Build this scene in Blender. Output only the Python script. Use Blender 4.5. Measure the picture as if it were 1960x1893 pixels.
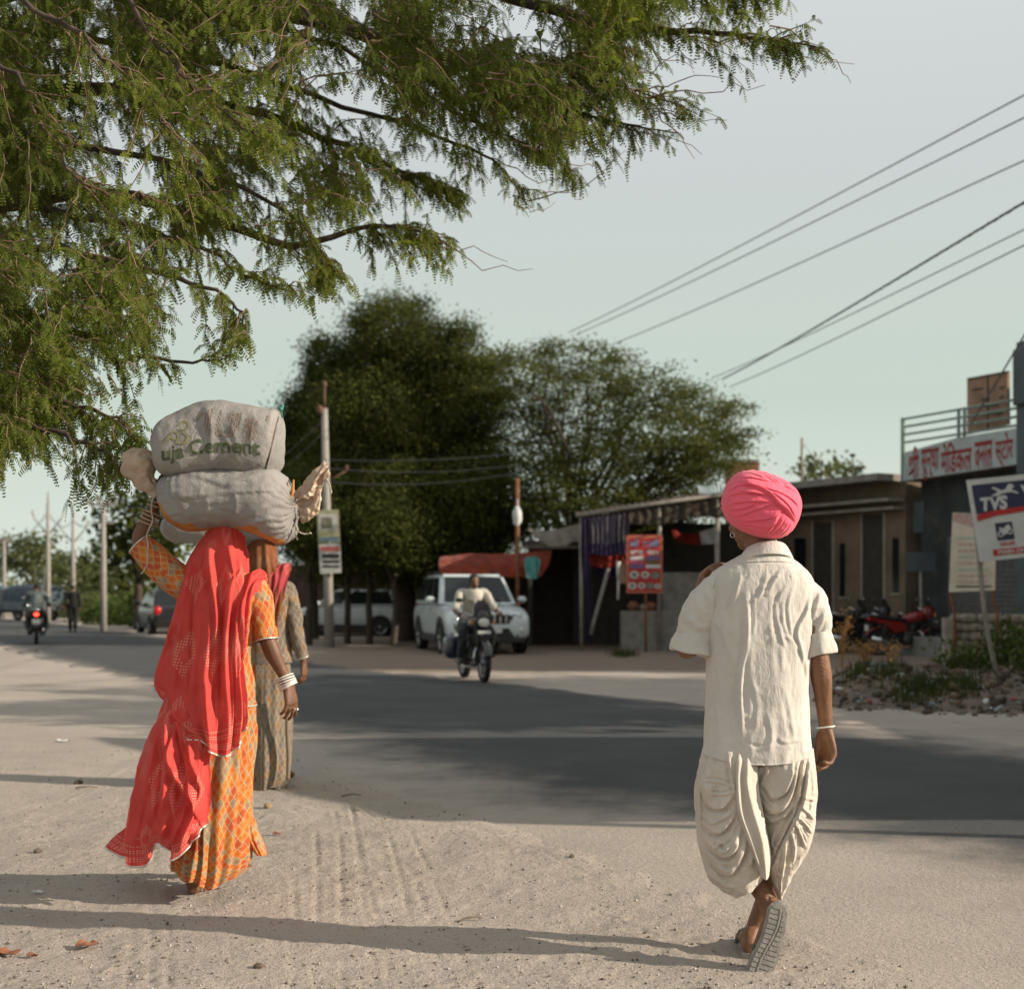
import bpy, bmesh, math, random
import numpy as np
from mathutils import Vector, Matrix, Euler
from mathutils.bvhtree import BVHTree
R = math.radians
for _o in list(bpy.data.objects):
    bpy.data.objects.remove(_o)
SC = bpy.context.scene
COL = SC.collection
RNG = np.random.default_rng(7)
random.seed(7)

# ------------------------------------------------------------------ camera
F, CX, HY, CH = 2600.0, 980.0, 1138.0, 1.33
camd = bpy.data.cameras.new('camera')
cam = bpy.data.objects.new('camera', camd)
COL.objects.link(cam)
cam.location = (0, 0, CH)
cam.rotation_euler = (R(90), 0, 0)
camd.sensor_width = 36.0
camd.lens = F / 1960.0 * 36.0
camd.shift_y = (HY - 946.5) / 1960.0
camd.clip_end = 3000
camd.dof.use_dof = True
camd.dof.focus_distance = 5.15
camd.dof.aperture_fstop = 3.0
SC.camera = cam

# ------------------------------------------------------------------ sky, sun, exposure
SUN_EL = 21.0
SUN_DIR = Vector((0.975, -0.215, 0)).normalized()
w = bpy.data.worlds.new('World')
SC.world = w
w.use_nodes = True
nt = w.node_tree
nt.nodes.clear()
wo = nt.nodes.new('ShaderNodeOutputWorld')
bg = nt.nodes.new('ShaderNodeBackground')
sky = nt.nodes.new('ShaderNodeTexSky')
sky.sky_type = 'NISHITA'
sky.sun_disc = False
sky.sun_elevation = R(SUN_EL)
sky.sun_rotation = math.atan2(SUN_DIR.x, SUN_DIR.y)
sky.dust_density = 4.0
sky.air_density = 1.2
tc = nt.nodes.new('ShaderNodeTexCoord')
sep = nt.nodes.new('ShaderNodeSeparateXYZ')
rmp = nt.nodes.new('ShaderNodeValToRGB')
cr = rmp.color_ramp
cr.elements[0].position = 0.0
cr.elements[0].color = (0.66, 0.72, 0.655, 1)
cr.elements[1].position = 1.0
cr.elements[1].color = (0.52, 0.55, 0.575, 1)
e = cr.elements.new(0.14); e.color = (0.50, 0.58, 0.51, 1)
e = cr.elements.new(0.30); e.color = (0.53, 0.565, 0.555, 1)
e = cr.elements.new(0.45); e.color = (0.60, 0.625, 0.625, 1)
mul = nt.nodes.new('ShaderNodeVectorMath'); mul.operation = 'SCALE'
mul.inputs['Scale'].default_value = 5.7
mix = nt.nodes.new('ShaderNodeMix'); mix.data_type = 'RGBA'
mix.inputs['Factor'].default_value = 0.94
L = nt.links.new
L(tc.outputs['Generated'], sep.inputs[0])
L(sep.outputs['Z'], rmp.inputs[0])
L(rmp.outputs[0], mul.inputs[0])
L(sky.outputs[0], mix.inputs['A'])
L(mul.outputs[0], mix.inputs['B'])
L(mix.outputs['Result'], bg.inputs[0])
bg.inputs[1].default_value = 0.15
L(bg.outputs[0], wo.inputs[0])

sund = bpy.data.lights.new('sun', 'SUN')
sund.energy = 5.0
sund.angle = R(0.5)
sund.color = (1.0, 0.885, 0.74)
sun = bpy.data.objects.new('sun', sund)
COL.objects.link(sun)
_sd = Vector((SUN_DIR.x * math.cos(R(SUN_EL)), SUN_DIR.y * math.cos(R(SUN_EL)), math.sin(R(SUN_EL))))
sun.rotation_euler = _sd.to_track_quat('Z', 'Y').to_euler()
sun.location = (20, -5, 20)
SC.view_settings.view_transform = 'Standard'
SC.view_settings.look = 'None'
SC.view_settings.exposure = 0.45
SC.view_settings.gamma = 1
SC.cycles.max_bounces = 6
SC.cycles.transparent_max_bounces = 12
SC.cycles.use_denoising = True

# ------------------------------------------------------------------ helpers
def W(px, py, d):
    """world point seen at (px, py) of the 1960-wide picture at distance d"""
    return Vector(((px - CX) / F * d, d, CH + (HY - py) / F * d))

def G(px, py):
    """ground point under a pixel"""
    d = F * CH / (py - HY)
    return Vector(((px - CX) / F * d, d, 0))

def A3(x):
    return np.asarray(x, dtype=float).reshape(-1, 3)

class MB:
    """collects geometry with per-face material index and uv per vertex"""
    def __init__(self):
        self.v = []; self.f = []; self.m = []; self.s = []; self.uv = []; self.n = 0
    def add(self, verts, faces, m=0, smooth=True, uv=None):
        verts = A3(verts)
        self.v.append(verts)
        self.uv.append(np.zeros((len(verts), 2)) if uv is None else np.asarray(uv, float))
        o = self.n
        for f in faces:
            self.f.append([int(i) + o for i in f])
        k = len(faces)
        self.m += [m] * k if np.isscalar(m) else list(m)
        self.s += [smooth] * k
        self.n += len(verts)
        return self
    def box(self, c, size, m=0, rz=0.0, rot=None, bev=0.0):
        x, y, z = [s * 0.5 for s in size]
        b = min(bev, x * .9, y * .9, z * .9)
        M3 = rot if rot is not None else Matrix.Rotation(rz, 3, 'Z')
        if b <= 0:
            vs = [(sx * x, sy * y, sz * z) for sx in (-1, 1) for sy in (-1, 1) for sz in (-1, 1)]
            fs = [(0, 1, 3, 2), (4, 6, 7, 5), (0, 4, 5, 1), (2, 3, 7, 6), (0, 2, 6, 4), (1, 5, 7, 3)]
        else:
            bm = bmesh.new()
            bmesh.ops.create_cube(bm, size=1)
            for q in bm.verts:
                q.co = (q.co.x * 2 * x, q.co.y * 2 * y, q.co.z * 2 * z)
            bmesh.ops.bevel(bm, geom=bm.edges[:], offset=b, segments=2, affect='EDGES', profile=0.5)
            bm.verts.ensure_lookup_table()
            vs = [tuple(q.co) for q in bm.verts]
            fs = [[q.index for q in f.verts] for f in bm.faces]
            bm.free()
        c = Vector(c)
        return self.add([c + M3 @ Vector(p) for p in vs], fs, m, False)
    def tube(self, pts, rad, n=8, m=0, cap=True, flat=1.0, up=None, smooth=True, uvs=1.0):
        P = A3([tuple(p) for p in pts]); k = len(P)
        rad = np.full(k, rad) if np.isscalar(rad) else np.asarray(rad, float)
        T = np.gradient(P, axis=0) if k > 2 else np.repeat([P[1] - P[0]], 2, 0)
        T /= np.linalg.norm(T, axis=1)[:, None] + 1e-12
        a = np.array(up, float) if up is not None else (np.array([0, 0, 1.]) if abs(T[0][2]) < .9 else np.array([1., 0, 0]))
        V = []; UV = []
        ln = 0
        th = np.linspace(0, 2 * np.pi, n, endpoint=False)
        for i in range(k):
            if i: ln += np.linalg.norm(P[i] - P[i - 1])
            a = a - T[i] * np.dot(a, T[i]); a /= np.linalg.norm(a) + 1e-12
            b = np.cross(T[i], a)
            V.append(P[i] + rad[i] * (np.cos(th)[:, None] * a * flat + np.sin(th)[:, None] * b))
            UV.append(np.stack([th / (2 * np.pi), np.full(n, ln * uvs)], 1))
        Fc = [(i * n + j, i * n + (j + 1) % n, (i + 1) * n + (j + 1) % n, (i + 1) * n + j) for i in range(k - 1) for j in range(n)]
        if cap:
            Fc.append(list(range(n))[::-1]); Fc.append([(k - 1) * n + j for j in range(n)])
        return self.add(np.concatenate(V), Fc, m, smooth, np.concatenate(UV))
    def ell(self, c, r, m=0, n=12, k=8, rot=None, fn=None):
        th = np.linspace(0, 2 * np.pi, n, endpoint=False)
        ph = np.linspace(0, np.pi, k + 1)[1:-1]
        V = [(0, 0, 1.)]
        for p in ph:
            for t in th:
                V.append((math.sin(p) * math.cos(t), math.sin(p) * math.sin(t), math.cos(p)))
        V.append((0, 0, -1.))
        V = A3(V)
        if fn is not None: V = fn(V)
        r3 = np.full(3, r) if np.isscalar(r) else np.asarray(r, float)
        V = V * r3
        if rot is not None: V = V @ np.array(rot).T
        V = V + np.array(c, float)
        q = len(ph); Fc = []
        for j in range(n):
            Fc.append((0, 1 + j, 1 + (j + 1) % n))
            for i in range(q - 1):
                a = 1 + i * n
                Fc.append((a + j, a + n + j, a + n + (j + 1) % n, a + (j + 1) % n))
            a = 1 + (q - 1) * n
            Fc.append((a + j, a + n, a + (j + 1) % n))
        Fc = [f if not (len(f) == 3 and f[1] == 1 + (q - 1) * n + n) else (f[0], len(V) - 1, f[2]) for f in Fc]
        return self.add(V, Fc, m, True)
    def loft(self, rings, m=0, closed=True, cap=True, smooth=True, uv=None):
        Rg = np.asarray(rings, float); k, n = Rg.shape[:2]
        Fc = []
        for i in range(k - 1):
            for j in range(n if closed else n - 1):
                Fc.append((i * n + j, i * n + (j + 1) % n, (i + 1) * n + (j + 1) % n, (i + 1) * n + j))
        if cap and closed:
            Fc.append(list(range(n))[::-1]); Fc.append([(k - 1) * n + j for j in range(n)])
        if uv is None:
            u, v_ = np.meshgrid(np.linspace(0, 1, n), np.linspace(0, 1, k))
            uv = np.stack([u.ravel(), v_.ravel()], 1)
        return self.add(Rg.reshape(-1, 3), Fc, m, smooth, uv)
    def prism(self, poly, o, ax, ay, depth, m=0, smooth=False):
        """2d polygon in the plane o + x*ax + y*ay pushed by vector depth"""
        o, ax, ay, dp = Vector(o), Vector(ax), Vector(ay), Vector(depth)
        a = [o + ax * p[0] + ay * p[1] for p in poly]
        b = [p + dp for p in a]
        n = len(a)
        fs = [list(range(n)), [2 * n - 1 - i for i in range(n)]]
        fs += [(i, n + i, n + (i + 1) % n, (i + 1) % n) for i in range(n)]
        return self.add([tuple(p) for p in a + b], fs, m, smooth)
    def raw(self, vf, m=0, smooth=True, uv=None):
        return self.add(vf[0], vf[1], m, smooth, uv)
    def text(self, s, o, ax, ay, h, m=0, width=None, bold=0.0, shear=0.0, align='C'):
        """flat lettering: o = middle of the line, ax/ay unit vectors; width forces the total width"""
        V, Fc = text_geo(s, bold, shear)
        if len(V) == 0: return self
        x0, x1 = V[:, 0].min(), V[:, 0].max()
        y0, y1 = V[:, 1].min(), V[:, 1].max()
        k = h / max(y1 - y0, 1e-6)
        kx = k if width is None else width / (x1 - x0)
        cx = (x0 + x1) / 2 if align == 'C' else x0
        P = np.array(o)[None] + ((V[:, 0] - cx) * kx)[:, None] * np.array(ax)[None] + ((V[:, 1] - (y0 + y1) / 2) * k)[:, None] * np.array(ay)[None]
        return self.add(P, Fc, m, False)
    def verts(self):
        return np.concatenate(self.v) if self.v else np.zeros((0, 3))
    def build(self, name, mats, parent=None, label=None, sharp=None, hide=False):
        V = self.verts()
        if parent is not None and 'o0' in parent:
            V = V - np.array(parent['o0'])
        me = mesh_from(name, V, self.f, self.m, self.s, np.concatenate(self.uv))
        for mt in (mats if isinstance(mats, (list, tuple)) else [mats]):
            me.materials.append(mt)
        if sharp: me.set_sharp_from_angle(angle=R(sharp))
        o = bpy.data.objects.new(name, me)
        COL.objects.link(o)
        if parent is not None: o.parent = parent
        if label: o['label'] = label
        return o

def mesh_from(name, V, Fc, mi=None, sm=None, uv=None):
    me = bpy.data.meshes.new(name)
    V = np.asarray(V, np.float32)
    cnt = np.array([len(f) for f in Fc], np.int32)
    idx = np.fromiter((i for f in Fc for i in f), np.int32, count=int(cnt.sum()))
    me.vertices.add(len(V)); me.vertices.foreach_set('co', V.ravel())
    me.loops.add(len(idx)); me.loops.foreach_set('vertex_index', idx)
    me.polygons.add(len(cnt))
    me.polygons.foreach_set('loop_start', np.concatenate([[0], np.cumsum(cnt)[:-1]]).astype(np.int32))
    if mi is not None: me.polygons.foreach_set('material_index', np.asarray(mi, np.int32))
    if sm is not None: me.polygons.foreach_set('use_smooth', np.asarray(sm, bool))
    if uv is not None:
        l = me.uv_layers.new(name='UVMap')
        l.data.foreach_set('uv', np.asarray(uv, np.float32)[idx].ravel())
    me.update(calc_edges=True)
    me.validate()
    return me

def quads(name, Q, mats, parent=None, mi=None, smooth=False):
    """Q: (N,4,3) array of loose quads"""
    Q = np.asarray(Q, np.float32); N = len(Q)
    if parent is not None and 'o0' in parent: Q = Q - np.array(parent['o0'], np.float32)
    me = bpy.data.meshes.new(name)
    me.vertices.add(N * 4); me.vertices.foreach_set('co', Q.ravel())
    me.loops.add(N * 4); me.loops.foreach_set('vertex_index', np.arange(N * 4, dtype=np.int32))
    me.polygons.add(N); me.polygons.foreach_set('loop_start', np.arange(0, N * 4, 4, dtype=np.int32))
    if mi is not None: me.polygons.foreach_set('material_index', np.asarray(mi, np.int32))
    me.update(calc_edges=True)
    for mt in (mats if isinstance(mats, (list, tuple)) else [mats]): me.materials.append(mt)
    o = bpy.data.objects.new(name, me); COL.objects.link(o)
    if parent is not None: o.parent = parent
    return o

_tg = {}
def text_geo(s, bold=0.0, shear=0.0):
    key = (s, bold, shear)
    if key in _tg: return _tg[key]
    cu = bpy.data.curves.new('lettering', 'FONT'); cu.body = s; cu.resolution_u = 3
    cu.offset = bold; cu.shear = shear
    o = bpy.data.objects.new('lettering', cu); COL.objects.link(o)
    dg = bpy.context.evaluated_depsgraph_get()
    ev = o.evaluated_get(dg); me = ev.to_mesh()
    V = np.array([tuple(v.co) for v in me.vertices]).reshape(-1, 3)
    Fc = [list(p.vertices) for p in me.polygons]
    ev.to_mesh_clear()
    bpy.data.objects.remove(o); bpy.data.curves.remove(cu)
    _tg[key] = (V, Fc)
    return _tg[key]

def tag(o, label=None, cat=None, group=None, kind=None):
    if label: o['label'] = label
    if cat: o['category'] = cat
    if group: o['group'] = group
    if kind: o['kind'] = kind
    return o

def thing(name, label, cat, loc=(0, 0, 0), group=None):
    o = bpy.data.objects.new(name, None); COL.objects.link(o)
    o.empty_display_size = 0.2
    o.location = loc; o['o0'] = tuple(float(x) for x in loc)
    return tag(o, label, cat, group)

def place(o, loc, rz=0.0, rx=0.0):
    o.location = loc; o.rotation_euler = (rx, 0, rz)
    return o

def copy_tree(o, parent=None):
    c = o.copy(); COL.objects.link(c)
    if parent is not None: c.parent = parent
    for ch in list(o.children): copy_tree(ch, c)
    return c

def cr1(P, n):
    """Catmull-Rom through the rows of P (k, ...) -> (n, ...)"""
    P = np.asarray(P, float); k = len(P)
    t = np.linspace(0, k - 1, n); i = np.clip(t.astype(int), 0, k - 2); f = t - i
    f = f.reshape((-1,) + (1,) * (P.ndim - 1))
    Q = np.concatenate([2 * P[:1] - P[1:2], P, 2 * P[-1:] - P[-2:-1]])
    a, b, c, d = Q[i], Q[i + 1], Q[i + 2], Q[i + 3]
    return .5 * (2 * b + (c - a) * f + (2 * a - 5 * b + 4 * c - d) * f * f + (3 * b - a - 3 * c + d) * f ** 3)

def net(ctrl, nu, nv):
    """control net (rows, cols, 3) -> smooth (nv, nu, 3)"""
    C = cr1(np.asarray(ctrl, float), nv)
    return np.swapaxes(cr1(np.swapaxes(C, 0, 1), nu), 0, 1)

def grid_normals(S):
    du = np.gradient(S, axis=1); dv = np.gradient(S, axis=0)
    n = np.cross(du, dv); return n / (np.linalg.norm(n, axis=2)[..., None] + 1e-9)

_PERM = np.random.default_rng(3).random((64, 64, 64))
def vnoise(P, scale=1.0, seed=0):
    """smooth value noise in -1..1 at points (N,3)"""
    P = np.asarray(P, float) * scale + seed * 17.31
    i = np.floor(P).astype(int); f = P - i; f = f * f * (3 - 2 * f)
    o = 0
    for dx in (0, 1):
        for dy in (0, 1):
            for dz in (0, 1):
                wt = (f[..., 0] if dx else 1 - f[..., 0]) * (f[..., 1] if dy else 1 - f[..., 1]) * (f[..., 2] if dz else 1 - f[..., 2])
                o = o + wt * _PERM[(i[..., 0] + dx) % 64, (i[..., 1] + dy) % 64, (i[..., 2] + dz) % 64]
    return o * 2 - 1

def fuse(mb, voxel, it=4, fac=0.5):
    """union of closed pieces as one continuous skin"""
    me = mesh_from('skin', mb.verts(), mb.f)
    o = bpy.data.objects.new('skin', me); COL.objects.link(o)
    r = o.modifiers.new('r', 'REMESH'); r.mode = 'VOXEL'; r.voxel_size = voxel
    s = o.modifiers.new('s', 'SMOOTH'); s.factor = fac; s.iterations = it
    dg = bpy.context.evaluated_depsgraph_get()
    m2 = o.evaluated_get(dg).to_mesh()
    V = np.zeros(len(m2.vertices) * 3); m2.vertices.foreach_get('co', V)
    N = np.zeros(len(m2.vertices) * 3); m2.vertices.foreach_get('normal', N)
    Fc = [list(p.vertices) for p in m2.polygons]
    bpy.data.objects.remove(o); bpy.data.meshes.remove(me)
    return V.reshape(-1, 3), Fc, N.reshape(-1, 3)

def pix(V):
    V = np.asarray(V)
    return np.stack([CX + V[..., 0] / V[..., 1] * F, HY - (V[..., 2] - CH) / V[..., 1] * F], -1)

def seg_dist(P, poly):
    """distance of 2d points P to polyline and position 0..1 along it"""
    poly = np.asarray(poly, float); best = np.full(len(P), 1e9); bt = np.zeros(len(P)); sd = np.zeros(len(P))
    L_ = np.r_[0, np.cumsum(np.linalg.norm(np.diff(poly, axis=0), axis=1))]
    for i in range(len(poly) - 1):
        a, b = poly[i], poly[i + 1]; ab = b - a; l = np.linalg.norm(ab) + 1e-9
        t = np.clip(((P - a) @ ab) / (l * l), 0, 1)
        q = P - (a + t[:, None] * ab); d = np.linalg.norm(q, axis=1)
        k = d < best
        best[k] = d[k]; bt[k] = (L_[i] + t[k] * l) / L_[-1]
        sd[k] = np.sign(ab[0] * q[k, 1] - ab[1] * q[k, 0])
    return best, bt, sd

# ------------------------------------------------------------------ materials
def nodes_of(name):
    m = bpy.data.materials.new(name); m.use_nodes = True
    t = m.node_tree; b = t.nodes['Principled BSDF']
    return m, t, b

def _n(t, typ, **kw):
    n = t.nodes.new(typ)
    for k, v in kw.items():
        if k in ('operation', 'data_type', 'blend_type', 'feature', 'distance', 'noise_dimensions', 'wave_type', 'bands_direction', 'voronoi_dimensions', 'clamp', 'uv_map', 'interpolation_type', 'attribute_name'):
            setattr(n, k, v)
        else:
            n.inputs[k.replace('_', ' ')].default_value = v
    return n

def c4(c): return (c[0], c[1], c[2], 1.0)

def mixc(t, fac, a, b, blend='MIX'):
    n = t.nodes.new('ShaderNodeMix'); n.data_type = 'RGBA'; n.blend_type = blend
    for sk, v in (('Factor', fac), ('A', a), ('B', b)):
        if isinstance(v, bpy.types.NodeSocket): t.links.new(v, n.inputs[sk])
        elif sk == 'Factor': n.inputs[sk].default_value = v
        else: n.inputs[sk].default_value = c4(v)
    return n.outputs['Result']

def math_(t, op, a, b=None, clamp=False):
    n = t.nodes.new('ShaderNodeMath'); n.operation = op; n.use_clamp = clamp
    for i, v in enumerate((a, b)):
        if v is None: continue
        if isinstance(v, bpy.types.NodeSocket): t.links.new(v, n.inputs[i])
        else: n.inputs[i].default_value = v
    return n.outputs[0]

def ramp(t, x, lo, hi):
    n = t.nodes.new('ShaderNodeMapRange'); n.interpolation_type = 'SMOOTHSTEP'
    t.links.new(x, n.inputs['Value']); n.inputs['From Min'].default_value = lo; n.inputs['From Max'].default_value = hi
    return n.outputs['Result']

def noise_(t, scale, detail=4, rough=.55, vec=None, dist=0.0):
    n = t.nodes.new('ShaderNodeTexNoise'); n.inputs['Scale'].default_value = scale
    n.inputs['Detail'].default_value = detail; n.inputs['Roughness'].default_value = rough; n.inputs['Distortion'].default_value = dist
    if vec is None: vec = objco(t)
    t.links.new(vec, n.inputs['Vector'])
    return n.outputs['Fac']

def objco(t):
    k = t.nodes.get('OC')
    if k is None:
        k = t.nodes.new('ShaderNodeTexCoord'); k.name = 'OC'
    return k.outputs['Object']

def uvco(t):
    objco(t); return t.nodes['OC'].outputs['UV']

def bump(t, b, h, strength=.3, dist=.01):
    n = t.nodes.new('ShaderNodeBump'); n.inputs['Strength'].default_value = strength; n.inputs['Distance'].default_value = dist
    t.links.new(h, n.inputs['Height']); t.links.new(n.outputs[0], b.inputs['Normal'])

_mc = {}
def M(name, col, rough=.75, var=.25, scale=6., spec=.3, metal=0., bmp=0., bscale=60., col2=None, coat=0., emit=0., dirt=0.):
    if name in _mc: return _mc[name]
    m, t, b = nodes_of(name)
    c2 = col2 if col2 is not None else tuple(x * (1 - var) for x in col)
    f = ramp(t, noise_(t, scale, 5), .3, .72)
    out = mixc(t, f, col, c2)
    if dirt:
        f2 = ramp(t, noise_(t, scale * .37 + 1.3, 6, .65), .5, .75)
        out = mixc(t, math_(t, 'MULTIPLY', f2, dirt), out, (.20, .155, .11))
    t.links.new(out, b.inputs['Base Color'])
    b.inputs['Roughness'].default_value = rough
    b.inputs['Specular IOR Level'].default_value = spec
    b.inputs['Metallic'].default_value = metal
    if coat: b.inputs['Coat Weight'].default_value = coat; b.inputs['Coat Roughness'].default_value = .08
    if emit:
        b.inputs['Emission Color'].default_value = c4(col); b.inputs['Emission Strength'].default_value = emit
    if bmp: bump(t, b, noise_(t, bscale, 5), bmp, .01)
    _mc[name] = m
    return m

def leaf_mat(name, c1, c2, trans=.45, c3=None):
    m, t, b = nodes_of(name)
    g = t.nodes.new('ShaderNodeNewGeometry')
    r = g.outputs['Random Per Island']
    cl = ramp(t, noise_(t, .9, 2), .35, .65)
    col = mixc(t, r, c1, c2)
    col = mixc(t, math_(t, 'MULTIPLY', cl, .55), col, c3 if c3 else tuple(x * .6 for x in c1))
    t.links.new(col, b.inputs['Base Color'])
    b.inputs['Roughness'].default_value = .7; b.inputs['Specular IOR Level'].default_value = .08
    tr = t.nodes.new('ShaderNodeBsdfTranslucent')
    br = mixc(t, 1.0, col, (1.25, 1.35, .55), 'MULTIPLY')
    t.links.new(br, tr.inputs['Color'])
    mx = t.nodes.new('ShaderNodeMixShader'); mx.inputs[0].default_value = trans
    o = t.nodes['Material Output']
    t.links.new(b.outputs[0], mx.inputs[1]); t.links.new(tr.outputs[0], mx.inputs[2]); t.links.new(mx.outputs[0], o.inputs['Surface'])
    return m

def cloth_mat(name, col, var=.18, weave=900., stain=.0, stain_col=(.35, .27, .18), sheer=0.):
    m, t, b = nodes_of(name)
    f = ramp(t, noise_(t, 5, 6, .6), .3, .7)
    out = mixc(t, f, col, tuple(x * (1 - var) for x in col))
    if stain:
        out = mixc(t, math_(t, 'MULTIPLY', ramp(t, noise_(t, 9, 7, .7), .55, .8), stain), out, stain_col)
    t.links.new(out, b.inputs['Base Color'])
    b.inputs['Roughness'].default_value = .9; b.inputs['Specular IOR Level'].default_value = .12
    b.inputs['Sheen Weight'].default_value = .15
    mp = t.nodes.new('ShaderNodeMapping'); mp.inputs['Scale'].default_value = (1, 1, .28); t.links.new(objco(t), mp.inputs['Vector'])
    cre = math_(t, 'ABSOLUTE', math_(t, 'SUBTRACT', noise_(t, 26, 4, .6, mp.outputs[0], .4), .5))
    h = math_(t, 'ADD', math_(t, 'MULTIPLY', noise_(t, 45, 5, .6), .7), math_(t, 'MULTIPLY', noise_(t, 260, 2), .3))
    h = math_(t, 'ADD', h, math_(t, 'MULTIPLY', cre, 2.2))
    bump(t, b, h, .42, .008)
    if sheer:
        tr = t.nodes.new('ShaderNodeBsdfTranslucent'); t.links.new(out, tr.inputs['Color'])
        mx = t.nodes.new('ShaderNodeMixShader'); mx.inputs[0].default_value = sheer
        o = t.nodes['Material Output']
        t.links.new(b.outputs[0], mx.inputs[1]); t.links.new(tr.outputs[0], mx.inputs[2]); t.links.new(mx.outputs[0], o.inputs['Surface'])
    return m
# ------------------------------------------------------------------ ground and road
_NE = A3([(6, -4, 0), (4.0, 0, 0), (2.3, 2.8, 0), (1.25, 4.9, 0), (.55, 6.3, 0), (-.30, 8.0, 0), (-1.35, 10.3, 0), (-2.45, 13.3, 0), (-5.2, 20, 0), (-12.8, 34.5, 0), (-25, 57, 0), (-60, 120, 0), (-140, 250, 0)])
_FE = A3([(17, -4, 0), (13, 0, 0), (9.2, 4.8, 0), (6.6, 8.5, 0), (4.5, 11.9, 0), (2.3, 16.2, 0), (.15, 20.0, 0), (-2.9, 24.2, 0), (-6.6, 32, 0), (-14.5, 50, 0), (-23, 66, 0), (-52, 118, 0), (-131, 250, 0)])
def near_x(y): return np.interp(y, _NE[:, 1], _NE[:, 0])
def far_x(y): return np.interp(y, _FE[:, 1], _FE[:, 0])
def road_in(x, y):
    """metres inside the asphalt (negative outside)"""
    return np.minimum(x - near_x(y), far_x(y) - x) * .88

TRACKS = [[(655, 1520), (673, 1560), (688, 1684), (716, 1854), (722, 1920)], [(668, 1520), (700, 1690), (742, 1860), (748, 1920)],
          [(640, 1560), (652, 1640), (655, 1850), (655, 1920)], [(745, 1560), (772, 1580), (828, 1690), (872, 1800), (905, 1900)],
          [(770, 1660), (797, 1695), (842, 1850), (862, 1910)], [(700, 1560), (742, 1606), (782, 1755), (806, 1910)],
          [(604, 1600), (607, 1690), (604, 1910)], [(275, 1560), (262, 1700), (245, 1910)], [(300, 1600), (292, 1720), (288, 1910)],
          [(560, 1690), (566, 1780), (556, 1910)], [(1000, 1690), (1090, 1730), (1260, 1800)], [(1040, 1640), (1150, 1690), (1290, 1740)],
          [(330, 1640), (324, 1800), (322, 1910)]]
TRW = [np.array([tuple(G(*p))[:2] for p in cr1(t, 24)]) for t in TRACKS]
def ground_h(x, y):
    P = np.stack([x, y, np.zeros_like(x)], -1)
    near = np.clip((60 - y) / 50, 0, 1)
    h = (vnoise(P, .35, 1) * .02 + vnoise(P, 1.4, 2) * .011 + vnoise(P, 4.5, 3) * .007 + vnoise(P, 13, 4) * .0035) * near
    fine = (y > 3.5) & (y < 11) & (np.abs(x) < 4.5)
    h[fine] += vnoise(P[fine], 38, 5) * .0022 + np.maximum(vnoise(P[fine], 22, 9) - .35, 0) * .012
    s = road_in(x, y) + vnoise(P, 1.1, 6) * .16 + vnoise(P, 5, 7) * .07
    h += .016 - .075 * np.clip((s - .02) / .6, 0, 1)
    z = np.where(fine)[0] if x.ndim == 1 else None
    if z is not None and len(z):
        P2 = P[z][:, :2]; add = np.zeros(len(z))
        for k, tr in enumerate(TRW):
            lo, hi = tr.min(0) - .1, tr.max(0) + .1
            q = np.where((P2 > lo).all(1) & (P2 < hi).all(1))[0]
            if not len(q): continue
            d, t, sd = seg_dist(P2[q], tr)
            tread = .55 + .45 * np.sin(P2[q][:, 1] * 2 * np.pi / .045 + sd * 1.5)
            add[q] += (-.0095 * np.exp(-(d / .0105) ** 2) * tread + .0022 * np.exp(-((d - .022) / .010) ** 2)) * np.clip(.25 + 1.3 * vnoise(P[z][q], 2.3, 8) + .5, .1, 1)
        h[z] += add
    # low rubble bank on the far verge, right of the road
    return h

def axis(dense0, dense1, step, lo, hi, g=1.12):
    a = list(np.arange(dense0, dense1, step)); s = step; v = a[-1]
    while v < hi: s = min(s * g, 60); v += s; a.append(v)
    s = step; v = a[0]; b = []
    while v > lo: s = min(s * g, 60); v -= s; b.append(v)
    return np.array(b[::-1] + a)

xs = axis(-2.9, 2.9, .0145, -700, 700); ys = axis(4.35, 8.6, .02, -60, 1200, 1.10)
gx, gy = np.meshgrid(xs, ys)
gz = ground_h(gx.ravel(), gy.ravel())
V = np.stack([gx.ravel(), gy.ravel(), gz], 1)
nx, ny = len(xs), len(ys)
ii = (np.arange(ny - 1)[:, None] * nx + np.arange(nx - 1)[None]).ravel()
Fq = np.stack([ii, ii + 1, ii + nx + 1, ii + nx], 1)

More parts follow.
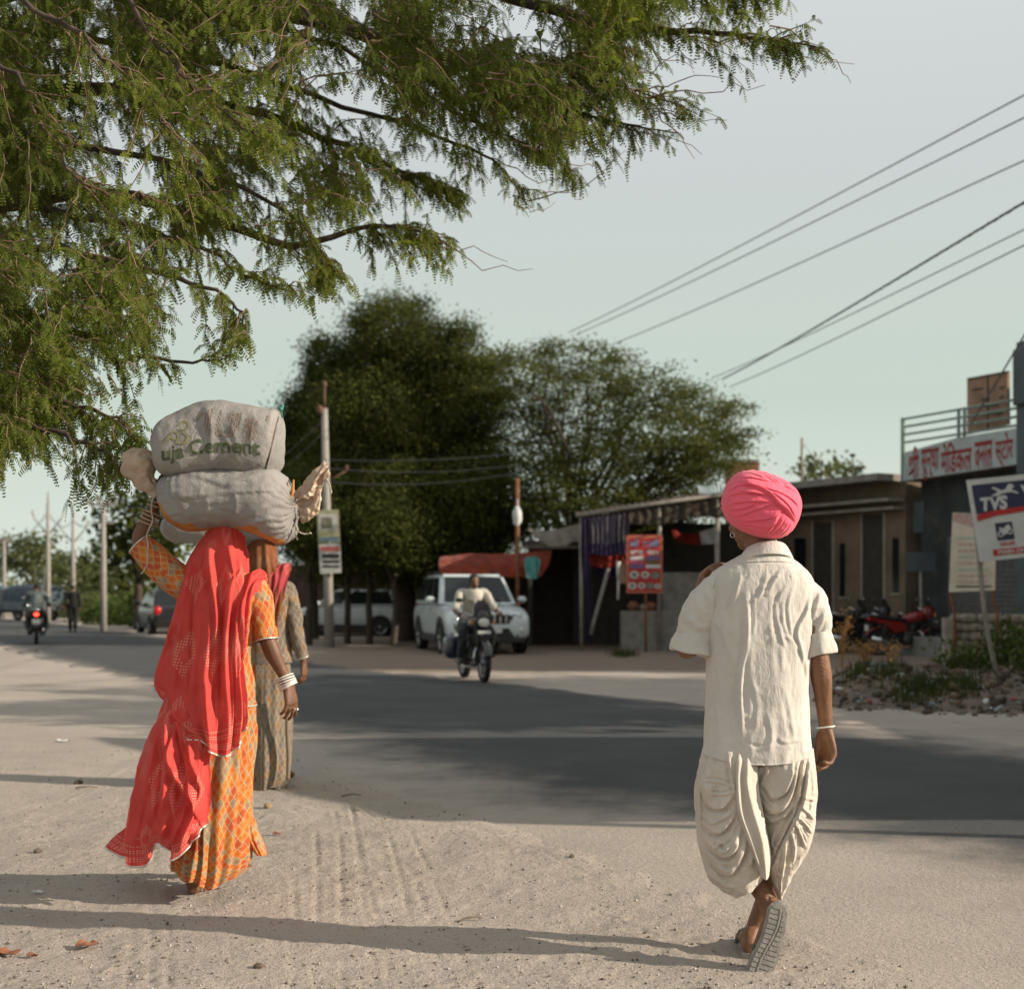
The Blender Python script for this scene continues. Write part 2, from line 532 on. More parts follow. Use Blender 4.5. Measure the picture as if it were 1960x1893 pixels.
def dirt_nodes(t):
    oc = objco(t)
    big = ramp(t, noise_(t, .55, 5, .6), .32, .7)
    mid = ramp(t, noise_(t, 5.0, 6, .65), .3, .72)
    col = mixc(t, big, (.425, .366, .312), (.335, .286, .242))
    col = mixc(t, math_(t, 'MULTIPLY', mid, .55), col, (.44, .375, .315))
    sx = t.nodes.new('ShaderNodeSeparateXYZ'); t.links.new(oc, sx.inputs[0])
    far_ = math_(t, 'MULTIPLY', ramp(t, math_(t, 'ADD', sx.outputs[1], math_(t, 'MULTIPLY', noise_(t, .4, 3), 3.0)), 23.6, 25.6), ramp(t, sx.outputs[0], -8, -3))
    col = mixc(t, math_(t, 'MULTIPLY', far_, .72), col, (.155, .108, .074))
    grain = noise_(t, 115, 3, .7)
    col = mixc(t, math_(t, 'MULTIPLY', ramp(t, grain, .54, .68), .72), col, (.15, .118, .09))
    col = mixc(t, math_(t, 'MULTIPLY', ramp(t, noise_(t, 52, 4, .75), .58, .70), .55), col, (.19, .15, .115))
    peb = t.nodes.new('ShaderNodeTexVoronoi'); peb.inputs['Scale'].default_value = 75; t.links.new(oc, peb.inputs['Vector'])
    pm = math_(t, 'LESS_THAN', peb.outputs['Distance'], .22)
    pm = math_(t, 'MULTIPLY', pm, ramp(t, noise_(t, 3.2, 4), .5, .62))
    col = mixc(t, math_(t, 'MULTIPLY', pm, .6), col, (.50, .45, .39))
    lit = ramp(t, noise_(t, 16, 5, .7), .62, .72)
    col = mixc(t, math_(t, 'MULTIPLY', lit, .45), col, (.21, .165, .125))
    hh = math_(t, 'ADD', math_(t, 'MULTIPLY', grain, .6), math_(t, 'MULTIPLY', noise_(t, 34, 5, .65), 1.2))
    hh = math_(t, 'ADD', hh, math_(t, 'MULTIPLY', pm, .35))
    return col, hh
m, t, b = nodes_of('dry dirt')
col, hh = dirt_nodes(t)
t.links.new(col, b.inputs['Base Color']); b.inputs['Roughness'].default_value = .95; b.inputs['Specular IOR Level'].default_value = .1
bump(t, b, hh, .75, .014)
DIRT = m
me = mesh_from('ground', V, Fq.tolist(), None, np.ones(len(Fq), bool))
me.materials.append(DIRT)
o = bpy.data.objects.new('ground', me); COL.objects.link(o); tag(o, kind='structure')

m, t, b = nodes_of('worn asphalt')
uv = t.nodes.new('ShaderNodeUVMap'); su = t.nodes.new('ShaderNodeSeparateXYZ'); t.links.new(uv.outputs[0], su.inputs[0])
edge = math_(t, 'MINIMUM', su.outputs[0], math_(t, 'SUBTRACT', 1.0, su.outputs[0]))
n1 = noise_(t, 1.3, 6, .65)
dust = math_(t, 'SUBTRACT', math_(t, 'ADD', math_(t, 'MULTIPLY', n1, .34), .0), edge)
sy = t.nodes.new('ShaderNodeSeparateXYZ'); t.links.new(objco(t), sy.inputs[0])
sunlit_apron = math_(t, 'SUBTRACT', 1.0, ramp(t, math_(t, 'ADD', sy.outputs[1], math_(t, 'MULTIPLY', noise_(t, .9, 4), 3.0)), 6.5, 11.5))  # near stretch paled with dust, standing for its sunlit brightness too
dust = math_(t, 'ADD', dust, math_(t, 'SUBTRACT', math_(t, 'MULTIPLY', sunlit_apron, .24), math_(t, 'ADD', math_(t, 'MULTIPLY', ramp(t, sy.outputs[1], 11, 17), .11), .05)))
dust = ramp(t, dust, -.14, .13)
col = mixc(t, ramp(t, noise_(t, .8, 5), .3, .7), (.078, .079, .078), (.060, .062, .063))
col = mixc(t, math_(t, 'MULTIPLY', ramp(t, noise_(t, 170, 2, .7), .52, .7), .6), col, (.20, .185, .165))
col = mixc(t, math_(t, 'MULTIPLY', ramp(t, noise_(t, 75, 3, .7), .55, .75), .5), col, (.05, .048, .045))
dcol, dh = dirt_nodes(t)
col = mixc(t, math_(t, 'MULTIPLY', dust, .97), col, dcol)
t.links.new(col, b.inputs['Base Color']); b.inputs['Roughness'].default_value = .9; b.inputs['Specular IOR Level'].default_value = .15
hm = t.nodes.new('ShaderNodeMix'); hm.data_type = 'FLOAT'; t.links.new(dust, hm.inputs['Factor']); t.links.new(math_(t, 'ADD', noise_(t, 140, 3, .7), noise_(t, 30, 4, .6)), hm.inputs['A']); t.links.new(dh, hm.inputs['B'])
bump(t, b, hm.outputs['Result'], .65, .012)
ya = np.concatenate([np.linspace(-4, 30, 170), np.linspace(31, 250, 60)])
ua = np.linspace(0, 1, 33)
rv, ruv = [], []
for y in ya:
    a, c = near_x(y) - .25, far_x(y) + .25
    for u in ua:
        rv.append((a + (c - a) * u, y, .004 + .028 * math.sin(u * math.pi))); ruv.append((u, y / 10))
mb = MB(); n = len(ua)
mb.add(rv, [(i * n + j, i * n + j + 1, (i + 1) * n + j + 1, (i + 1) * n + j) for i in range(len(ya) - 1) for j in range(n - 1)], 0, True, ruv)
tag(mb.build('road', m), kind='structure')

# loose gravel and grit on the dirt: nobody could count it
def pebble_batch(n, fn, smin, smax, seed):
    rg = np.random.default_rng(seed); mbp = MB()
    for _ in range(n):
        x, y = fn(rg); s = smin * (smax / smin) ** (rg.random() ** 2.2)
        z = float(ground_h(np.array([x]), np.array([y]))[0]); z = max(z, .004 if road_in(x, y) > .3 else z)
        q = A3([(1, 0, 0), (-1, 0, 0), (0, 1, 0), (0, -1, 0), (0, 0, .8), (0, 0, -.6)]) * (s * (.6 + .6 * rg.random((6, 1))))
        c, sn = math.cos(rg.random() * 6), math.sin(rg.random() * 6)
        q = q @ np.array([[c, -sn, 0], [sn, c, 0], [0, 0, 1]]).T if abs(c * c + sn * sn - 1) < .3 else q
        mbp.add(q + (x, y, z + s * .2), [(0, 2, 4), (2, 1, 4), (1, 3, 4), (3, 0, 4), (2, 0, 5), (1, 2, 5), (3, 1, 5), (0, 3, 5)], int(rg.choice(3, p=[.5, .14, .36])), False)
    return mbp
PEB = [M('grit', (.33, .275, .225), .95, .35, 9), M('pale grit', (.46, .41, .36), .95, .3, 9), M('dark grit', (.13, .10, .08), .95, .3, 9)]
def _pf(rg):
    d = 4.4 + 7 * rg.random() ** 1.8
    x = (rg.random() - .5) * .8 * d
    return x, d
tag(pebble_batch(9000, _pf, .0020, .010, 11).build('gravel', PEB), 'loose grit and pebbles strewn over the dirt verge', 'gravel', kind='stuff')

# ------------------------------------------------------------------ trees
BARK = M('bark', (.075, .056, .042), .95, .45, 14, bmp=.8, bscale=22)
BARK2 = M('reddish twig bark', (.20, .125, .085), .9, .4, 20)
LF_OVER = leaf_mat('feathery leaves', (.098, .135, .024), (.20, .215, .045), .48, (.045, .064, .016))
LF_NEEM = leaf_mat('dense dark leaves', (.040, .052, .012), (.088, .092, .020), .20, (.020, .028, .009))
LF_ACA = leaf_mat('olive leaves', (.062, .074, .020), (.115, .118, .034), .30, (.034, .044, .014))
LF_FAR = leaf_mat('haze pale far leaves', (.085, .102, .046), (.115, .126, .058), .25, (.062, .078, .036))  # distance haze put into the leaf colour as paleness
LF_BUSH = leaf_mat('bush leaves', (.055, .085, .022), (.09, .11, .03), .25)

def leaf_quads(C, size, rg, droop=.35, aspect=.55, flat=0.):
    """one quad per centre, random attitude"""
    N = len(C)
    a = rg.normal(size=(N, 3)); a[:, 2] = a[:, 2] * (1 - flat) - droop
    a /= np.linalg.norm(a, axis=1)[:, None]
    b = rg.normal(size=(N, 3)); b[:, 2] *= (1 - flat * .8); b = np.cross(a, b)
    b /= np.linalg.norm(b, axis=1)[:, None] + 1e-9
    s = (size * (.6 + .8 * rg.random(N)))[:, None]
    a = a * s; b = b * s * aspect * .5
    return np.stack([C, C + a * .45 + b, C + a, C + a * .45 - b], 1)

def lobes_points(lobes, per, clus, spread, rg, squash=.7):
    out = []
    for (c, r) in lobes:
        c = np.array(c); r = np.array(r)
        k = max(3, int(per * (r[0] * r[1] * r[2]) ** (2 / 3.)))
        u = rg.normal(size=(k, 3)); u /= np.linalg.norm(u, axis=1)[:, None]
        rad = (.35 + .65 * rg.random(k) ** .55) * (1 + .50 * vnoise(u, 3.0, int(abs(c[0]) * 7) % 9)) * np.where(rg.random(k) < .06, 1.22, 1.)
        cc = c + u * rad[:, None] * r
        sp = spread * (.6 + .8 * rg.random(k))
        q = cc[:, None, :] + rg.normal(size=(k, clus, 3)) * sp[:, None, None] * np.array([1, 1, squash])
        out.append(q.reshape(-1, 3))
    return np.concatenate(out)

def limb(mb, a, c, r0, r1, rg, n=8, wob=.12, m=0):
    a, c = np.array(a, float), np.array(c, float)
    t = np.linspace(0, 1, n)[:, None]
    l = np.linalg.norm(c - a)
    P = a + (c - a) * t + np.cumsum(rg.normal(size=(n, 3)) * wob * l / n, 0) * np.sin(t * np.pi)
    P[:, 2] += np.sin(t[:, 0] * np.pi) * l * .06
    mb.tube(P, np.linspace(r0, r1, n), 7, m, True)
    return P

def tree(name, label, base, lobes, per, clus, spread, size, leaf, trunk_r, rg, fork=None, group=None, squash=.7, droop=.35, flat=0., extra_trunks=()):
    base = np.array([base[0], base[1], 0.])
    root = thing(name, label, 'tree', tuple(base), group)
    mb = MB()
    zs = min(l[0][2] for l in lobes)
    fk = np.array(fork) if fork is not None else base + np.array([0, 0, max(1.2, zs * .6)])
    limb(mb, base - (0, 0, .2), fk, trunk_r, trunk_r * .75, rg, 8, .08)
    for (c, r) in lobes:
        limb(mb, fk, np.array(c) + (0, 0, -.3 * r[2]), trunk_r * .5, trunk_r * .12, rg, 8, .25)
        for _ in range(4):
            u = rg.normal(size=3); u /= np.linalg.norm(u)
            limb(mb, np.array(c) + (0, 0, -.3 * r[2]), np.array(c) + u * np.array(r) * .8, trunk_r * .14, trunk_r * .05, rg, 5, .25)
    for (a, c, r) in extra_trunks: limb(mb, a, c, r, r * .7, rg, 7, .07)
    mb.build('trunk', BARK, root)
    C = lobes_points(lobes, per, clus, spread, rg, squash)
    quads('crown', leaf_quads(C, size, rg, droop, .55, flat), leaf, root)
    return root

def PL(lst, d, dd=.6, depth=.9):
    """lobes given by eye as (x, y, half width, half height) in the picture at a distance, with real depth"""
    out = []
    for i, (x, y, rx, ry) in enumerate(lst):
        k = d / F
        dy = ((i * 37) % 11 / 10. - .5) * 2 * dd
        out.append((tuple(W(x, y, d + dy)), (rx * k, max(rx, ry) * k * depth, ry * k)))
    return out

rg = np.random.default_rng(21)
tree('neem_tree', 'tall dense dark green tree rising highest behind the white car', W(775, HY, 38.5)[:2],
     PL([(750, 640, 70, 62), (825, 650, 50, 45), (690, 690, 60, 55), (865, 700, 55, 60), (632, 690, 34, 36), (625, 745, 40, 45), (700, 770, 80, 70), (800, 740, 90, 80), (900, 735, 45, 45), (770, 800, 160, 80), (905, 790, 60, 80), (650, 800, 60, 80), (760, 900, 170, 90), (610, 662, 24, 22), (700, 622, 28, 24), (795, 592, 28, 20), (735, 585, 26, 20), (885, 640, 28, 24), (932, 705, 26, 24), (605, 715, 24, 22), (955, 760, 30, 26), (880, 905, 100, 90), (770, 1000, 170, 80), (790, 1075, 170, 50), (890, 1020, 90, 80)], 38.5, 1.2),
     235, 40, .22, .088, LF_NEEM, .28, rg, fork=W(775, 1040, 38.5))
tree('neem_tree', 'round dark tree crown left of the tall dense tree, behind the grey poster pole', W(600, HY, 40)[:2],
     PL([(585, 765, 26, 24), (556, 805, 22, 24), (548, 900, 18, 34), (552, 985, 22, 30), (600, 810, 55, 60), (570, 860, 45, 70), (620, 920, 70, 80), (575, 985, 50, 70), (640, 1040, 70, 50)], 40, 1.0),
     300, 40, .24, .088, LF_NEEM, .16, rg)
for (x, d, lab) in ((592, 35.5, 'slim dark trunked tree nearest the poster pole, before the parked white hatchback'), (665, 36.5, 'slim dark trunked tree just right of the poster pole'),
                    (707, 36, 'slim dark trunked tree between poster pole and white car, middle of three'), (752, 35, 'slim dark trunked tree standing closest to the white car')):
    tree('roadside_tree', lab, W(x, HY, d)[:2], PL([(x - 14, 1010, 55, 60), (x + 30, 1035, 55, 50), (x, 955, 60, 60)], d, .8), 220, 36, .23, .088, LF_NEEM, .10, rg,
         group='slim trees in front of the parked hatchback')
tree('neem_tree', 'low dark tree over the orange awning behind the white car', W(905, HY, 37)[:2],
     PL([(900, 960, 90, 80), (860, 1040, 80, 50), (960, 1000, 70, 60)], 37, 1.0), 270, 38, .24, .088, LF_NEEM, .2, rg)
rg = np.random.default_rng(22)
tree('acacia_tree', 'wide flat topped thorn tree with feathery olive foliage right of the tall tree', W(1105, HY, 36)[:2],
     PL([(985, 720, 70, 50), (1075, 705, 70, 45), (1160, 720, 70, 45), (1240, 755, 80, 45), (1330, 790, 70, 50), (1100, 790, 130, 60), (1240, 830, 120, 60), (1370, 835, 45, 45), (1010, 830, 90, 80),
         (1140, 890, 130, 55), (1290, 885, 85, 50), (1350, 900, 40, 40), (1030, 930, 80, 60), (985, 980, 70, 60), (1120, 960, 110, 60), (1250, 945, 110, 60), (1180, 690, 40, 18), (1040, 672, 40, 16), (1130, 668, 36, 14), (960, 690, 40, 20), (1300, 745, 50, 20), (1395, 780, 40, 22), (1420, 830, 30, 14), (1200, 1000, 120, 50), (1330, 960, 90, 60), (1340, 870, 90, 50)], 36, 1.5),
     105, 40, .23, .078, LF_ACA, .16, rg, fork=W(1105, 1090, 36), squash=.28, droop=.12, flat=.55)
rg = np.random.default_rng(23)
# far trees and scrub along the left side of the road
for (lst, d, lab) in (
        ([(265, 985, 45, 45), (235, 1040, 55, 60), (290, 1060, 70, 70), (320, 1000, 40, 60)], 52, 'dark green bushy tree behind the parked black hatchback'),
        ([(60, 1050, 40, 35), (20, 1060, 40, 35), (90, 1090, 50, 45)], 92, 'pale green tree behind the far blue pickup'),
        ([(150, 1100, 60, 40), (190, 1080, 40, 40), (120, 1075, 30, 25)], 86, 'broad pale green tree behind the middle power pole'),
        ([(225, 1110, 55, 45), (200, 1140, 50, 35)], 70, 'low yellowish tree right of the third power pole'),
        ([(-40, 1080, 60, 50), (-80, 1060, 60, 60)], 100, 'pale green tree at the far end of the road')):
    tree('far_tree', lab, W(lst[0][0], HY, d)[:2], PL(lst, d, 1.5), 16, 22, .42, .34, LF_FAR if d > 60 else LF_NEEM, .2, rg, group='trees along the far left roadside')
for (lst, d, lab) in (([(1548, 905, 22, 22), (1580, 893, 22, 20)], 62, 'small tree top peeking over the low flat roof'),
                      ([(1640, 898, 18, 14), (1612, 905, 16, 12)], 64, 'smaller tree top peeking over the low roof beside the shop')):
    tree('far_tree', lab, W(lst[0][0], HY, d)[:2], PL(lst, d, 1.0), 22, 22, .38, .3, LF_FAR, .2, rg, group='trees behind the shops')

def bush(name, label, c, r, n, size, leaf, rg, group=None, cat='bush'):
    root = thing(name, label, cat, (c[0], c[1], 0), group)
    mb = MB()
    for _ in range(7):
        u = rg.normal(size=3) * .8; u[2] = abs(u[2]) + .4
        limb(mb, (c[0], c[1], -.03), np.array([c[0], c[1], c[2]]) + u * np.array(r) * .5, .02, .006, rg, 5, .2)
    mb.build('stem', BARK, root)
    k = n // 14
    u = rg.normal(size=(k, 3)); u /= np.linalg.norm(u, axis=1)[:, None]
    cc = np.array(c) + u * (.3 + .75 * rg.random((k, 1)) ** .6) * np.array(r)
    P = (cc[:, None] + rg.normal(size=(k, 14, 3)) * size * 1.3).reshape(-1, 3)
    P[:, 2] = np.abs(P[:, 2])
    quads('foliage', leaf_quads(P, size, rg, .1), leaf, root)
    return root
for (x, y, d, rx, rz, lab) in ((245, 1165, 58, 1.2, .75, 'scrubby olive bush left of the parked black hatchback'), (205, 1170, 60, 1.1, .6, 'low scrubby bush at the foot of the third power pole'),
                               (175, 1165, 66, 1.3, .7, 'scrubby bush between the walking pedestrian and the third power pole'), (285, 1160, 55, 1.0, .8, 'dense scrub behind the bonnet of the black hatchback'),
                               (110, 1168, 76, 1.2, .5, 'low roadside scrub between two power poles')):
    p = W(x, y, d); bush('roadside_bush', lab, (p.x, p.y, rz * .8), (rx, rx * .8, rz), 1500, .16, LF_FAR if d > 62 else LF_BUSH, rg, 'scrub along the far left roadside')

# ------------------------------------------------------------------ the big feathery tree that overhangs from the left
rg = np.random.default_rng(31)
root = thing('overhanging_tree', 'large feathery leaved tree hanging over the road from the upper left', 'tree', (-6.2, 7.6, 0))
tb = MB()
T0 = np.array([-6.2, 7.6, -.2]); T1 = np.array([-5.4, 7.4, 2.7]); T2 = np.array([-4.6, 7.5, 4.4])
tb.tube(cr1([T0, (-6.0, 7.5, 1.2), T1, T2, (-3.6, 7.8, 6.2)], 20), np.linspace(.34, .16, 20), 12)
LIMBS = [
    [(-200, 60, 7.6), (200, -40, 7.7), (600, 30, 7.6), (860, 110, 7.4), (1080, 190, 7.2), (1320, 245, 7.0)],
    [(-250, 250, 8), (150, 170, 8.2), (420, 190, 8.2), (640, 260, 8.2), (800, 330, 8.1), (900, 350, 8)],
    [(-200, 420, 7.2), (100, 380, 7.2), (330, 400, 7.2), (560, 470, 7.2), (760, 445, 7.1), (858, 484, 7)],
    [(-150, 520, 6.7), (100, 490, 6.7), (300, 520, 6.6), (420, 590, 6.5), (445, 650, 6.4)],
    [(-150, 620, 6.6), (60, 610, 6.5), (200, 660, 6.4), (330, 690, 6.4), (388, 680, 6.3)],
    [(-120, 700, 6.3), (60, 730, 6.3), (180, 770, 6.2), (250, 810, 6.1)],
    [(-120, 790, 6.0), (40, 810, 6.0), (130, 850, 5.9), (205, 925, 5.8)],
    [(400, -160, 8), (800, -60, 7.6), (1120, 40, 7.3), (1360, 70, 7.1), (1550, 100, 6.9)],
    [(700, -200, 8.2), (1050, -90, 7.8), (1300, -10, 7.6), (1475, 4, 7.4)],
    [(-100, -90, 7.9), (200, -60, 7.8), (500, 20, 7.6), (800, 90, 7.4), (1000, 100, 7.2), (1200, 130, 7.0), (1370, 190, 6.8)],
    [(-150, -40, 8.4), (250, -10, 8.3), (600, 60, 8.2), (850, 190, 8), (1000, 270, 7.8), (1140, 335, 7.6)],
    [(-150, 60, 8.6), (300, 110, 8.5), (640, 200, 8.4), (850, 270, 8.2), (960, 320, 8), (1020, 375, 7.9)],
    [(-100, -150, 5.4), (60, 0, 5.3), (190, 110, 5.2), (300, 180, 5.2), (360, 240, 5.2)],
    [(-150, 80, 5.5), (0, 140, 5.4), (70, 240, 5.4), (130, 330, 5.3), (290, 365, 5.3)],
    [(250, -150, 5.6), (420, -60, 5.5), (560, 20, 5.4), (520, 120, 5.4), (380, 180, 5.3)],
    [(150, -150, 5.8), (260, 20, 5.7), (330, 140, 5.6), (440, 235, 5.5), (500, 245, 5.5)],
    [(-150, 200, 7.2), (80, 240, 7.1), (300, 300, 7), (520, 400, 6.9), (620, 500, 6.8), (640, 535, 6.7)],
    [(-150, 360, 7), (0, 370, 6.9), (200, 400, 6.8), (400, 470, 6.7), (500, 540, 6.7), (570, 545, 6.6)]]
LW = []
for i, l in enumerate(LIMBS):
    P = cr1([tuple(W(*q)) for q in l], 26)
    P += np.cumsum(rg.normal(size=P.shape) * .012, 0)
    LW.append(P)
    r0 = .055 if i < 3 or i in (7, 8) else (.026 if i not in (12, 13, 14, 15) else .012)
    tb.tube(P, r0 * np.linspace(1, .06, 26) ** 1.35 + .002, 7)
    if P[0][0] < -1.0 and i < 9:
        S = T2 if l[0][1] < 300 else T1
        tb.tube(cr1([S, (S + P[0]) / 2 + (0, 0, .25), P[0]], 8), np.linspace(r0 * 1.6, r0, 8), 7)
tb.tube(cr1([T2, W(200, -120, 8.2), W(640, 40, 8.3), W(800, 130, 8.2), W(930, 250, 8.1)], 24), np.linspace(.10, .012, 24), 8)
tb.build('trunk', BARK, root)

POLY = np.array([(-140, -140), (1460, -140), (1440, 5), (1310, 60), (1330, 120), (1270, 200), (1140, 270), (1020, 320), (940, 265), (850, 290), (820, 380), (750, 415), (640, 450), (560, 470), (470, 455), (370, 500), (330, 580), (370, 630), (290, 660), (215, 720), (150, 790), (90, 830), (-140, 840)], float)
def inside(P, poly):
    x, y = P[:, 0], P[:, 1]; c = np.zeros(len(P), bool); j = len(poly) - 1
    for i in range(len(poly)):
        xi, yi = poly[i]; xj, yj = poly[j]
        c ^= ((yi > y) != (yj > y)) & (x < (xj - xi) * (y - yi) / (yj - yi + 1e-9) + xi)
        j = i
    return c
starts = []
while sum(len(s) for s in starts) < 2700:
    P = np.stack([rg.uniform(-140, 1460, 4000), rg.uniform(-140, 880, 4000)], 1)
    k = inside(P, POLY)
    nz = vnoise(np.c_[P, np.zeros(len(P))], 1 / 95., 4) + .5 * vnoise(np.c_[P, np.zeros(len(P))], 1 / 42., 5)
    dens = np.clip(.45 + 1.25 * nz, .0, 1) * np.where(P[:, 1] > 560, .8, 1.) * np.where((P[:, 0] > 560) & (P[:, 1] > 180) & (P[:, 1] < 330) & (P[:, 0] < 760), .4, 1)
    k &= rg.random(len(P)) < dens * np.clip(seg_dist(P, POLY[1:-1])[0] / 110., .12, 1)
    starts.append(P[k])
starts = np.concatenate(starts)[:2700]
tw = []
for p in starts:
    d = rg.uniform(6.3, 9.3) if p[1] < 450 else rg.uniform(5.8, 7.4)
    ang = R(rg.normal(32 if p[0] < 500 else 22, 42)); l = rg.uniform(.20, .42) * min(1., max(.35, seg_dist(p[None], POLY[1:-1])[0][0] / 170.))
    tw.append((np.array(W(p[0], p[1], d)), np.array([math.cos(ang), rg.normal(0, .5), -math.sin(ang)]), l, 0))
for i, P in enumerate(LW):            # sprays along the limbs and at their tips
    near = i in (12, 13, 14, 15)
    for _ in range(46 if not near else 34):
        t_ = (rg.uniform(.3, 1) if rg.random() < .45 else rg.uniform(.72, 1)) if not near else rg.uniform(.25, 1)
        q = P[min(25, int(t_ * 25))]
        dr = P[25] - P[18]; dr = dr / np.linalg.norm(dr)
        dr = dr + rg.normal(size=3) * .55; dr[2] -= .25; dr /= np.linalg.norm(dr)
        tw.append((q, dr, rg.uniform(.14, .34) * (.9 if near else 1) * (.55 if t_ > .85 else 1), 1 if near else 0))
for _ in range(110):                   # longer leafy fingers along the outline
    i = rg.choice([0, 1, 2, 3, 4, 5, 6, 7, 8, 9, 10, 11, 16, 17]); P = LW[i]; q = P[rg.integers(13, 25)]
    dr = P[25] - P[17]; dr = dr / np.linalg.norm(dr) + rg.normal(size=3) * (.4, .4, .3) - (0, 0, .2); dr /= np.linalg.norm(dr)
    tw.append((q, dr, rg.uniform(.25, .5), 0))
OUT = np.array([(-250, -250), (1600, -250), (1565, 112), (1480, 132), (1400, 105), (1385, 205), (1342, 258), (1200, 300), (1150, 345), (1030, 382), (930, 322), (880, 345), (868, 492), (650, 560), (570, 556), (500, 515), (440, 520), (400, 565), (452, 662), (395, 694), (352, 725), (300, 705), (262, 818), (216, 932), (-250, 935)], float)
tip = pix(np.array([q + dr / np.linalg.norm(dr) * l + np.array([0, 0, -.22 * l - .05]) for (q, dr, l, n_) in tw]))
tw = [t_ for t_, k, d_ in zip(tw, inside(tip, OUT), seg_dist(tip, OUT)[0]) if k or d_ < 34]
sb = MB(); SA, SU, SN = [], [], []
for (q, dr, l, near) in tw:
    dr = dr / np.linalg.norm(dr); n = 7
    t_ = np.linspace(0, 1, n)[:, None]
    P = q + dr * t_ * l + np.array([0, 0, -.22 * l]) * t_ ** 2 + np.cumsum(rg.normal(size=(n, 3)) * .008, 0)
    sb.tube(P, np.linspace(.0042, .0014, n), 4, 0, False)
    k = max(3, int(l / (.032 if near else .031)))
    f = (np.arange(k) + rg.random(k)) / k; A_ = P[np.minimum(n - 1, (f * (n - 1) + .5).astype(int))]
    side = np.cross(dr, (0, 0, 1)); side /= np.linalg.norm(side) + 1e-6
    sg = np.where(np.arange(k) % 2, 1, -1)[:, None]
    U_ = side * sg * rg.uniform(.3, 1, (k, 1)) + dr * rg.uniform(.1, .8, (k, 1)) + np.array([0, 0, -1]) * rg.uniform(.1, 1.15, (k, 1))
    m_ = 3 if not near else 2
    SA.append(np.repeat(A_, m_, 0)); SU.append(np.repeat(U_, m_, 0) + rg.normal(size=(k * m_, 3)) * .42); SN.append(np.full(k * m_, near))
SA, SU, SN = np.concatenate(SA), np.concatenate(SU), np.concatenate(SN)
SU /= np.linalg.norm(SU, axis=1)[:, None]
wd = np.cross(SU, rg.normal(size=SU.shape) * .6 + np.array([.3, -1, .2])); wd /= np.linalg.norm(wd, axis=1)[:, None] + 1e-6
ln = rg.uniform(.030, .085, len(SA)) * np.where(SN == 1, .85, 1.0)
PQ = []
K = 8
for s_ in range(K):
    t_ = (s_ + .7) / K
    c = SA + SU * (ln * t_)[:, None] + np.array([0, 0, -.42]) * (ln * t_ * t_)[:, None]
    tg_ = SU + np.array([0, 0, -.84]) * t_; tg_ /= np.linalg.norm(tg_, axis=1)[:, None]
    wl = (.0098 * math.sin(math.pi * (s_ + 1.3) / (K + 1.8)) ** .6) * (.75 + .5 * rg.random(len(SA)))
    h = tg_ * (ln / K * .34)[:, None]; e_ = wd * wl[:, None]; fw = tg_ * (wl * .35)[:, None]
    PQ.append(np.stack([c - e_ - h + fw, c + e_ - h + fw, c + e_ * .9 + h + fw, c - e_ * .9 + h + fw], 1))
PQ = np.concatenate(PQ)
cr_ = quads('crown', PQ, LF_OVER, root)
UC = rg.uniform([-6.5, 5.2, 4.7], [3.6, 10.5, 8.2], size=(2600, 3))  # upper crown above the view, added to shade the leaves below
k = (UC[:, 2] > 1.75 + .4377 * UC[:, 1] + .2) & (((UC[:, 0] + 2.2) / 6.2) ** 2 + ((UC[:, 1] - 7.8) / 3.2) ** 2 + ((UC[:, 2] - 5.2) / 3.0) ** 2 < 1)
UC = UC[k]
UC = (UC[:, None] + rg.normal(size=(len(UC), 16, 3)) * .13).reshape(-1, 3)
quads('crown', leaf_quads(UC, .11, rg, .5, .3), LF_OVER, root)  # added upper crown above the view, for shade
for _ in range(44):                    # bare reddish twigs
    i = rg.choice([0, 7, 9, 10, 11, 2]); P = LW[i]; q = P[rg.integers(8, 24)]
    dr = np.array([1, rg.normal(0, .4), rg.normal(-.12, .28)]); dr /= np.linalg.norm(dr); l = rg.uniform(.3, .7)
    t_ = np.linspace(0, 1, 9)[:, None]
    Q = q + dr * t_ * l + np.cumsum(rg.normal(size=(9, 3)) * .022, 0)
    sb.tube(Q, np.linspace(.0045, .0014, 9), 5, 0, False)
sb.build('twig', BARK2, root)

# ------------------------------------------------------------------ right of the picture: unseen shed and block added for shade, trees whose shade lies on the road
rg = np.random.default_rng(41)
TIN = M('rusty tin sheet', (.22, .17, .14), .6, .4, 3, metal=.3)
WOODP = M('weathered post', (.20, .16, .12), .9, .35, 12)
root = thing('shade_shed', 'open tin roofed shed on posts at the right roadside', 'shed', (10.5, 6.6, 0))  # out of view, roof shaped to cast the straight edged road shadow
mb = MB()
nxr = 90
xr = np.linspace(8.0, 14.2, nxr)
top = [[(x - (yy - 5.95) * .62 * (14.2 - x) / 6.2, yy, 3.40 + (yy - 5.2) * .04 + .018 * math.sin(x * 2 * math.pi / .14)) for x in xr] for yy in (5.95, 10.4)]
bot = [[(x, yy, z - .03) for (x, yy, z) in r_] for r_ in top]
mb.loft(top, 0, False, False); mb.loft(bot, 0, False, False)
mb.build('roof', TIN, root)
for (x, y) in ((8.15, 6.1), (11, 6.1), (14, 6.1), (6.0, 10.2), (10.5, 10.2), (14, 10.2)):
    q = MB(); q.tube([(x, y, -.1), (x, y, 3.37 + (y - 5.2) * .04)], .06, 8); q.build('post', WOODP, root)
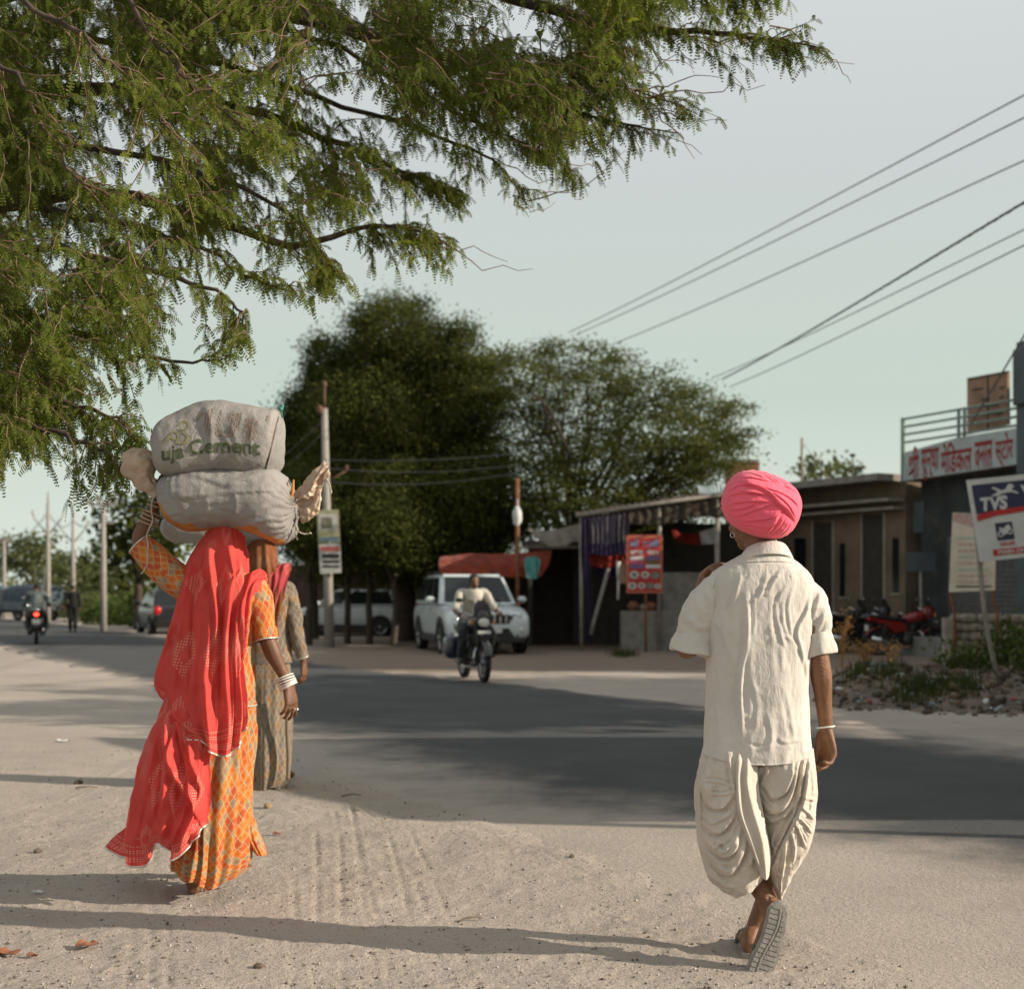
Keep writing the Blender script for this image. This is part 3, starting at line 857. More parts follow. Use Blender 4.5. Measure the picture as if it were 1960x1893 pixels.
def otree(c, r, lab, n=1):
    c = np.array(c); r = np.array(r)
    lobes = [(tuple(c + np.array(o_) * r * .55), tuple(r * .62)) for o_ in ((1, 0, 0), (-1, .2, .1), (0, .8, -.1), (.1, -.8, .1), (0, 0, .9), (-.5, -.4, -.5), (.5, .5, -.4))]
    tree('roadside_tree', lab, (c[0], c[1] + .6), lobes, 14, 20, .24, .26, LF_NEEM, .22, rg, group='shade trees on the right roadside')
sp_ = thing('shade_block', 'low plain shop block on the right roadside in front of the shade trees', 'building', (15, 14.5, 0))  # out of view, added to cast shade on the right verge
q = MB(); q.box((15.1, 14.4, 1.6), (4.4, 7.6, 3.4), 0, bev=.02); q.build('wall', M('shade block plaster', (.3, .27, .22), .95, .3, 2, dirt=.4), sp_)
q = MB(); q.box((12.86, 14.4, 1.3), (.08, 2.6, 2.4), 0); q.build('shutter', M('shade block shutter', (.12, .12, .12), .6, .3, 8), sp_)
q = MB(); q.box((12.7, 14.4, 3.36), (.9, 7.9, .1), 0); q.build('roof', M('shade block eave', (.3, .28, .25), .9, .3, 4), sp_)
otree((10.6, 12.3, 4.9), (2.9, 2.2, 2.2), 'shade tree beside the tin shed on the right roadside')  # the tin shed is the added shade_shed, out of view
otree((12.6, 14.9, 4.9), (3.0, 2.4, 2.3), 'shade tree between the tin shed and the motorcycle showroom')  # the tin shed is the added shade_shed, out of view
otree((16.5, 16.4, 5.2), (3.0, 2.3, 2.6), 'shade tree set back behind the motorcycle showroom side')
# ------------------------------------------------------------------ people
def skin_mat(name, c):
    m, t, b = nodes_of(name)
    f = ramp(t, noise_(t, 14, 5, .6), .3, .7)
    col = mixc(t, f, c, tuple(x * .72 for x in c))
    col = mixc(t, math_(t, 'MULTIPLY', ramp(t, noise_(t, 60, 3), .5, .75), .3), col, (c[0] * 1.3, c[1] * 1.25, c[2] * 1.2))
    t.links.new(col, b.inputs['Base Color']); b.inputs['Roughness'].default_value = .5; b.inputs['Specular IOR Level'].default_value = .35
    b.inputs['Subsurface Weight'].default_value = .06; b.inputs['Subsurface Radius'].default_value = (.01, .004, .002)
    bump(t, b, math_(t, 'ADD', noise_(t, 120, 4, .7), math_(t, 'MULTIPLY', noise_(t, 38, 3), .8)), .45, .004)
    return m
SKIN = skin_mat('brown skin', (.205, .098, .052))
SKIN2 = skin_mat('dark brown skin', (.160, .074, .040))
HAIR = M('black hair', (.018, .014, .011), .5, .4, 30, bmp=.5, bscale=90)
SILVER = M('silver', (.72, .70, .66), .25, .15, 30, metal=1.)
BANGLE = M('white bangle', (.66, .63, .58), .4, .2, 60, spec=.5)

def npa(v): return np.array(tuple(v), float)
def unit(v): v = npa(v); return v / (np.linalg.norm(v) + 1e-9)

def hand(mb, wrist, d, n, ts, curl=(25, 35, 25), L=1.0, spread=.12, thumb=(.35, .75)):
    """palm, four bent fingers and a thumb from the palm's side; d = finger direction, n = palm normal, ts = thumb side"""
    wr, d = npa(wrist), unit(d); n = npa(n); n = unit(n - d * np.dot(n, d)); a = np.cross(d, n) * ts
    for t_, wd, th in ((.0, .025, .019), (.03, .031, .018), (.06, .038, .016), (.088, .040, .014)):
        pass
    rings = []
    for t_, wd, th in ((-.02, .022, .019), (.0, .025, .019), (.03, .033, .018), (.06, .039, .016), (.085, .041, .0135), (.098, .036, .010)):
        an = np.linspace(0, 2 * np.pi, 14, endpoint=False)
        c = wr + d * t_ * L
        rings.append(c + (np.sign(np.cos(an)) * np.abs(np.cos(an)) ** .8)[:, None] * a * wd * L + np.sin(an)[:, None] * n * th * L)
    mb.loft(rings)
    ln = (.96, 1.06, 1.0, .8)
    for i in range(4):
        off = (.029 - .0195 * i)
        p = wr + d * (.086 - .004 * abs(i - 1.3)) * L + a * off * L
        dd = unit(d + a * (1.3 - i) * spread); th = 0; P = [p - d * .02 * L, p]; rr = [.0098, .0096]
        for sgm, ang in zip((.045, .028, .022), curl):
            th += R(ang + i * 3)
            q = P[-1] + (dd * math.cos(th) + n * math.sin(th)) * sgm * ln[i] * L
            P += [(P[-1] + q) / 2, q]; rr += [.0084, .0086]
        rr[-1] = .0055
        mb.tube(P, np.array(rr) * L, 8)
    b0 = wr + d * .022 * L + a * .026 * L + n * .004 * L
    td = unit(a * thumb[0] * 1.2 + d * thumb[1] + n * .35)
    k1 = b0 + td * .042 * L; td2 = unit(td + d * .35 - a * .25); k2 = k1 + td2 * .032 * L; k3 = k2 + unit(td2 + n * .2) * .025 * L
    mb.tube([b0 - td * .012, b0, (b0 + k1) / 2, k1, (k1 + k2) / 2, k2, k3], np.array([.014, .0165, .014, .0112, .0098, .0102, .006]) * L, 9)

def foot(mb, ankle, heel, f, up, L=.25, sd=1):
    """foot along f with the top towards up"""
    f, up = unit(f), unit(up); s = np.cross(f, up) * sd; h = npa(heel)
    rings = []
    for t_, wd, ht, zc in ((-.01, .022, .022, .03), (.02, .031, .036, .036), (.07, .032, .04, .042), (.13, .038, .032, .033), (.18, .045, .022, .022), (.205, .046, .016, .016), (.225, .042, .012, .013)):
        an = np.linspace(0, 2 * np.pi, 14, endpoint=False)
        c = h + f * t_ * (L / .25) + up * zc
        rings.append(c + np.cos(an)[:, None] * s * wd + np.sin(an)[:, None] * up * ht)
    mb.loft(rings)
    for i in range(5):
        o_ = .034 - .0175 * i
        p = h + f * (.212 - .006 * i) * (L / .25) + s * o_ + up * .013
        q = p + f * (.04 - .005 * i)
        r_ = .0125 if i == 0 else .0085
        mb.tube([p - f * .02, p, q - up * .002, q + f * .006 - up * .004], [r_, r_, r_ * .9, r_ * .5], 8)
    a = npa(ankle)
    mb.tube([a, (a + h + up * .06 + f * .035) / 2, h + up * .045 + f * .04], [.036, .038, .038], 10)

def head(mb, c, yaw, pitch=0, s=1.0, ears=True):
    Rm = np.array(Matrix.Rotation(yaw, 3, 'Z') @ Matrix.Rotation(pitch, 3, 'X')); c = npa(c)
    def e(p, r): mb.ell(c + Rm @ (np.array(p) * s), np.array(r) * s, 0, 16, 10, Rm)
    e((0, -.012, .030), (.076, .096, .086)); e((0, .025, -.035), (.062, .066, .078)); e((0, .05, -.092), (.031, .030, .026)); e((0, .0, -.06), (.058, .06, .05))
    e((0, .078, .018), (.05, .016, .012)); e((.034, .062, -.035), (.024, .026, .022)); e((-.034, .062, -.035), (.024, .026, .022))
    e((0, .092, -.020), (.011, .018, .026)); e((0, .101, -.038), (.015, .014, .011)); e((.013, .093, -.041), (.009, .01, .008)); e((-.013, .093, -.041), (.009, .01, .008))
    e((0, .084, -.063), (.024, .011, .006)); e((0, .083, -.074), (.021, .011, .007))
    e((.030, .080, -.004), (.014, .009, .008)); e((-.030, .080, -.004), (.014, .009, .008))
    if ears:
        for sx in (1, -1): e((sx * .077, -.008, -.015), (.010, .022, .032)); e((sx * .078, -.002, -.045), (.008, .011, .012))

def limb3(mb, a, b_, c, ra, rb, rc, bulge=1.0, n=12):
    P = cr1([npa(a), npa(b_), npa(c)], 17); t_ = np.linspace(0, 1, 17)
    r = np.interp(t_, [0, .5, 1], [ra, rb, rc])
    r = r * (1 + .10 * bulge * np.exp(-((t_ - .2) / .13) ** 2) + .13 * bulge * np.exp(-((t_ - .63) / .1) ** 2))
    mb.tube(P, r, n)

def body(j, sc=1.0, torso=.105, voxel=.006, it=3):
    """one continuous skin from joints; j: pelvis chest neck head yaw, sh/el/wr L R, hip/kn/an L R, hands and feet"""
    mb = MB()
    pel, ch, nk, hd = (npa(j[k]) for k in ('pelvis', 'chest', 'neck', 'head'))
    mb.tube(cr1([pel - (0, 0, .08), pel, (pel + ch) / 2, ch, nk], 16), np.interp(np.linspace(0, 1, 16), [0, .2, .45, .75, .9, 1], [torso * .7, torso, torso * .92, torso * 1.08, torso * .7, .055 * sc]), 18)
    mb.tube([nk - (0, 0, .08), nk, (nk + hd) / 2, hd], np.array([.062, .057, .054, .05]) * sc, 14)
    head(mb, hd, j.get('yaw', 0), j.get('pitch', 0), sc)
    for s_ in 'LR':
        if 'sh' + s_ in j:
            limb3(mb, j['sh' + s_], j['el' + s_], j['wr' + s_], .042 * sc, .038 * sc, .0255 * sc, 1)
            mb.tube([ch + (0, 0, .06), npa(j['sh' + s_])], [torso * .6, .05 * sc], 10)
            if 'hand' + s_ in j: hand(mb, j['wr' + s_], *j['hand' + s_])
        if 'hip' + s_ in j:
            limb3(mb, j['hip' + s_], j['kn' + s_], j['an' + s_], .078 * sc, .050 * sc, .034 * sc, 1)
            if 'foot' + s_ in j: foot(mb, j['an' + s_], *j['foot' + s_])
    return fuse(mb, voxel, it)

def strokes(V, lst, mask=None, normal=(0, -1, 0)):
    """pushes vertices along normal following creases given as (polyline px, amp, width px, kind)"""
    P = pix(V); disp = np.zeros(len(V))
    for pl, amp, wd, kind in lst:
        pl = cr1(np.array(pl, float), max(12, 6 * len(pl)))
        lo, hi = pl.min(0) - wd * 5, pl.max(0) + wd * 5
        k = np.where((P > lo).all(1) & (P < hi).all(1) & (mask if mask is not None else True))[0]
        if not len(k): continue
        d, t_, sd = seg_dist(P[k], pl)
        tp = np.clip(np.minimum(t_, 1 - t_) * 5 + .12, 0, 1)
        if kind == 'r': f = np.exp(-(d / wd) ** 2) - .55 * np.exp(-((d - 1.8 * wd) / wd) ** 2) * (sd > 0)
        elif kind == 'g': f = -np.exp(-(d / wd) ** 2)
        else:
            u = -sd * d; g = 1 / (1 + np.exp(-np.clip(u / (wd * .22), -30, 30)))
            f = g * np.exp(-np.maximum(u, 0) / (wd * 2.4)) - .45 * np.exp(-((u + wd * .35) / (wd * .5)) ** 2)
        disp[k] += amp * f * tp
    return V + disp[:, None] * np.array(normal, float)

def ring(px_l, px_r, py, d, ry, n=140, e=2.3, hem=None, dd=0.0):
    """horizontal ring whose left and right edges are seen at px_l, px_r"""
    c = npa(W((px_l + px_r) / 2, py, d + dd)); rx = (px_r - px_l) / 2 / F * (d + dd)
    th = np.linspace(0, 2 * np.pi, n, endpoint=False) - np.pi / 2
    cx_, sx_ = np.cos(th), np.sin(th)
    q = 2 / e
    return np.stack([c[0] + rx * np.sign(cx_) * np.abs(cx_) ** q, c[1] + ry * np.sign(sx_) * np.abs(sx_) ** q, np.full(n, c[2])], 1)

def lofted(rows, d, n=140, k=150, e=2.3):
    Rg = np.array([ring(r[1], r[2], r[0], d, r[3], n, e, dd=r[4] if len(r) > 4 else 0) for r in rows])
    return cr1(Rg, k)

def wr_noise(S, amp, sx, sz, seed, nrm):
    P = S.reshape(-1, 3) * np.array([sx, sx, sz])
    return S + (vnoise(P, 1, seed).reshape(S.shape[:2]) * amp)[..., None] * nrm

# ---------------------------------------------------------------- the man in white with the pink turban
DM = 4.9
def m_(x, y, dd=0.): return W(x, y, DM + dd)
SHIRT = cloth_mat('off white cotton', (.565, .525, .475), .14, stain=.22, stain_col=(.42, .35, .27))
DHOTI = cloth_mat('cream cotton', (.57, .505, .43), .16, stain=.25, stain_col=(.43, .35, .26))
PINK = cloth_mat('pink turban cotton', (.82, .125, .185), .10)
man = thing('person', 'man seen from behind in pink turban, off white shirt and draped dhoti', 'man', tuple(G(1440, 1838)))
fR = G(1437, 1840)
hl = m_(1487, 1733, -.09); toe = W(1453, 1856, 4.79)
fdir = unit(npa(toe) - npa(hl)); fup = unit(np.cross(np.cross(fdir, (0.12, 1, .05)), fdir))
jm = dict(pelvis=m_(1455, 1440, .0), chest=m_(1457, 1190, .0), neck=m_(1460, 1068, .0), head=m_(1441, 989, .03), yaw=R(28), pitch=R(-4),
          shL=m_(1378, 1125, .0), elL=m_(1316, 1243, .03), wrL=m_(1352, 1100, .17), handL=(unit(npa(m_(1398, 1066, .02)) - npa(m_(1352, 1100, .17))), (.3, -.35, -.9), 1, (35, 35, 20)),
          shR=m_(1532, 1130, .0), elR=m_(1567, 1262, -.02), wrR=m_(1581, 1395, .03), handR=((.10, .02, -1), (-.86, -.5, -.05), 1, (22, 48, 34), 1.06, .05, (.12, 1.0)),
          hipL=m_(1408, 1470, .0), knL=m_(1412, 1620, .10), anL=m_(1468, 1722, -.02), footL=(npa(hl) + fup * .0, fdir, fup, .25, 1),
          hipR=m_(1502, 1470, .0), knR=m_(1500, 1625, .16), anR=m_(1441, 1788, .12), footR=(npa(fR) + (.0, .02, .016), (.13, 1, 0), (0, 0, 1), .25, -1))
Vb, Fb, Nb = body(jm, 1.0, .10, .0052, 2)
# tendons, elbow creases and veins on the bare right arm
Pb = pix(Vb)
q = (np.abs(Pb[:, 0] - 1570) < 40) & (Pb[:, 1] > 1255) & (Pb[:, 1] < 1320)
Vb[q] += Nb[q] * (.0022 * np.sin((Pb[q, 1] + 6 * np.cos((Pb[q, 0] - 1568) / 9)) * .85) * np.exp(-((Pb[q, 1] - 1278) / 16) ** 2) * np.exp(-((Pb[q, 0] - 1572) / 18) ** 2))[:, None]
for pl, am in (([(1558, 1290), (1568, 1310), (1578, 1335), (1577, 1365), (1580, 1390)], .0022), ([(1586, 1300), (1583, 1340), (1586, 1380)], .0016), ([(1580, 1400), (1584, 1425), (1590, 1448)], .0016)):
    d_, t_, s_ = seg_dist(Pb, pl); k = (d_ < 9) & (Vb[:, 1] < DM + .06); Vb[k] += Nb[k] * (am * np.exp(-(d_[k] / 2.6) ** 2))[:, None]
b_ = MB(); b_.add(Vb, Fb); b_.build('body', SKIN, man)

# shirt
rows = [(1046, 1440, 1494, .058), (1056, 1428, 1502, .072), (1068, 1408, 1514, .086), (1082, 1382, 1533, .098), (1097, 1361, 1549, .108), (1116, 1350, 1558, .116), (1160, 1350, 1560, .122),
        (1220, 1353, 1555, .124), (1300, 1352, 1550, .124), (1370, 1350, 1552, .126), (1420, 1347, 1555, .130), (1438, 1344, 1558, .132)]
S = lofted(rows, DM, 220, 230, 2.35)
th = np.linspace(0, 2 * np.pi, 220, endpoint=False) - np.pi / 2
hv = np.linspace(0, 1, 230)
S[:, :, 2] -= (np.clip((hv - .80) / .2, 0, 1) ** 1.5)[:, None] * (.030 * np.clip(-np.sin(th + .12), 0, 1) ** .7 - .004 + .006 * np.sin(3 * th))[None]
N_ = -grid_normals(S)
if (N_[120, 0] @ np.array([0, -1, 0])) < 0: N_ = -N_
S = S + N_ * ((hv ** .5)[:, None, None] * (vnoise(S.reshape(-1, 3) * (15, 15, 3.2), 1, 3).reshape(S.shape[:2]) * .0085 + vnoise(S.reshape(-1, 3) * (34, 34, 9), 1, 4).reshape(S.shape[:2]) * .0035 + vnoise(S.reshape(-1, 3) * (75, 75, 60), 1, 8).reshape(S.shape[:2]) * .0012 - np.abs(vnoise(S.reshape(-1, 3) * (26, 26, 6.5), 1, 12).reshape(S.shape[:2])) * .006 - np.abs(vnoise(S.reshape(-1, 3) * (52, 52, 20), 1, 14).reshape(S.shape[:2])) * .0022)[..., None])
V_ = S.reshape(-1, 3)
back = V_[:, 1] < DM + .03
SH = [([(1428, 1135), (1431, 1190), (1428, 1240), (1418, 1297), (1417, 1350), (1421, 1420)], .012, 6.5, 'r'), ([(1378, 1090), (1369, 1123), (1366, 1175)], .010, 4, 'g'), ([(1384, 1092), (1376, 1120), (1371, 1160)], .008, 4, 'r'),
      ([(1419, 1100), (1404, 1150), (1399, 1190)], .008, 5, 'r'), ([(1470, 1090), (1456, 1137), (1430, 1155)], .006, 5, 'r'), ([(1494, 1092), (1473, 1128), (1468, 1150)], .006, 5, 'r'),
      ([(1507, 1118), (1486, 1158), (1493, 1210), (1508, 1250)], .0055, 4, 'r'), ([(1520, 1120), (1509, 1160), (1516, 1220)], .0045, 4, 'r'), ([(1497, 1150), (1500, 1190), (1512, 1230)], .0035, 2.5, 'r'), ([(1478, 1140), (1474, 1190), (1482, 1240)], .0035, 3, 'r'), ([(1440, 1120), (1444, 1180), (1440, 1230)], .003, 3, 'r'), ([(1400, 1240), (1392, 1300), (1396, 1370)], .0035, 4, 'r'), ([(1375, 1260), (1370, 1330), (1376, 1400)], .0035, 4, 'r'), ([(1554, 1132), (1545, 1170), (1527, 1210), (1540, 1262), (1548, 1310)], .010, 5, 'r'),
      ([(1534, 1250), (1516, 1225), (1498, 1215)], .004, 4, 'r'), ([(1365, 1185), (1385, 1215), (1400, 1262)], .005, 6, 'r'), ([(1440, 1300), (1450, 1350), (1446, 1400)], .004, 6, 'r'), ([(1468, 1360), (1478, 1405), (1470, 1440)], .0045, 6, 'r'),
      ([(1500, 1310), (1512, 1360), (1520, 1410)], .004, 7, 'r'), ([(1490, 1408), (1500, 1420), (1535, 1416)], .004, 4, 'r'), ([(1425, 1420), (1455, 1428), (1490, 1418)], .004, 4, 'g'),
      ([(1332, 1110), (1378, 1086), (1447, 1077), (1519, 1079), (1556, 1095)], .0035, 1.8, 'g'), ([(1332, 1107), (1378, 1083), (1447, 1074), (1519, 1076), (1556, 1092)], .002, 2, 'r')]
for i in range(26):
    x = 1385 + i * 5.4; SH.append(([(x, 1088 + abs(x - 1455) * .06), (x - 3 + (i * 7 % 5), 1100 + (i * 13 % 17))], .0025, 2.2, 'r'))
V_ = strokes(V_, [(p_, a_ * .85, w_ * .72, k_) for p_, a_, w_, k_ in SH], back)
shb = MB(); shb.loft(V_.reshape(S.shape), 0, True, False)
# hem: turned edge
Hm = V_.reshape(S.shape)[-1]
shb.tube(np.vstack([Hm, Hm[:1]]), .0028, 6)
def sleeve(cl, radii, flat, seed, folds, cuff):
    C = cr1([npa(m_(*c)) for c in cl], 60); r = cr1(np.array(radii), 60)
    q = MB(); q.tube(C, r, 96, 0, False, flat, up=(0, -1, 0))
    V0 = q.v[0]; cen = np.repeat(C, 96, 0); nr = V0 - cen; nr /= np.linalg.norm(nr, axis=1)[:, None]
    tt = np.repeat(np.linspace(0, 1, 60), 96)
    V0 = V0 + nr * (vnoise(V0, 17, seed) * .006 + vnoise(V0 * (1, 1, 1.6), 38, seed + 1) * .0028)[:, None]
    V0 = strokes(V0, folds, V0[:, 1] < cen[:, 1] + .02)
    shb.add(V0, q.f, 0)
    # rolled cuff: outer band and inner return
    k = 22; Cc = cr1([npa(m_(*c)) for c in cuff[0]], k)
    prof = np.concatenate([np.linspace(0, 1, 14), [1.02, 1.02, .98, .9, .7, .5, .3, .1]])
    off = np.concatenate([.004 + .007 * np.sin(np.linspace(0, np.pi, 14) * .55), [.008, .003, -.004, -.006, -.008, -.01, -.012, -.014]])
    a0, a1 = npa(m_(*cuff[0][0])), npa(m_(*cuff[0][-1]))
    Pc = a0 + (a1 - a0) * prof[:, None]
    q = MB(); q.tube([a0 + (a1 - a0) * t for t in np.linspace(0, 1, k)], cuff[1], 96, 0, False, flat, up=(0, -1, 0))
    V1 = q.v[0].reshape(k, 96, 3); c1 = (a0 + (a1 - a0) * np.linspace(0, 1, k)[:, None])[:, None]
    rad = (V1 - c1)
    V1 = Pc[:, None] + rad * (1 + off[:, None, None] / cuff[1])
    V1 = V1.reshape(-1, 3); nr = rad.reshape(-1, 3); nr = nr / np.linalg.norm(nr, axis=1)[:, None]
    V1 += nr * (vnoise(V1, 20, seed + 5) * .008 + vnoise(V1, 50, seed + 7) * .003)[:, None] + np.array(unit(a1 - a0)) * (vnoise(V1 * (1, 1, .2), 14, seed + 6) * .014)[:, None]
    shb.add(V1, q.f, 0)
sleeve([(1425, 1135, .0), (1378, 1138, .01), (1347, 1180, .03), (1328, 1232, .04)], [.050, .078, .082, .074], 1.0, 11,
       [([(1340, 1110), (1362, 1150), (1366, 1190)], .006, 5, 'r'), ([(1310, 1180), (1340, 1200), (1362, 1195)], .007, 6, 'r'), ([(1300, 1215), (1320, 1222), (1345, 1240)], .006, 5, 'r')],
       ([(1336, 1210, .04), (1324, 1252, .035)], .0725))
sleeve([(1490, 1132, .0), (1540, 1140, .0), (1559, 1180, -.005), (1566, 1230, -.01)], [.045, .064, .060, .052], 1.0, 15,
       [([(1572, 1130), (1560, 1170), (1545, 1205)], .006, 4, 'r'), ([(1580, 1170), (1568, 1200), (1550, 1222)], .006, 4, 'r'), ([(1585, 1205), (1570, 1222), (1556, 1240)], .006, 4, 'r')],
       ([(1564, 1211, -.01), (1569, 1254, -.015)], .0500))
# collar: band and turned down flap
th2 = np.linspace(0, 2 * np.pi, 120, endpoint=False) - np.pi / 2
def crng(cx, py, rx, ry, drop):
    c = npa(m_(cx, py, .01)); return np.stack([c[0] + rx * np.cos(th2), c[1] + ry * np.sin(th2), c[2] - drop * (np.sin(th2) * .5 + .5) + .004 * np.cos(th2)], 1)
shb.loft(cr1([crng(1466, 1066, .083, .085, .06), crng(1465, 1050, .073, .075, .06), crng(1465, 1039, .070, .070, .055), crng(1465, 1037, .075, .076, .055), crng(1464, 1046, .090, .092, .065), crng(1463, 1060, .106, .104, .075), crng(1463, 1062, .102, .100, .075)], 40), 0, True, False)
shb.build('shirt', SHIRT, man)

# dhoti: two draped legs and the pleated tail between them
dh = MB()
def leg(rows, seed, lst, n=200, k=210):
    S = lofted(rows, DM, n, k, 2.2)
    N_ = grid_normals(S); N_ = N_ if N_[k // 2, 0] @ np.array([0, -1, 0]) > 0 else -N_
    v = np.linspace(0, 1, k)
    S = S + N_ * (vnoise(S.reshape(-1, 3) * (16, 16, 5), 1, seed).reshape(S.shape[:2]) * .009 + vnoise(S.reshape(-1, 3) * (42, 42, 16), 1, seed + 1).reshape(S.shape[:2]) * .003 - np.abs(vnoise(S.reshape(-1, 3) * (30, 30, 14), 1, seed + 3).reshape(S.shape[:2])) * .007)[..., None]
    V = S.reshape(-1, 3)
    cy = np.repeat(S[:, :, 1].mean(1), n)
    L2 = [(p_, a_ * (1.75 if k_ == 's' else 1.35), w_ * .72, k_) for p_, a_, w_, k_ in lst]
    for (p0, a0, w0, k0), (p1, a1, w1, k1) in zip(lst[:-1], lst[1:]):      # finer creases between neighbouring folds
        c0, c1 = cr1(np.array(p0, float), 9), cr1(np.array(p1, float), 9)
        if np.abs(c0 - c1).mean() < 40:
            for f_ in (.33, .66): L2.append((c0 * (1 - f_) + c1 * f_ + np.sin(np.arange(9) * 2.1 + f_ * 9)[:, None] * 1.2, min(a0, a1) * .42, min(w0, w1) * .42, 'r'))
    V = strokes(V, L2, V[:, 1] < cy + .01)
    V = V + np.repeat(N_.reshape(-1, 3)[:, :], 1, 0) * (-np.abs(vnoise(V * (1, 1, .6), 46, seed + 5)) * .0035 + vnoise(V, 90, seed + 6) * .0010)[:, None]
    dh.loft(V.reshape(S.shape), 0, True, True)
leg([(1432, 1346, 1452, .110), (1470, 1336, 1450, .118), (1510, 1329, 1452, .122), (1560, 1331, 1460, .122), (1600, 1334, 1468, .120), (1640, 1341, 1472, .112), (1672, 1350, 1465, .098), (1698, 1370, 1444, .075), (1715, 1389, 1420, .045)], 31,
    [([(1337, 1454), (1340, 1496), (1352, 1540), (1380, 1548), (1406, 1524)], .017, 9, 's'), ([(1340, 1552), (1352, 1566), (1369, 1572), (1404, 1548)], .008, 5, 'r'), ([(1338, 1572), (1362, 1594), (1384, 1590), (1410, 1556)], .018, 9, 's'),
     ([(1343, 1602), (1358, 1622), (1385, 1640), (1407, 1626), (1420, 1592)], .020, 10, 's'), ([(1346, 1632), (1372, 1664), (1395, 1676), (1418, 1648), (1432, 1606)], .020, 10, 's'), ([(1350, 1668), (1380, 1690), (1405, 1700)], .010, 5, 'r'),
     ([(1405, 1505), (1375, 1496), (1345, 1492)], .006, 3.5, 'r'), ([(1406, 1515), (1380, 1520), (1358, 1518)], .006, 3.5, 'r'), ([(1344, 1450), (1338, 1520), (1340, 1590)], .010, 4, 'r'), ([(1432, 1660), (1440, 1640), (1438, 1600)], .012, 6, 'r'),
     ([(1362, 1622), (1380, 1612), (1388, 1622), (1375, 1632)], .008, 4, 'r'), ([(1395, 1450), (1400, 1490), (1408, 1520)], .008, 4, 'r')])
leg([(1432, 1420, 1557, .112), (1470, 1422, 1560, .118), (1510, 1434, 1561, .120), (1560, 1450, 1560, .115), (1600, 1457, 1554, .106), (1638, 1464, 1540, .090), (1666, 1470, 1522, .070), (1690, 1477, 1514, .055), (1708, 1483, 1504, .042), (1720, 1486, 1502, .038)], 35,
    [([(1458, 1504), (1478, 1528), (1506, 1510), (1522, 1450)], .017, 9, 's'), ([(1450, 1540), (1479, 1558), (1512, 1534), (1532, 1454)], .019, 10, 's'), ([(1456, 1562), (1480, 1570), (1510, 1552), (1528, 1520)], .013, 5, 'r'),
     ([(1548, 1454), (1533, 1537), (1512, 1581), (1474, 1660)], .022, 6, 's'), ([(1539, 1454), (1525, 1537), (1504, 1585), (1470, 1645)], .012, 4, 'r'), ([(1519, 1570), (1532, 1596), (1542, 1622)], .009, 3.5, 'r'),
     ([(1527, 1562), (1545, 1580), (1554, 1594)], .009, 3.5, 'r'), ([(1532, 1542), (1548, 1556), (1558, 1568)], .008, 3.5, 'r'), ([(1512, 1590), (1520, 1620), (1518, 1650)], .009, 4, 'r'), ([(1537, 1526), (1550, 1528), (1560, 1531)], .006, 3.5, 'r'),
     ([(1500, 1610), (1500, 1650), (1492, 1690)], .009, 4, 'r'), ([(1486, 1660), (1494, 1690), (1492, 1714)], .006, 3, 'r'), ([(1463, 1455), (1468, 1475), (1456, 1500)], .012, 5, 'r'), ([(1480, 1590), (1476, 1612), (1484, 1640)], .008, 5, 'r'), ([(1552, 1460), (1556, 1520), (1550, 1560)], .006, 4, 'r')])
# tail: a long folded strip falling between the legs
tl = net([[tuple(m_(x, y, dd)) for (x, y, dd) in r_] for r_ in (
    [(1404, 1436, -.06), (1413, 1436, -.105), (1422, 1436, -.095), (1431, 1436, -.11), (1440, 1436, -.095), (1452, 1436, -.07)],
    [(1404, 1466, -.09), (1413, 1466, -.135), (1422, 1466, -.125), (1431, 1466, -.14), (1440, 1466, -.125), (1452, 1466, -.10)],
    [(1404, 1500, -.10), (1412, 1500, -.145), (1421, 1500, -.13), (1431, 1500, -.15), (1441, 1500, -.13), (1452, 1500, -.11)],
    [(1407, 1550, -.10), (1416, 1550, -.15), (1426, 1548, -.135), (1440, 1548, -.155), (1450, 1545, -.13), (1458, 1540, -.11)],
    [(1424, 1600, -.10), (1433, 1602, -.15), (1444, 1600, -.14), (1456, 1598, -.155), (1464, 1595, -.13), (1468, 1590, -.10)],
    [(1440, 1640, -.09), (1448, 1645, -.14), (1456, 1648, -.13), (1464, 1646, -.14), (1472, 1640, -.12), (1476, 1630, -.09)],
    [(1452, 1668, -.07), (1457, 1675, -.11), (1462, 1682, -.11), (1467, 1684, -.12), (1472, 1676, -.10), (1474, 1666, -.07)])], 70, 160)
Nn = grid_normals(tl)
tl = tl + Nn * (vnoise(tl.reshape(-1, 3) * (40, 40, 8), 1, 3).reshape(tl.shape[:2]) * .004)[..., None]
dh.loft(tl, 0, False, False); dh.loft(tl + (0, .006, 0), 0, False, False)
dh.build('dhoti', DHOTI, man)

# turban
def tz(p): return [(1348.5 + x * .1118, 886 + y * .1118) for x, y in p]
TC = npa(m_(1457, 966, -.01))
tb_ = MB()
tb_.ell((0, 0, 0), 1.0, 0, 420, 300)
U = tb_.v[0].copy()
Rt = np.array(Matrix.Rotation(R(21), 3, 'Y') @ Matrix.Rotation(R(10), 3, 'X'))
sq = (np.abs(U) ** 2.5).sum(1) ** (-1 / 2.5)
Vt = (U * sq[:, None]) * (.1405, .142, .113)
Vt = Vt @ Rt.T
nt_ = U @ Rt.T
rad = 1 + .012 * vnoise(U, 3, 2)
Vt = Vt * rad[:, None] + TC
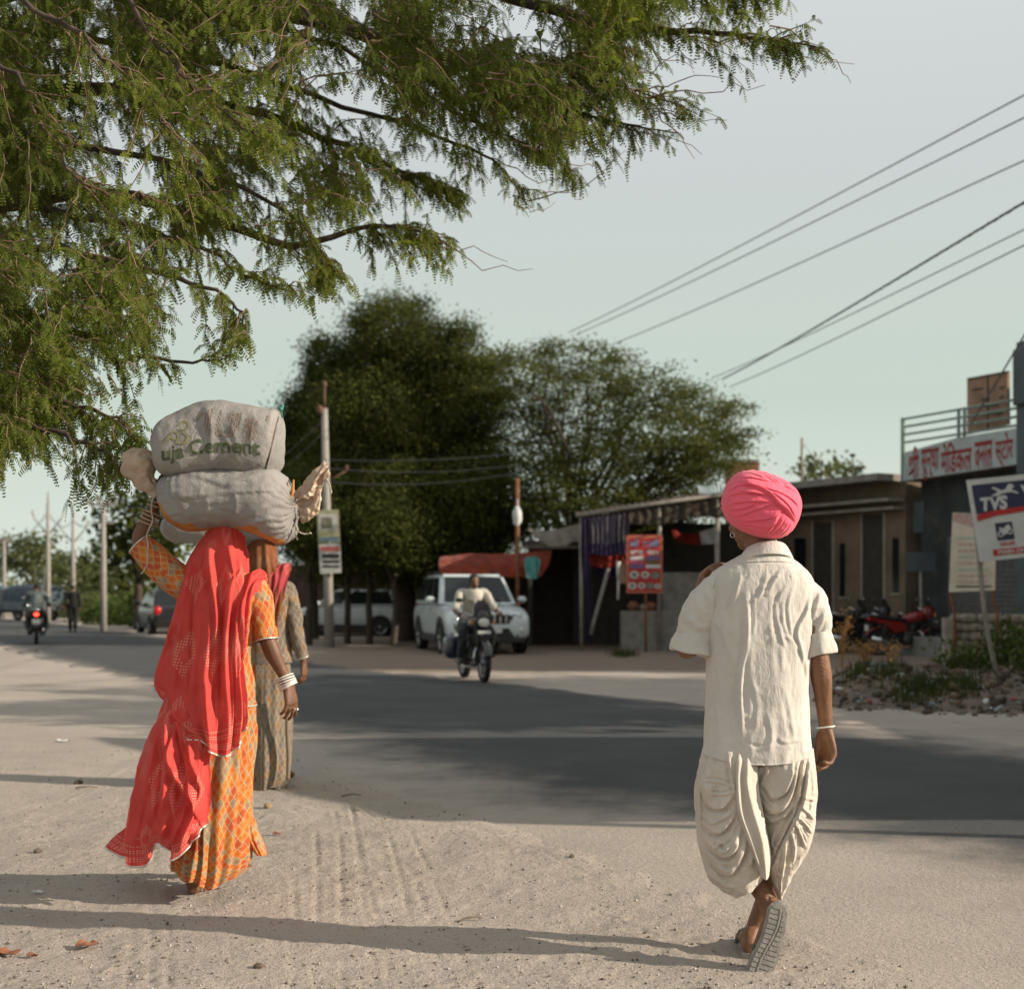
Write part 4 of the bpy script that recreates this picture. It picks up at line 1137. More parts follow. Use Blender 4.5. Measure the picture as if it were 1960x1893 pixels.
# generic wound layers all round, so that the far side is folded cloth too
ph = (nt_[:, 2] * .9 + .25 * nt_[:, 0] + .12 * vnoise(U, 2.2, 5)) * 11
saw = (ph - np.floor(ph)); front = np.clip((Vt[:, 1] - TC[1] + .02) / .05, 0, 1)
Vt += nt_ * (.006 * (saw - .5) * front)[:, None]
TS = [tz(p) for p in (
    [(500, 240), (700, 170), (900, 210), (1050, 290)], [(300, 440), (500, 270), (800, 260), (1000, 300), (1180, 340)], [(290, 470), (450, 460), (620, 380), (900, 400)], [(530, 470), (700, 500), (1000, 540), (1130, 580)],
    [(300, 640), (520, 540), (800, 520), (1060, 560)], [(370, 740), (560, 690), (850, 665), (1190, 680)], [(400, 820), (700, 780), (890, 680)], [(400, 880), (600, 910), (900, 800), (1200, 690)], [(460, 930), (600, 1000), (900, 990), (1100, 960), (1280, 850), (1370, 790)],
    [(520, 1010), (700, 1050), (1000, 1110), (1130, 1090), (1250, 940)], [(600, 1110), (850, 1160), (1030, 1170), (1200, 1010), (1280, 850)], [(700, 1180), (900, 1250), (1060, 1230), (1200, 1050), (1310, 850)], [(850, 1260), (1000, 1300), (1150, 1150), (1330, 860)],
    [(1060, 1290), (1250, 1130), (1400, 900)], [(1200, 1290), (1380, 1150), (1480, 980)], [(1330, 1270), (1480, 1120), (1540, 1030)])]
TL = [(p, .0085, 2.6, 's') for p in TS]
TL += [(tz(p), .0075, 2.6, 's') for p in ([(830, 150), (1000, 200), (1200, 330), (1270, 360)], [(950, 150), (1150, 260), (1290, 360)], [(1000, 420), (1300, 520), (1500, 640), (1620, 800)], [(1150, 500), (1400, 700), (1560, 960)], [(1350, 380), (1560, 500), (1630, 560)], [(1270, 300), (1390, 360), (1340, 400)])]
TL += [(tz([(500, 300), (800, 385), (1000, 460), (1150, 570), (1250, 700), (1380, 800), (1500, 940), (1575, 1070)]), .017, 6.5, 's')]
Vt = strokes(Vt, TL, Vt[:, 1] < TC[1] + .05)
Vt += nt_ * (vnoise(Vt, 60, 4) * .0012)[:, None]
t2 = MB(); t2.add(Vt, tb_.f)
t2.build('turban', PINK, man)
# earrings, bracelet
for (x, y, dd) in ((1402, 1024, -.005), (1482, 1037, -.01)):
    q = MB(); c = npa(m_(x, y, dd)); a = np.linspace(0, 2 * np.pi, 21)
    q.tube(np.stack([c[0] + .008 * np.cos(a), c[1] + .002 * np.cos(a), c[2] + .009 * np.sin(a)], 1), .0015, 6); q.build('earring', SILVER, man)
q = MB(); c = npa(m_(1580, 1391, .03)); a = np.linspace(0, 2 * np.pi, 41)
q.tube(np.stack([c[0] + .0315 * np.cos(a), c[1] + .031 * np.sin(a), c[2] + .004 * np.cos(a + .6)], 1), .0035, 8); q.build('bracelet', BANGLE, man)
# sandal soles: the lifted one shows its tread
SOLE = M('grey rubber sole', (.33, .305, .27), .7, .25, 25, bmp=.3, bscale=120)
SOLED = M('worn rubber groove', (.12, .11, .095), .8, .2, 20)
def sandal(hl, f, up, side, tread):
    hl, f, up = npa(hl), unit(f), unit(up); s = np.cross(f, up) * side
    t_ = np.linspace(0, 1, 40); L_ = .285
    wl = .041 * (np.interp(t_, [0, .04, .12, .3, .5, .7, .85, .95, 1], [.0, .55, .84, .88, .90, 1.12, 1.1, .72, 0]))
    cur = .010 * np.sin(t_ * np.pi * 1.2)
    out = [(t_[i] * L_ - .02, wl[i] + cur[i]) for i in range(40)] + [(t_[i] * L_ - .02, -wl[i] + cur[i]) for i in range(38, 0, -1)]
    q = MB(); q.prism(out, hl - up * .028, f, s, up * .026, 0)
    inn = [(p[0] * .93 + .008, (p[1] - .003) * .86 + .003) for p in out]
    q.prism(inn, hl - up * .0335, f, s, up * .006, 0)
    if tread:
        z = hl - up * .0338
        for i in range(15):                      # cross bars with gaps for the long groove
            x = -.006 + i * .0178; tt = (x + .02) / L_; w_ = np.interp(tt, t_, wl) * .84; cc = np.interp(tt, t_, cur)
            g = .013 * math.sin(tt * 5.2 + .5) + cc * .6
            for a_, b2 in ((g + .006, w_ + cc), (-w_ + cc, g - .006)):
                if b2 - a_ < .006: continue
                q.prism([(x, a_), (x + .0142, a_), (x + .0142, b2), (x, b2)], z, f, s, -up * .0046, 0)
        G_ = [(.005 + u_ * .235, .013 * math.sin((.005 + u_ * .235 + .02) / L_ * 5.2 + .5) + .006 * math.sin(u_ * 3)) for u_ in np.linspace(0, 1, 26)]
        q.tube([z + f * x - up * .0022 + s * y for x, y in G_], .0042, 6, 0)
    q.tube([hl + f * .16 + s * .045 - up * .01, hl + f * .165 + s * .03 + up * .035, hl + f * .17 + up * .048, hl + f * .165 - s * .03 + up * .035, hl + f * .16 - s * .045 - up * .01], .007, 8, 1)
    q.build('sandal', [SOLE, SOLED], man, sharp=35)
sandal(npa(hl), fdir, fup, 1, True)
sandal(npa(fR) + (0, .02, .03), (.13, 1, 0), (0, 0, 1), 1, False)
# ---------------------------------------------------------------- printed cloth
def lattice_mat(name, cols, line, su, sv, speck=(.16, .05, .02)):
    """diamond lattice with differently dyed cells, pale lines and small dark specks"""
    m, t, b = nodes_of(name)
    s = t.nodes.new('ShaderNodeSeparateXYZ'); t.links.new(uvco(t), s.inputs[0])
    wob = math_(t, 'MULTIPLY', math_(t, 'SUBTRACT', noise_(t, 22, 3), .5), .55)
    u = math_(t, 'MULTIPLY', s.outputs[0], su); v = math_(t, 'MULTIPLY', s.outputs[1], sv)
    p = math_(t, 'ADD', math_(t, 'ADD', u, v), wob); q = math_(t, 'ADD', math_(t, 'SUBTRACT', u, v), wob)
    fp, fq = math_(t, 'FLOOR', p), math_(t, 'FLOOR', q)
    cb = t.nodes.new('ShaderNodeCombineXYZ'); t.links.new(fp, cb.inputs[0]); t.links.new(fq, cb.inputs[1])
    wn = t.nodes.new('ShaderNodeTexWhiteNoise'); wn.noise_dimensions = '2D'; t.links.new(cb.outputs[0], wn.inputs['Vector'])
    rp = t.nodes.new('ShaderNodeValToRGB'); rp.color_ramp.interpolation = 'CONSTANT'
    el = rp.color_ramp.elements
    el[0].color = c4(cols[0]); el[1].position = 1 / len(cols); el[1].color = c4(cols[1])
    for i, c in enumerate(cols[2:]): e = el.new((i + 2) / len(cols)); e.color = c4(c)
    t.links.new(wn.outputs['Value'], rp.inputs[0])
    dp = math_(t, 'ABSOLUTE', math_(t, 'SUBTRACT', math_(t, 'FRACT', p), .5)); dq = math_(t, 'ABSOLUTE', math_(t, 'SUBTRACT', math_(t, 'FRACT', q), .5))
    edge = math_(t, 'MAXIMUM', dp, dq)
    sp = ramp(t, noise_(t, 95, 2, .6), .60, .68)
    col = mixc(t, math_(t, 'MULTIPLY', sp, .75), rp.outputs[0], speck)
    ctr = math_(t, 'LESS_THAN', edge, .16)
    col = mixc(t, math_(t, 'MULTIPLY', ctr, .5), col, cols[1])
    inner = math_(t, 'LESS_THAN', math_(t, 'ABSOLUTE', math_(t, 'SUBTRACT', edge, .27)), .025)
    col = mixc(t, math_(t, 'MULTIPLY', inner, .45), col, line)
    col = mixc(t, math_(t, 'MULTIPLY', ramp(t, edge, .40, .45), math_(t, 'ADD', math_(t, 'MULTIPLY', ramp(t, noise_(t, 40, 3), .3, .6), .5), .45)), col, line)
    col = mixc(t, math_(t, 'MULTIPLY', ramp(t, noise_(t, 7, 5), .45, .75), .2), col, tuple(x * .6 for x in line))
    t.links.new(col, b.inputs['Base Color']); b.inputs['Roughness'].default_value = .9; b.inputs['Specular IOR Level'].default_value = .12
    bump(t, b, math_(t, 'ADD', noise_(t, 60, 4, .6), math_(t, 'MULTIPLY', noise_(t, 260, 2), .3)), .3, .005)
    return m

def dotted_mat(name, base, dots, sheer=.25, off=0.):
    """thin dyed veil with tie-dyed dot figures (uv in metres)"""
    m, t, b = nodes_of(name)
    s = t.nodes.new('ShaderNodeSeparateXYZ'); t.links.new(uvco(t), s.inputs[0])
    def tri(x, k, o=0.): return math_(t, 'ABSOLUTE', math_(t, 'SUBTRACT', math_(t, 'FRACT', math_(t, 'ADD', math_(t, 'MULTIPLY', x, k), o)), .5))
    du, dv = tri(s.outputs[0], 92), tri(s.outputs[1], 92)
    dot = math_(t, 'LESS_THAN', math_(t, 'ADD', math_(t, 'MULTIPLY', du, du), math_(t, 'MULTIPLY', dv, dv)), .085)
    wb1 = math_(t, 'MULTIPLY', math_(t, 'SUBTRACT', noise_(t, 4.5, 2), .5), 1.1)
    cu, cv = tri(math_(t, 'ADD', s.outputs[0], math_(t, 'MULTIPLY', wb1, .05)), 5.1, off), tri(math_(t, 'ADD', s.outputs[1], math_(t, 'MULTIPLY', wb1, .09)), 3.7, off)
    dm = math_(t, 'ADD', cu, cv)
    ringm = math_(t, 'MULTIPLY', math_(t, 'GREATER_THAN', dm, .16), math_(t, 'LESS_THAN', dm, .36))
    fl = t.nodes.new('ShaderNodeCombineXYZ')
    t.links.new(math_(t, 'FLOOR', math_(t, 'ADD', math_(t, 'MULTIPLY', math_(t, 'ADD', s.outputs[0], math_(t, 'MULTIPLY', wb1, .05)), 5.1), off)), fl.inputs[0]); t.links.new(math_(t, 'FLOOR', math_(t, 'ADD', math_(t, 'MULTIPLY', math_(t, 'ADD', s.outputs[1], math_(t, 'MULTIPLY', wb1, .09)), 3.7), off)), fl.inputs[1])
    wn = t.nodes.new('ShaderNodeTexWhiteNoise'); wn.noise_dimensions = '2D'; t.links.new(fl.outputs[0], wn.inputs['Vector'])
    on = math_(t, 'GREATER_THAN', wn.outputs['Value'], .50)
    msk = math_(t, 'MULTIPLY', ringm, on)
    # border rows near the hem: v runs to 0 at the hem
    bd = math_(t, 'LESS_THAN', s.outputs[1], .11); gap = math_(t, 'GREATER_THAN', tri(s.outputs[1], 27), .16)
    msk = math_(t, 'MAXIMUM', msk, math_(t, 'MULTIPLY', bd, gap))
    f = math_(t, 'MULTIPLY', math_(t, 'MULTIPLY', dot, msk), .85)
    col = mixc(t, ramp(t, noise_(t, 6, 5, .6), .3, .75), base, tuple(x * .8 for x in base))
    wash = math_(t, 'MULTIPLY', ramp(t, noise_(t, 3.1, 3), .52, .72), .28)
    col = mixc(t, wash, col, dots)
    col = mixc(t, f, col, dots)
    t.links.new(col, b.inputs['Base Color']); b.inputs['Roughness'].default_value = .85; b.inputs['Specular IOR Level'].default_value = .15
    bump(t, b, math_(t, 'ADD', noise_(t, 55, 4, .6), math_(t, 'MULTIPLY', noise_(t, 240, 2), .4)), .35, .005)
    tr = t.nodes.new('ShaderNodeBsdfTranslucent'); t.links.new(col, tr.inputs['Color'])
    mx = t.nodes.new('ShaderNodeMixShader'); mx.inputs[0].default_value = sheer
    o = t.nodes['Material Output']
    t.links.new(b.outputs[0], mx.inputs[1]); t.links.new(tr.outputs[0], mx.inputs[2]); t.links.new(mx.outputs[0], o.inputs['Surface'])
    return m

ORANGE = lattice_mat('orange block print', [(.50, .125, .022), (.44, .085, .02), (.27, .22, .14), (.44, .17, .03), (.40, .06, .025), (.22, .19, .135), (.52, .135, .02)], (.46, .29, .14), 22, 22)
GREYP = lattice_mat('grey block print', [(.15, .125, .10), (.21, .115, .05), (.10, .097, .09), (.17, .14, .11), (.12, .105, .09)], (.32, .25, .18), 17, 17, (.06, .05, .045))
VEIL = dotted_mat('coral tie dyed veil', (.72, .088, .075), (.78, .38, .28), .30)
BEAD = M('silver beading', (.70, .66, .58), .3, .4, 200, metal=.5)

def sheet(mb, ctrl, nu, nv, wu, wv, pl=(), m=0, hem=None, vflip=True, noise=(.006, 24, 6, 1), st=None):
    """control net of world points -> cloth with pleats; pl: (count, amplitude, phase, power of v)"""
    S = net(ctrl, nu, nv)
    N_ = grid_normals(S)
    if N_[nv // 2, nu // 2] @ np.array([0, -1, 0]) < 0: N_ = -N_
    u = np.linspace(0, 1, nu)[None]; v = np.linspace(0, 1, nv)[:, None]
    d = 0
    wob = vnoise(np.stack([np.repeat(u, nv, 0) * 3, np.repeat(v, nu, 1) * 2.2, np.zeros((nv, nu))], -1).reshape(-1, 3), 1, noise[3]).reshape(nv, nu)
    for (cnt, amp, phs, pw) in pl:
        a = np.sin(2 * np.pi * (cnt * u + phs + wob * .55))
        d = d + amp * np.sign(a) * np.abs(a) ** .8 * v ** pw
    d = d + vnoise(S.reshape(-1, 3) * (noise[1], noise[1], noise[2]), 1, noise[3]).reshape(nv, nu) * noise[0]
    d = d - np.abs(vnoise(S.reshape(-1, 3) * (noise[1] * 1.7, noise[1] * 1.7, noise[2] * 2.2), 1, noise[3] + 3).reshape(nv, nu)) * noise[0] * .8
    S = S + N_ * np.asarray(d)[..., None]
    if st is not None: S = strokes(S.reshape(-1, 3), st).reshape(S.shape)
    uu, vv = np.meshgrid(np.linspace(0, wu, nu), np.linspace(wv, 0, nv) if vflip else np.linspace(0, wv, nv))
    mb.loft(S, m, False, False, True, np.stack([uu.ravel(), vv.ravel()], 1))
    if hem is not None: mb.tube(S[-1], .0042, 6, hem)
    return S

# ---------------------------------------------------------------- the woman in the red veil
DW = 5.9
def w_(x, y, dd=0.): return W(x, y, DW + dd)
woman = thing('person', 'woman in long coral red veil and orange patterned skirt balancing cement sacks on her head', 'woman', tuple(G(385, 1722)))
hL = G(368, 1724); hR = npa(G(425, 1686)) + (0, 0, .02)
jw = dict(pelvis=w_(420, 1365, .0), chest=w_(426, 1185, 0), neck=w_(430, 1095, .0), head=w_(433, 1062, .02), yaw=R(6),
          shL=w_(350, 1120, 0), elL=w_(270, 1046, .02), wrL=w_(299, 958, .0), handL=(unit(npa(w_(314, 893, .0)) - npa(w_(299, 958, 0))), (.75, .6, 0), -1, (10, 18, 18), .95),
          shR=w_(492, 1118, 0), elR=w_(514, 1228, -.03), wrR=w_(550, 1306, .0), handR=((.22, .0, -1), (-.75, .45, 0), 1, (14, 22, 20), 1.0, .10, (.3, .9)),
          hipL=w_(395, 1390, 0), knL=w_(385, 1560, -.02), anL=w_(370, 1690, .03), footL=(npa(hL) + (0, .02, .02), (-.05, 1, 0), (0, 0, 1), .24, 1),
          hipR=w_(445, 1390, 0), knR=w_(440, 1560, .18), anR=w_(428, 1672, .42), footR=(npa(hR) + (0, 0, .0), (.35, 1, .0), (0, 0, 1), .24, -1))
Vb, Fb, Nb = body(jw, .94, .095, .0055, 2)
b_ = MB(); b_.add(Vb, Fb); b_.build('body', SKIN2, woman)
# kurta: body and two sleeves
kb = MB()
rows = [(1085, 412, 452, .06), (1098, 385, 476, .085), (1112, 362, 494, .10), (1140, 352, 500, .11), (1200, 352, 494, .115), (1270, 350, 488, .12), (1330, 345, 490, .13), (1349, 342, 492, .135)]
S = lofted(rows, DW, 130, 120, 2.2)
N_ = grid_normals(S); N_ = N_ if N_[60, 0] @ np.array([0, -1, 0]) > 0 else -N_
S = S + N_ * (vnoise(S.reshape(-1, 3) * (18, 18, 6), 1, 3).reshape(S.shape[:2]) * .008)[..., None]
uu, vv = np.meshgrid(np.linspace(0, 1.0, 130), np.linspace(.6, 0, 120)); kb.loft(S, 0, True, False, True, np.stack([uu.ravel(), vv.ravel()], 1))
kb.tube(np.vstack([S[-1], S[-1][:1]]), .004, 6, 1)
def wsleeve(cl, radii, seed, fn, mb, n=72, k=60, amp=.006, end=True):
    C = cr1([npa(fn(*c)) for c in cl], k); r = cr1(np.array(radii), k)
    q = MB(); q.tube(C, r, n, 0, False, 1.0, up=(0, -1, 0))
    V0 = q.v[0]; cen = np.repeat(C, n, 0); nr = V0 - cen; nr /= np.linalg.norm(nr, axis=1)[:, None]
    V0 = V0 + nr * (vnoise(V0, 20, seed) * amp - np.abs(vnoise(V0 * (1, 1, 1.7), 36, seed + 1)) * amp * .8)[:, None]
    tt = np.repeat(np.linspace(0, 1, k), n); th_ = np.tile(np.linspace(0, 1, n, endpoint=False), k)
    mb.add(V0, q.f, 0, True, np.stack([np.abs(th_ - .5) * 2 * .28, tt * np.linalg.norm(np.diff(C, axis=0), axis=1).sum()], 1))
    if end: e_ = V0.reshape(k, n, 3)[-1]; mb.tube(np.vstack([e_, e_[:1]]), .0035, 6, 1)
wsleeve([(440, 1130, 0), (482, 1125, 0), (497, 1160, -.01), (508, 1225, -.03)], [.045, .062, .062, .052], 5, w_, kb)
wsleeve([(400, 1135, 0), (350, 1118, 0), (310, 1085, .01), (268, 1042, .015)], [.05, .070, .072, .058], 8, w_, kb)
kb.build('kurta', [ORANGE, BEAD], woman)
# skirt
sk = MB()
rows = [(1320, 352, 486, .12), (1360, 344, 492, .14), (1430, 342, 488, .16), (1500, 342, 484, .18), (1560, 342, 479, .2), (1620, 342, 477, .21), (1655, 341, 474, .22), (1676, 342, 466, .22)]
S = lofted(rows, DW, 260, 170, 2.1)
N_ = grid_normals(S); N_ = N_ if N_[80, 0] @ np.array([0, -1, 0]) > 0 else -N_
u = np.linspace(0, 1, 260)[None]; v = np.linspace(0, 1, 170)[:, None]
wob = vnoise(np.stack([np.repeat(u, 170, 0) * 5, np.repeat(v, 260, 1) * 2, np.zeros((170, 260))], -1).reshape(-1, 3), 1, 4).reshape(170, 260)
a = np.sin(2 * np.pi * (21 * u + wob * .9))
S = S + N_ * (a * .014 * v ** .8 + vnoise(S.reshape(-1, 3) * (14, 14, 6), 1, 6).reshape(170, 260) * .012)[..., None]
th = np.linspace(0, 2 * np.pi, 260, endpoint=False) - np.pi / 2
Pb_ = pix(S[-1]); tgt = np.interp(Pb_[:, 0], [335, 345, 356, 372, 388, 398, 412, 425, 450, 472, 480], [1668, 1684, 1690, 1688, 1699, 1705, 1700, 1690, 1680, 1662, 1655])
zt = CH + (HY - tgt) / F * S[-1][:, 1]; front = np.clip((DW + .03 - S[-1][:, 1]) / .1, 0, 1)
dz = np.where(front > 0, zt - S[-1][:, 2], 0) * front + (.05 + .02 * np.sin(th * 5)) * (1 - front)
S[:, :, 2] += (v ** 5) * dz[None]
uu, vv = np.meshgrid(np.linspace(0, 1.6, 260), np.linspace(.85, 0, 170)); sk.loft(S, 0, True, False, True, np.stack([uu.ravel(), vv.ravel()], 1))
# loose front corner swinging out on the right
sheet(sk, [[tuple(w_(x, y, dd)) for (x, y, dd) in r_] for r_ in (
    [(462, 1540, .0), (472, 1530, .02), (478, 1525, .06), (480, 1530, .1)], [(465, 1580, .0), (476, 1570, .01), (486, 1562, .06), (488, 1570, .1)], [(474, 1610, .0), (484, 1605, .0), (496, 1598, .05), (498, 1600, .1)],
    [(490, 1632, .02), (498, 1638, .0), (508, 1636, .04), (512, 1630, .09)])], 40, 60, .25, .3, ((3, .006, 0, .5),))
sk.build('skirt', [ORANGE, BEAD], woman)
# veil
vb = MB()
def rowsw(R_): return [[tuple(w_(*p)) for p in r_] for r_ in R_]
A_ = rowsw([
    [(390, 1034, .10), (393, 1016, .0), (408, 1006, -.07), (430, 1004, -.09), (452, 1008, -.08), (467, 1024, -.03), (473, 1040, .07)],
    [(372, 1062, .12), (376, 1052, .0), (395, 1048, -.10), (428, 1048, -.125), (455, 1048, -.11), (472, 1056, -.04), (478, 1066, .07)],
    [(350, 1110, .12), (354, 1100, -.01), (387, 1100, -.12), (428, 1100, -.15), (455, 1100, -.13), (467, 1100, -.08), (470, 1110, .0)],
    [(340, 1170, .1), (342, 1160, -.05), (376, 1160, -.15), (420, 1160, -.175), (446, 1160, -.165), (460, 1158, -.14), (466, 1160, -.10)],
    [(322, 1240, .1), (325, 1230, -.05), (365, 1235, -.16), (410, 1235, -.185), (438, 1235, -.185), (453, 1230, -.17), (459, 1230, -.14)],
    [(302, 1305, .08), (304, 1300, -.06), (350, 1310, -.17), (400, 1310, -.20), (440, 1310, -.20), (456, 1300, -.19), (463, 1300, -.16)],
    [(320, 1342, .05), (322, 1338, -.08), (352, 1375, -.19), (400, 1385, -.225), (440, 1375, -.215), (458, 1365, -.20), (465, 1358, -.17)],
    [(340, 1362, .0), (345, 1388, -.12), (374, 1412, -.205), (405, 1440, -.24), (432, 1447, -.23), (452, 1432, -.21), (464, 1392, -.18)]])
sheet(vb, A_, 230, 260, .95, 1.0, ((5, .020, .1, .5), (11, .007, .3, .6)), 0, 1, True, (.010, 20, 3.5, 2),
      [([(377, 1013), (362, 1083), (340, 1170), (312, 1242), (308, 1290)], .026, 7, 'r'), ([(401, 1019), (403, 1083), (416, 1170), (414, 1260), (406, 1330)], .024, 6, 'r'), ([(464, 1083), (437, 1126), (428, 1199), (424, 1290), (423, 1380)], .026, 6, 's'), ([(385, 1060), (372, 1150), (368, 1244), (360, 1350)], .024, 6, 's'),
       ([(345, 1180), (338, 1260), (330, 1330)], .02, 6, 'r'), ([(455, 1180), (446, 1260), (450, 1350), (444, 1410)], .018, 5, 'r'), ([(322, 1325), (326, 1352), (340, 1375), (385, 1410)], .022, 7, 'r'), ([(395, 1300), (398, 1360), (404, 1420)], .018, 6, 'r'), ([(436, 1040), (444, 1080), (452, 1100)], .008, 4, 'r')])
B_ = rowsw([
    [(335, 1322, .05), (322, 1330, -.10), (335, 1345, -.16), (352, 1362, -.19), (372, 1385, -.20), (392, 1405, -.20), (410, 1420, -.19)],
    [(300, 1385, .1), (298, 1385, -.08), (318, 1398, -.18), (340, 1410, -.205), (362, 1420, -.21), (385, 1440, -.215), (402, 1455, -.20)],
    [(272, 1460, .12), (272, 1460, -.08), (298, 1470, -.20), (326, 1480, -.235), (352, 1485, -.24), (380, 1495, -.25), (404, 1495, -.21)],
    [(252, 1535, .15), (253, 1532, -.08), (282, 1545, -.22), (314, 1550, -.255), (345, 1555, -.265), (376, 1555, -.27), (405, 1540, -.22)],
    [(238, 1590, .16), (242, 1592, -.08), (268, 1605, -.22), (300, 1588, -.26), (330, 1605, -.28), (366, 1590, -.28), (396, 1565, -.22)],
    [(206, 1624, .16), (232, 1642, -.06), (278, 1657, -.20), (302, 1612, -.24), (332, 1643, -.27), (368, 1612, -.28), (390, 1570, -.22)]])
sheet(vb, B_, 190, 220, .8, .75, ((4, .020, .25, .5), (9, .008, .1, .6)), 0, 1, True, (.010, 18, 4, 5),
      [([(318, 1345), (320, 1432), (343, 1490), (377, 1543), (385, 1570)], .040, 9, 'r'), ([(335, 1375), (350, 1447), (364, 1519), (382, 1575)], .032, 7, 's'), ([(389, 1450), (384, 1530), (360, 1590), (338, 1632)], .030, 7, 'r'), ([(300, 1400), (285, 1480), (270, 1560), (255, 1630)], .026, 8, 'r'), ([(312, 1440), (308, 1520), (300, 1590)], .028, 8, 's'), ([(330, 1520), (338, 1570), (325, 1625)], .024, 7, 'r'), ([(360, 1410), (372, 1470), (392, 1510)], .022, 6, 'r')])
C_ = rowsw([
    [(462, 1122, -.10), (478, 1098, -.07), (492, 1089, .0), (504, 1092, .07), (510, 1105, .13)], [(458, 1145, -.15), (474, 1118, -.13), (492, 1100, -.09), (506, 1104, .0), (511, 1118, .1)],
    [(452, 1190, -.18), (462, 1165, -.18), (476, 1135, -.16), (490, 1118, -.125), (497, 1128, -.09)], [(450, 1240, -.195), (458, 1220, -.195), (467, 1190, -.185), (476, 1165, -.165), (480, 1160, -.14)],
    [(454, 1300, -.20), (459, 1285, -.20), (464, 1260, -.19), (468, 1240, -.175), (469, 1230, -.15)]])
sheet(vb, C_, 70, 110, .3, .5, ((3, .010, 0, .3),), 0, None, True, (.006, 24, 8, 3))
vb.build('veil', [VEIL, BEAD], woman)
# blue stripe of the lining seen in a fold
# bangles and ring
def bangles(name, fn, a, b_, r0, r1, k, tr, parent, mat):
    a, b_ = npa(fn(*a)), npa(fn(*b_)); ax = unit(b_ - a); s = np.cross(ax, (0, 1, 0)); s = unit(s); n_ = np.cross(s, ax)
    for i in range(k):
        t_ = i / max(1, k - 1); c = a + (b_ - a) * t_; r = r0 + (r1 - r0) * t_; an = np.linspace(0, 2 * np.pi, 37)
        q = MB(); q.tube(c + np.cos(an)[:, None] * s * r + np.sin(an)[:, None] * n_ * r + ax * .003 * np.sin(an + i)[:, None], tr, 8); q.build(name, mat, parent)
bangles('bangle', w_, (544, 1296, 0), (552, 1314, 0), .040, .041, 6, .0036, woman, BANGLE)
DULLB = M('ivory bangle', (.40, .27, .19), .5, .25, 60)
bangles('bangle', w_, (284, 1001, .01), (291, 982, .01), .040, .038, 4, .0038, woman, DULLB)
bangles('bangle', w_, (297, 968, .0), (301, 953, .0), .034, .033, 3, .0036, woman, DULLB)
q = MB(); c = npa(w_(567, 1357, -.01)); an = np.linspace(0, 2 * np.pi, 19); q.tube(np.stack([c[0] + .011 * np.cos(an), c[1] + .011 * np.sin(an), c[2] + .002 * np.sin(an)], 1), .0026, 6); q.build('ring', SILVER, woman)
LEATH = M('tan sandal', (.26, .15, .085), .7, .3, 25)
def flat_sandal(h, f, parent, L_=.25, up=(0, 0, 1), side=1):
    f, up, h = unit(f), unit(up), npa(h); s = np.cross(f, up) * side
    t_ = np.linspace(0, 1, 24); wl = .040 * np.interp(t_, [0, .05, .3, .7, .9, 1], [0, .7, .8, 1.1, .9, 0])
    out = [(t_[i] * L_ - .015, wl[i]) for i in range(24)] + [(t_[i] * L_ - .015, -wl[i]) for i in range(22, 0, -1)]
    q = MB(); q.prism(out, h, f, s, up * .014, 0)
    for x0 in (.15, .07):
        q.tube([h + f * x0 + s * .04 + up * .01, h + f * (x0 + .005) + s * .03 + up * .05, h + f * (x0 + .01) + up * .068, h + f * (x0 + .005) - s * .03 + up * .05, h + f * x0 - s * .04 + up * .01], .006, 8, 0)
    q.build('sandal', LEATH, parent)
flat_sandal(npa(hL) + (0, .02, .004), (-.05, 1, 0), woman)
flat_sandal(npa(hR) - (0, 0, .015), (.35, 1, 0), woman)

# ---------------------------------------------------------------- sacks
def sack_mat(name, patch):
    m, t, b = nodes_of(name)
    col = mixc(t, ramp(t, noise_(t, 5, 6, .6), .3, .72), (.285, .268, .252), (.205, .19, .178))
    w1 = t.nodes.new('ShaderNodeTexWave'); w1.bands_direction = 'Z'; w1.inputs['Scale'].default_value = 70; w1.inputs['Distortion'].default_value = .6; t.links.new(objco(t), w1.inputs['Vector'])
    w2 = t.nodes.new('ShaderNodeTexWave'); w2.bands_direction = 'X'; w2.inputs['Scale'].default_value = 70; w2.inputs['Distortion'].default_value = .6; t.links.new(objco(t), w2.inputs['Vector'])
    wv = math_(t, 'MULTIPLY', w1.outputs['Fac'], w2.outputs['Fac'])
    col = mixc(t, math_(t, 'MULTIPLY', wv, .18), col, (.42, .40, .37))
    col = mixc(t, math_(t, 'MULTIPLY', ramp(t, noise_(t, 11, 6, .7), .52, .75), .3), col, (.26, .21, .16))
    t.links.new(col, b.inputs['Base Color']); b.inputs['Roughness'].default_value = .55; b.inputs['Specular IOR Level'].default_value = .35
    cre = math_(t, 'ABSOLUTE', math_(t, 'SUBTRACT', noise_(t, 15, 5, .6, None, .6), .5))
    bump(t, b, math_(t, 'ADD', math_(t, 'MULTIPLY', cre, -3.0), math_(t, 'ADD', math_(t, 'MULTIPLY', noise_(t, 36, 5, .65), 1.0), math_(t, 'MULTIPLY', wv, .25))), .55, .009)
    return m
SACK = sack_mat('woven white sack', False)
BOUNCE_CORD = M('orange bounce on sack and cord', (.46, .20, .05), .85, .4, 9, bmp=.3, bscale=60)  # orange light bounced off the clothes, painted on; also colours a cord
SACKW = M('crumpled sack film', (.43, .31, .22), .38, .25, 10, spec=.5, bmp=.4, bscale=40)
GPRINT = M('green sack print', (.085, .105, .05), .7, .45, 60)
YPRINT = M('pale green sack print', (.22, .215, .10), .7, .3, 60)
BPRINT = M('brown sack print', (.26, .155, .10), .7, .3, 60)
SEAM = M('dark seam stitching', (.13, .11, .085), .9, .4, 80)
STRING = M('grey cord', (.44, .39, .33), .9, .3, 60)

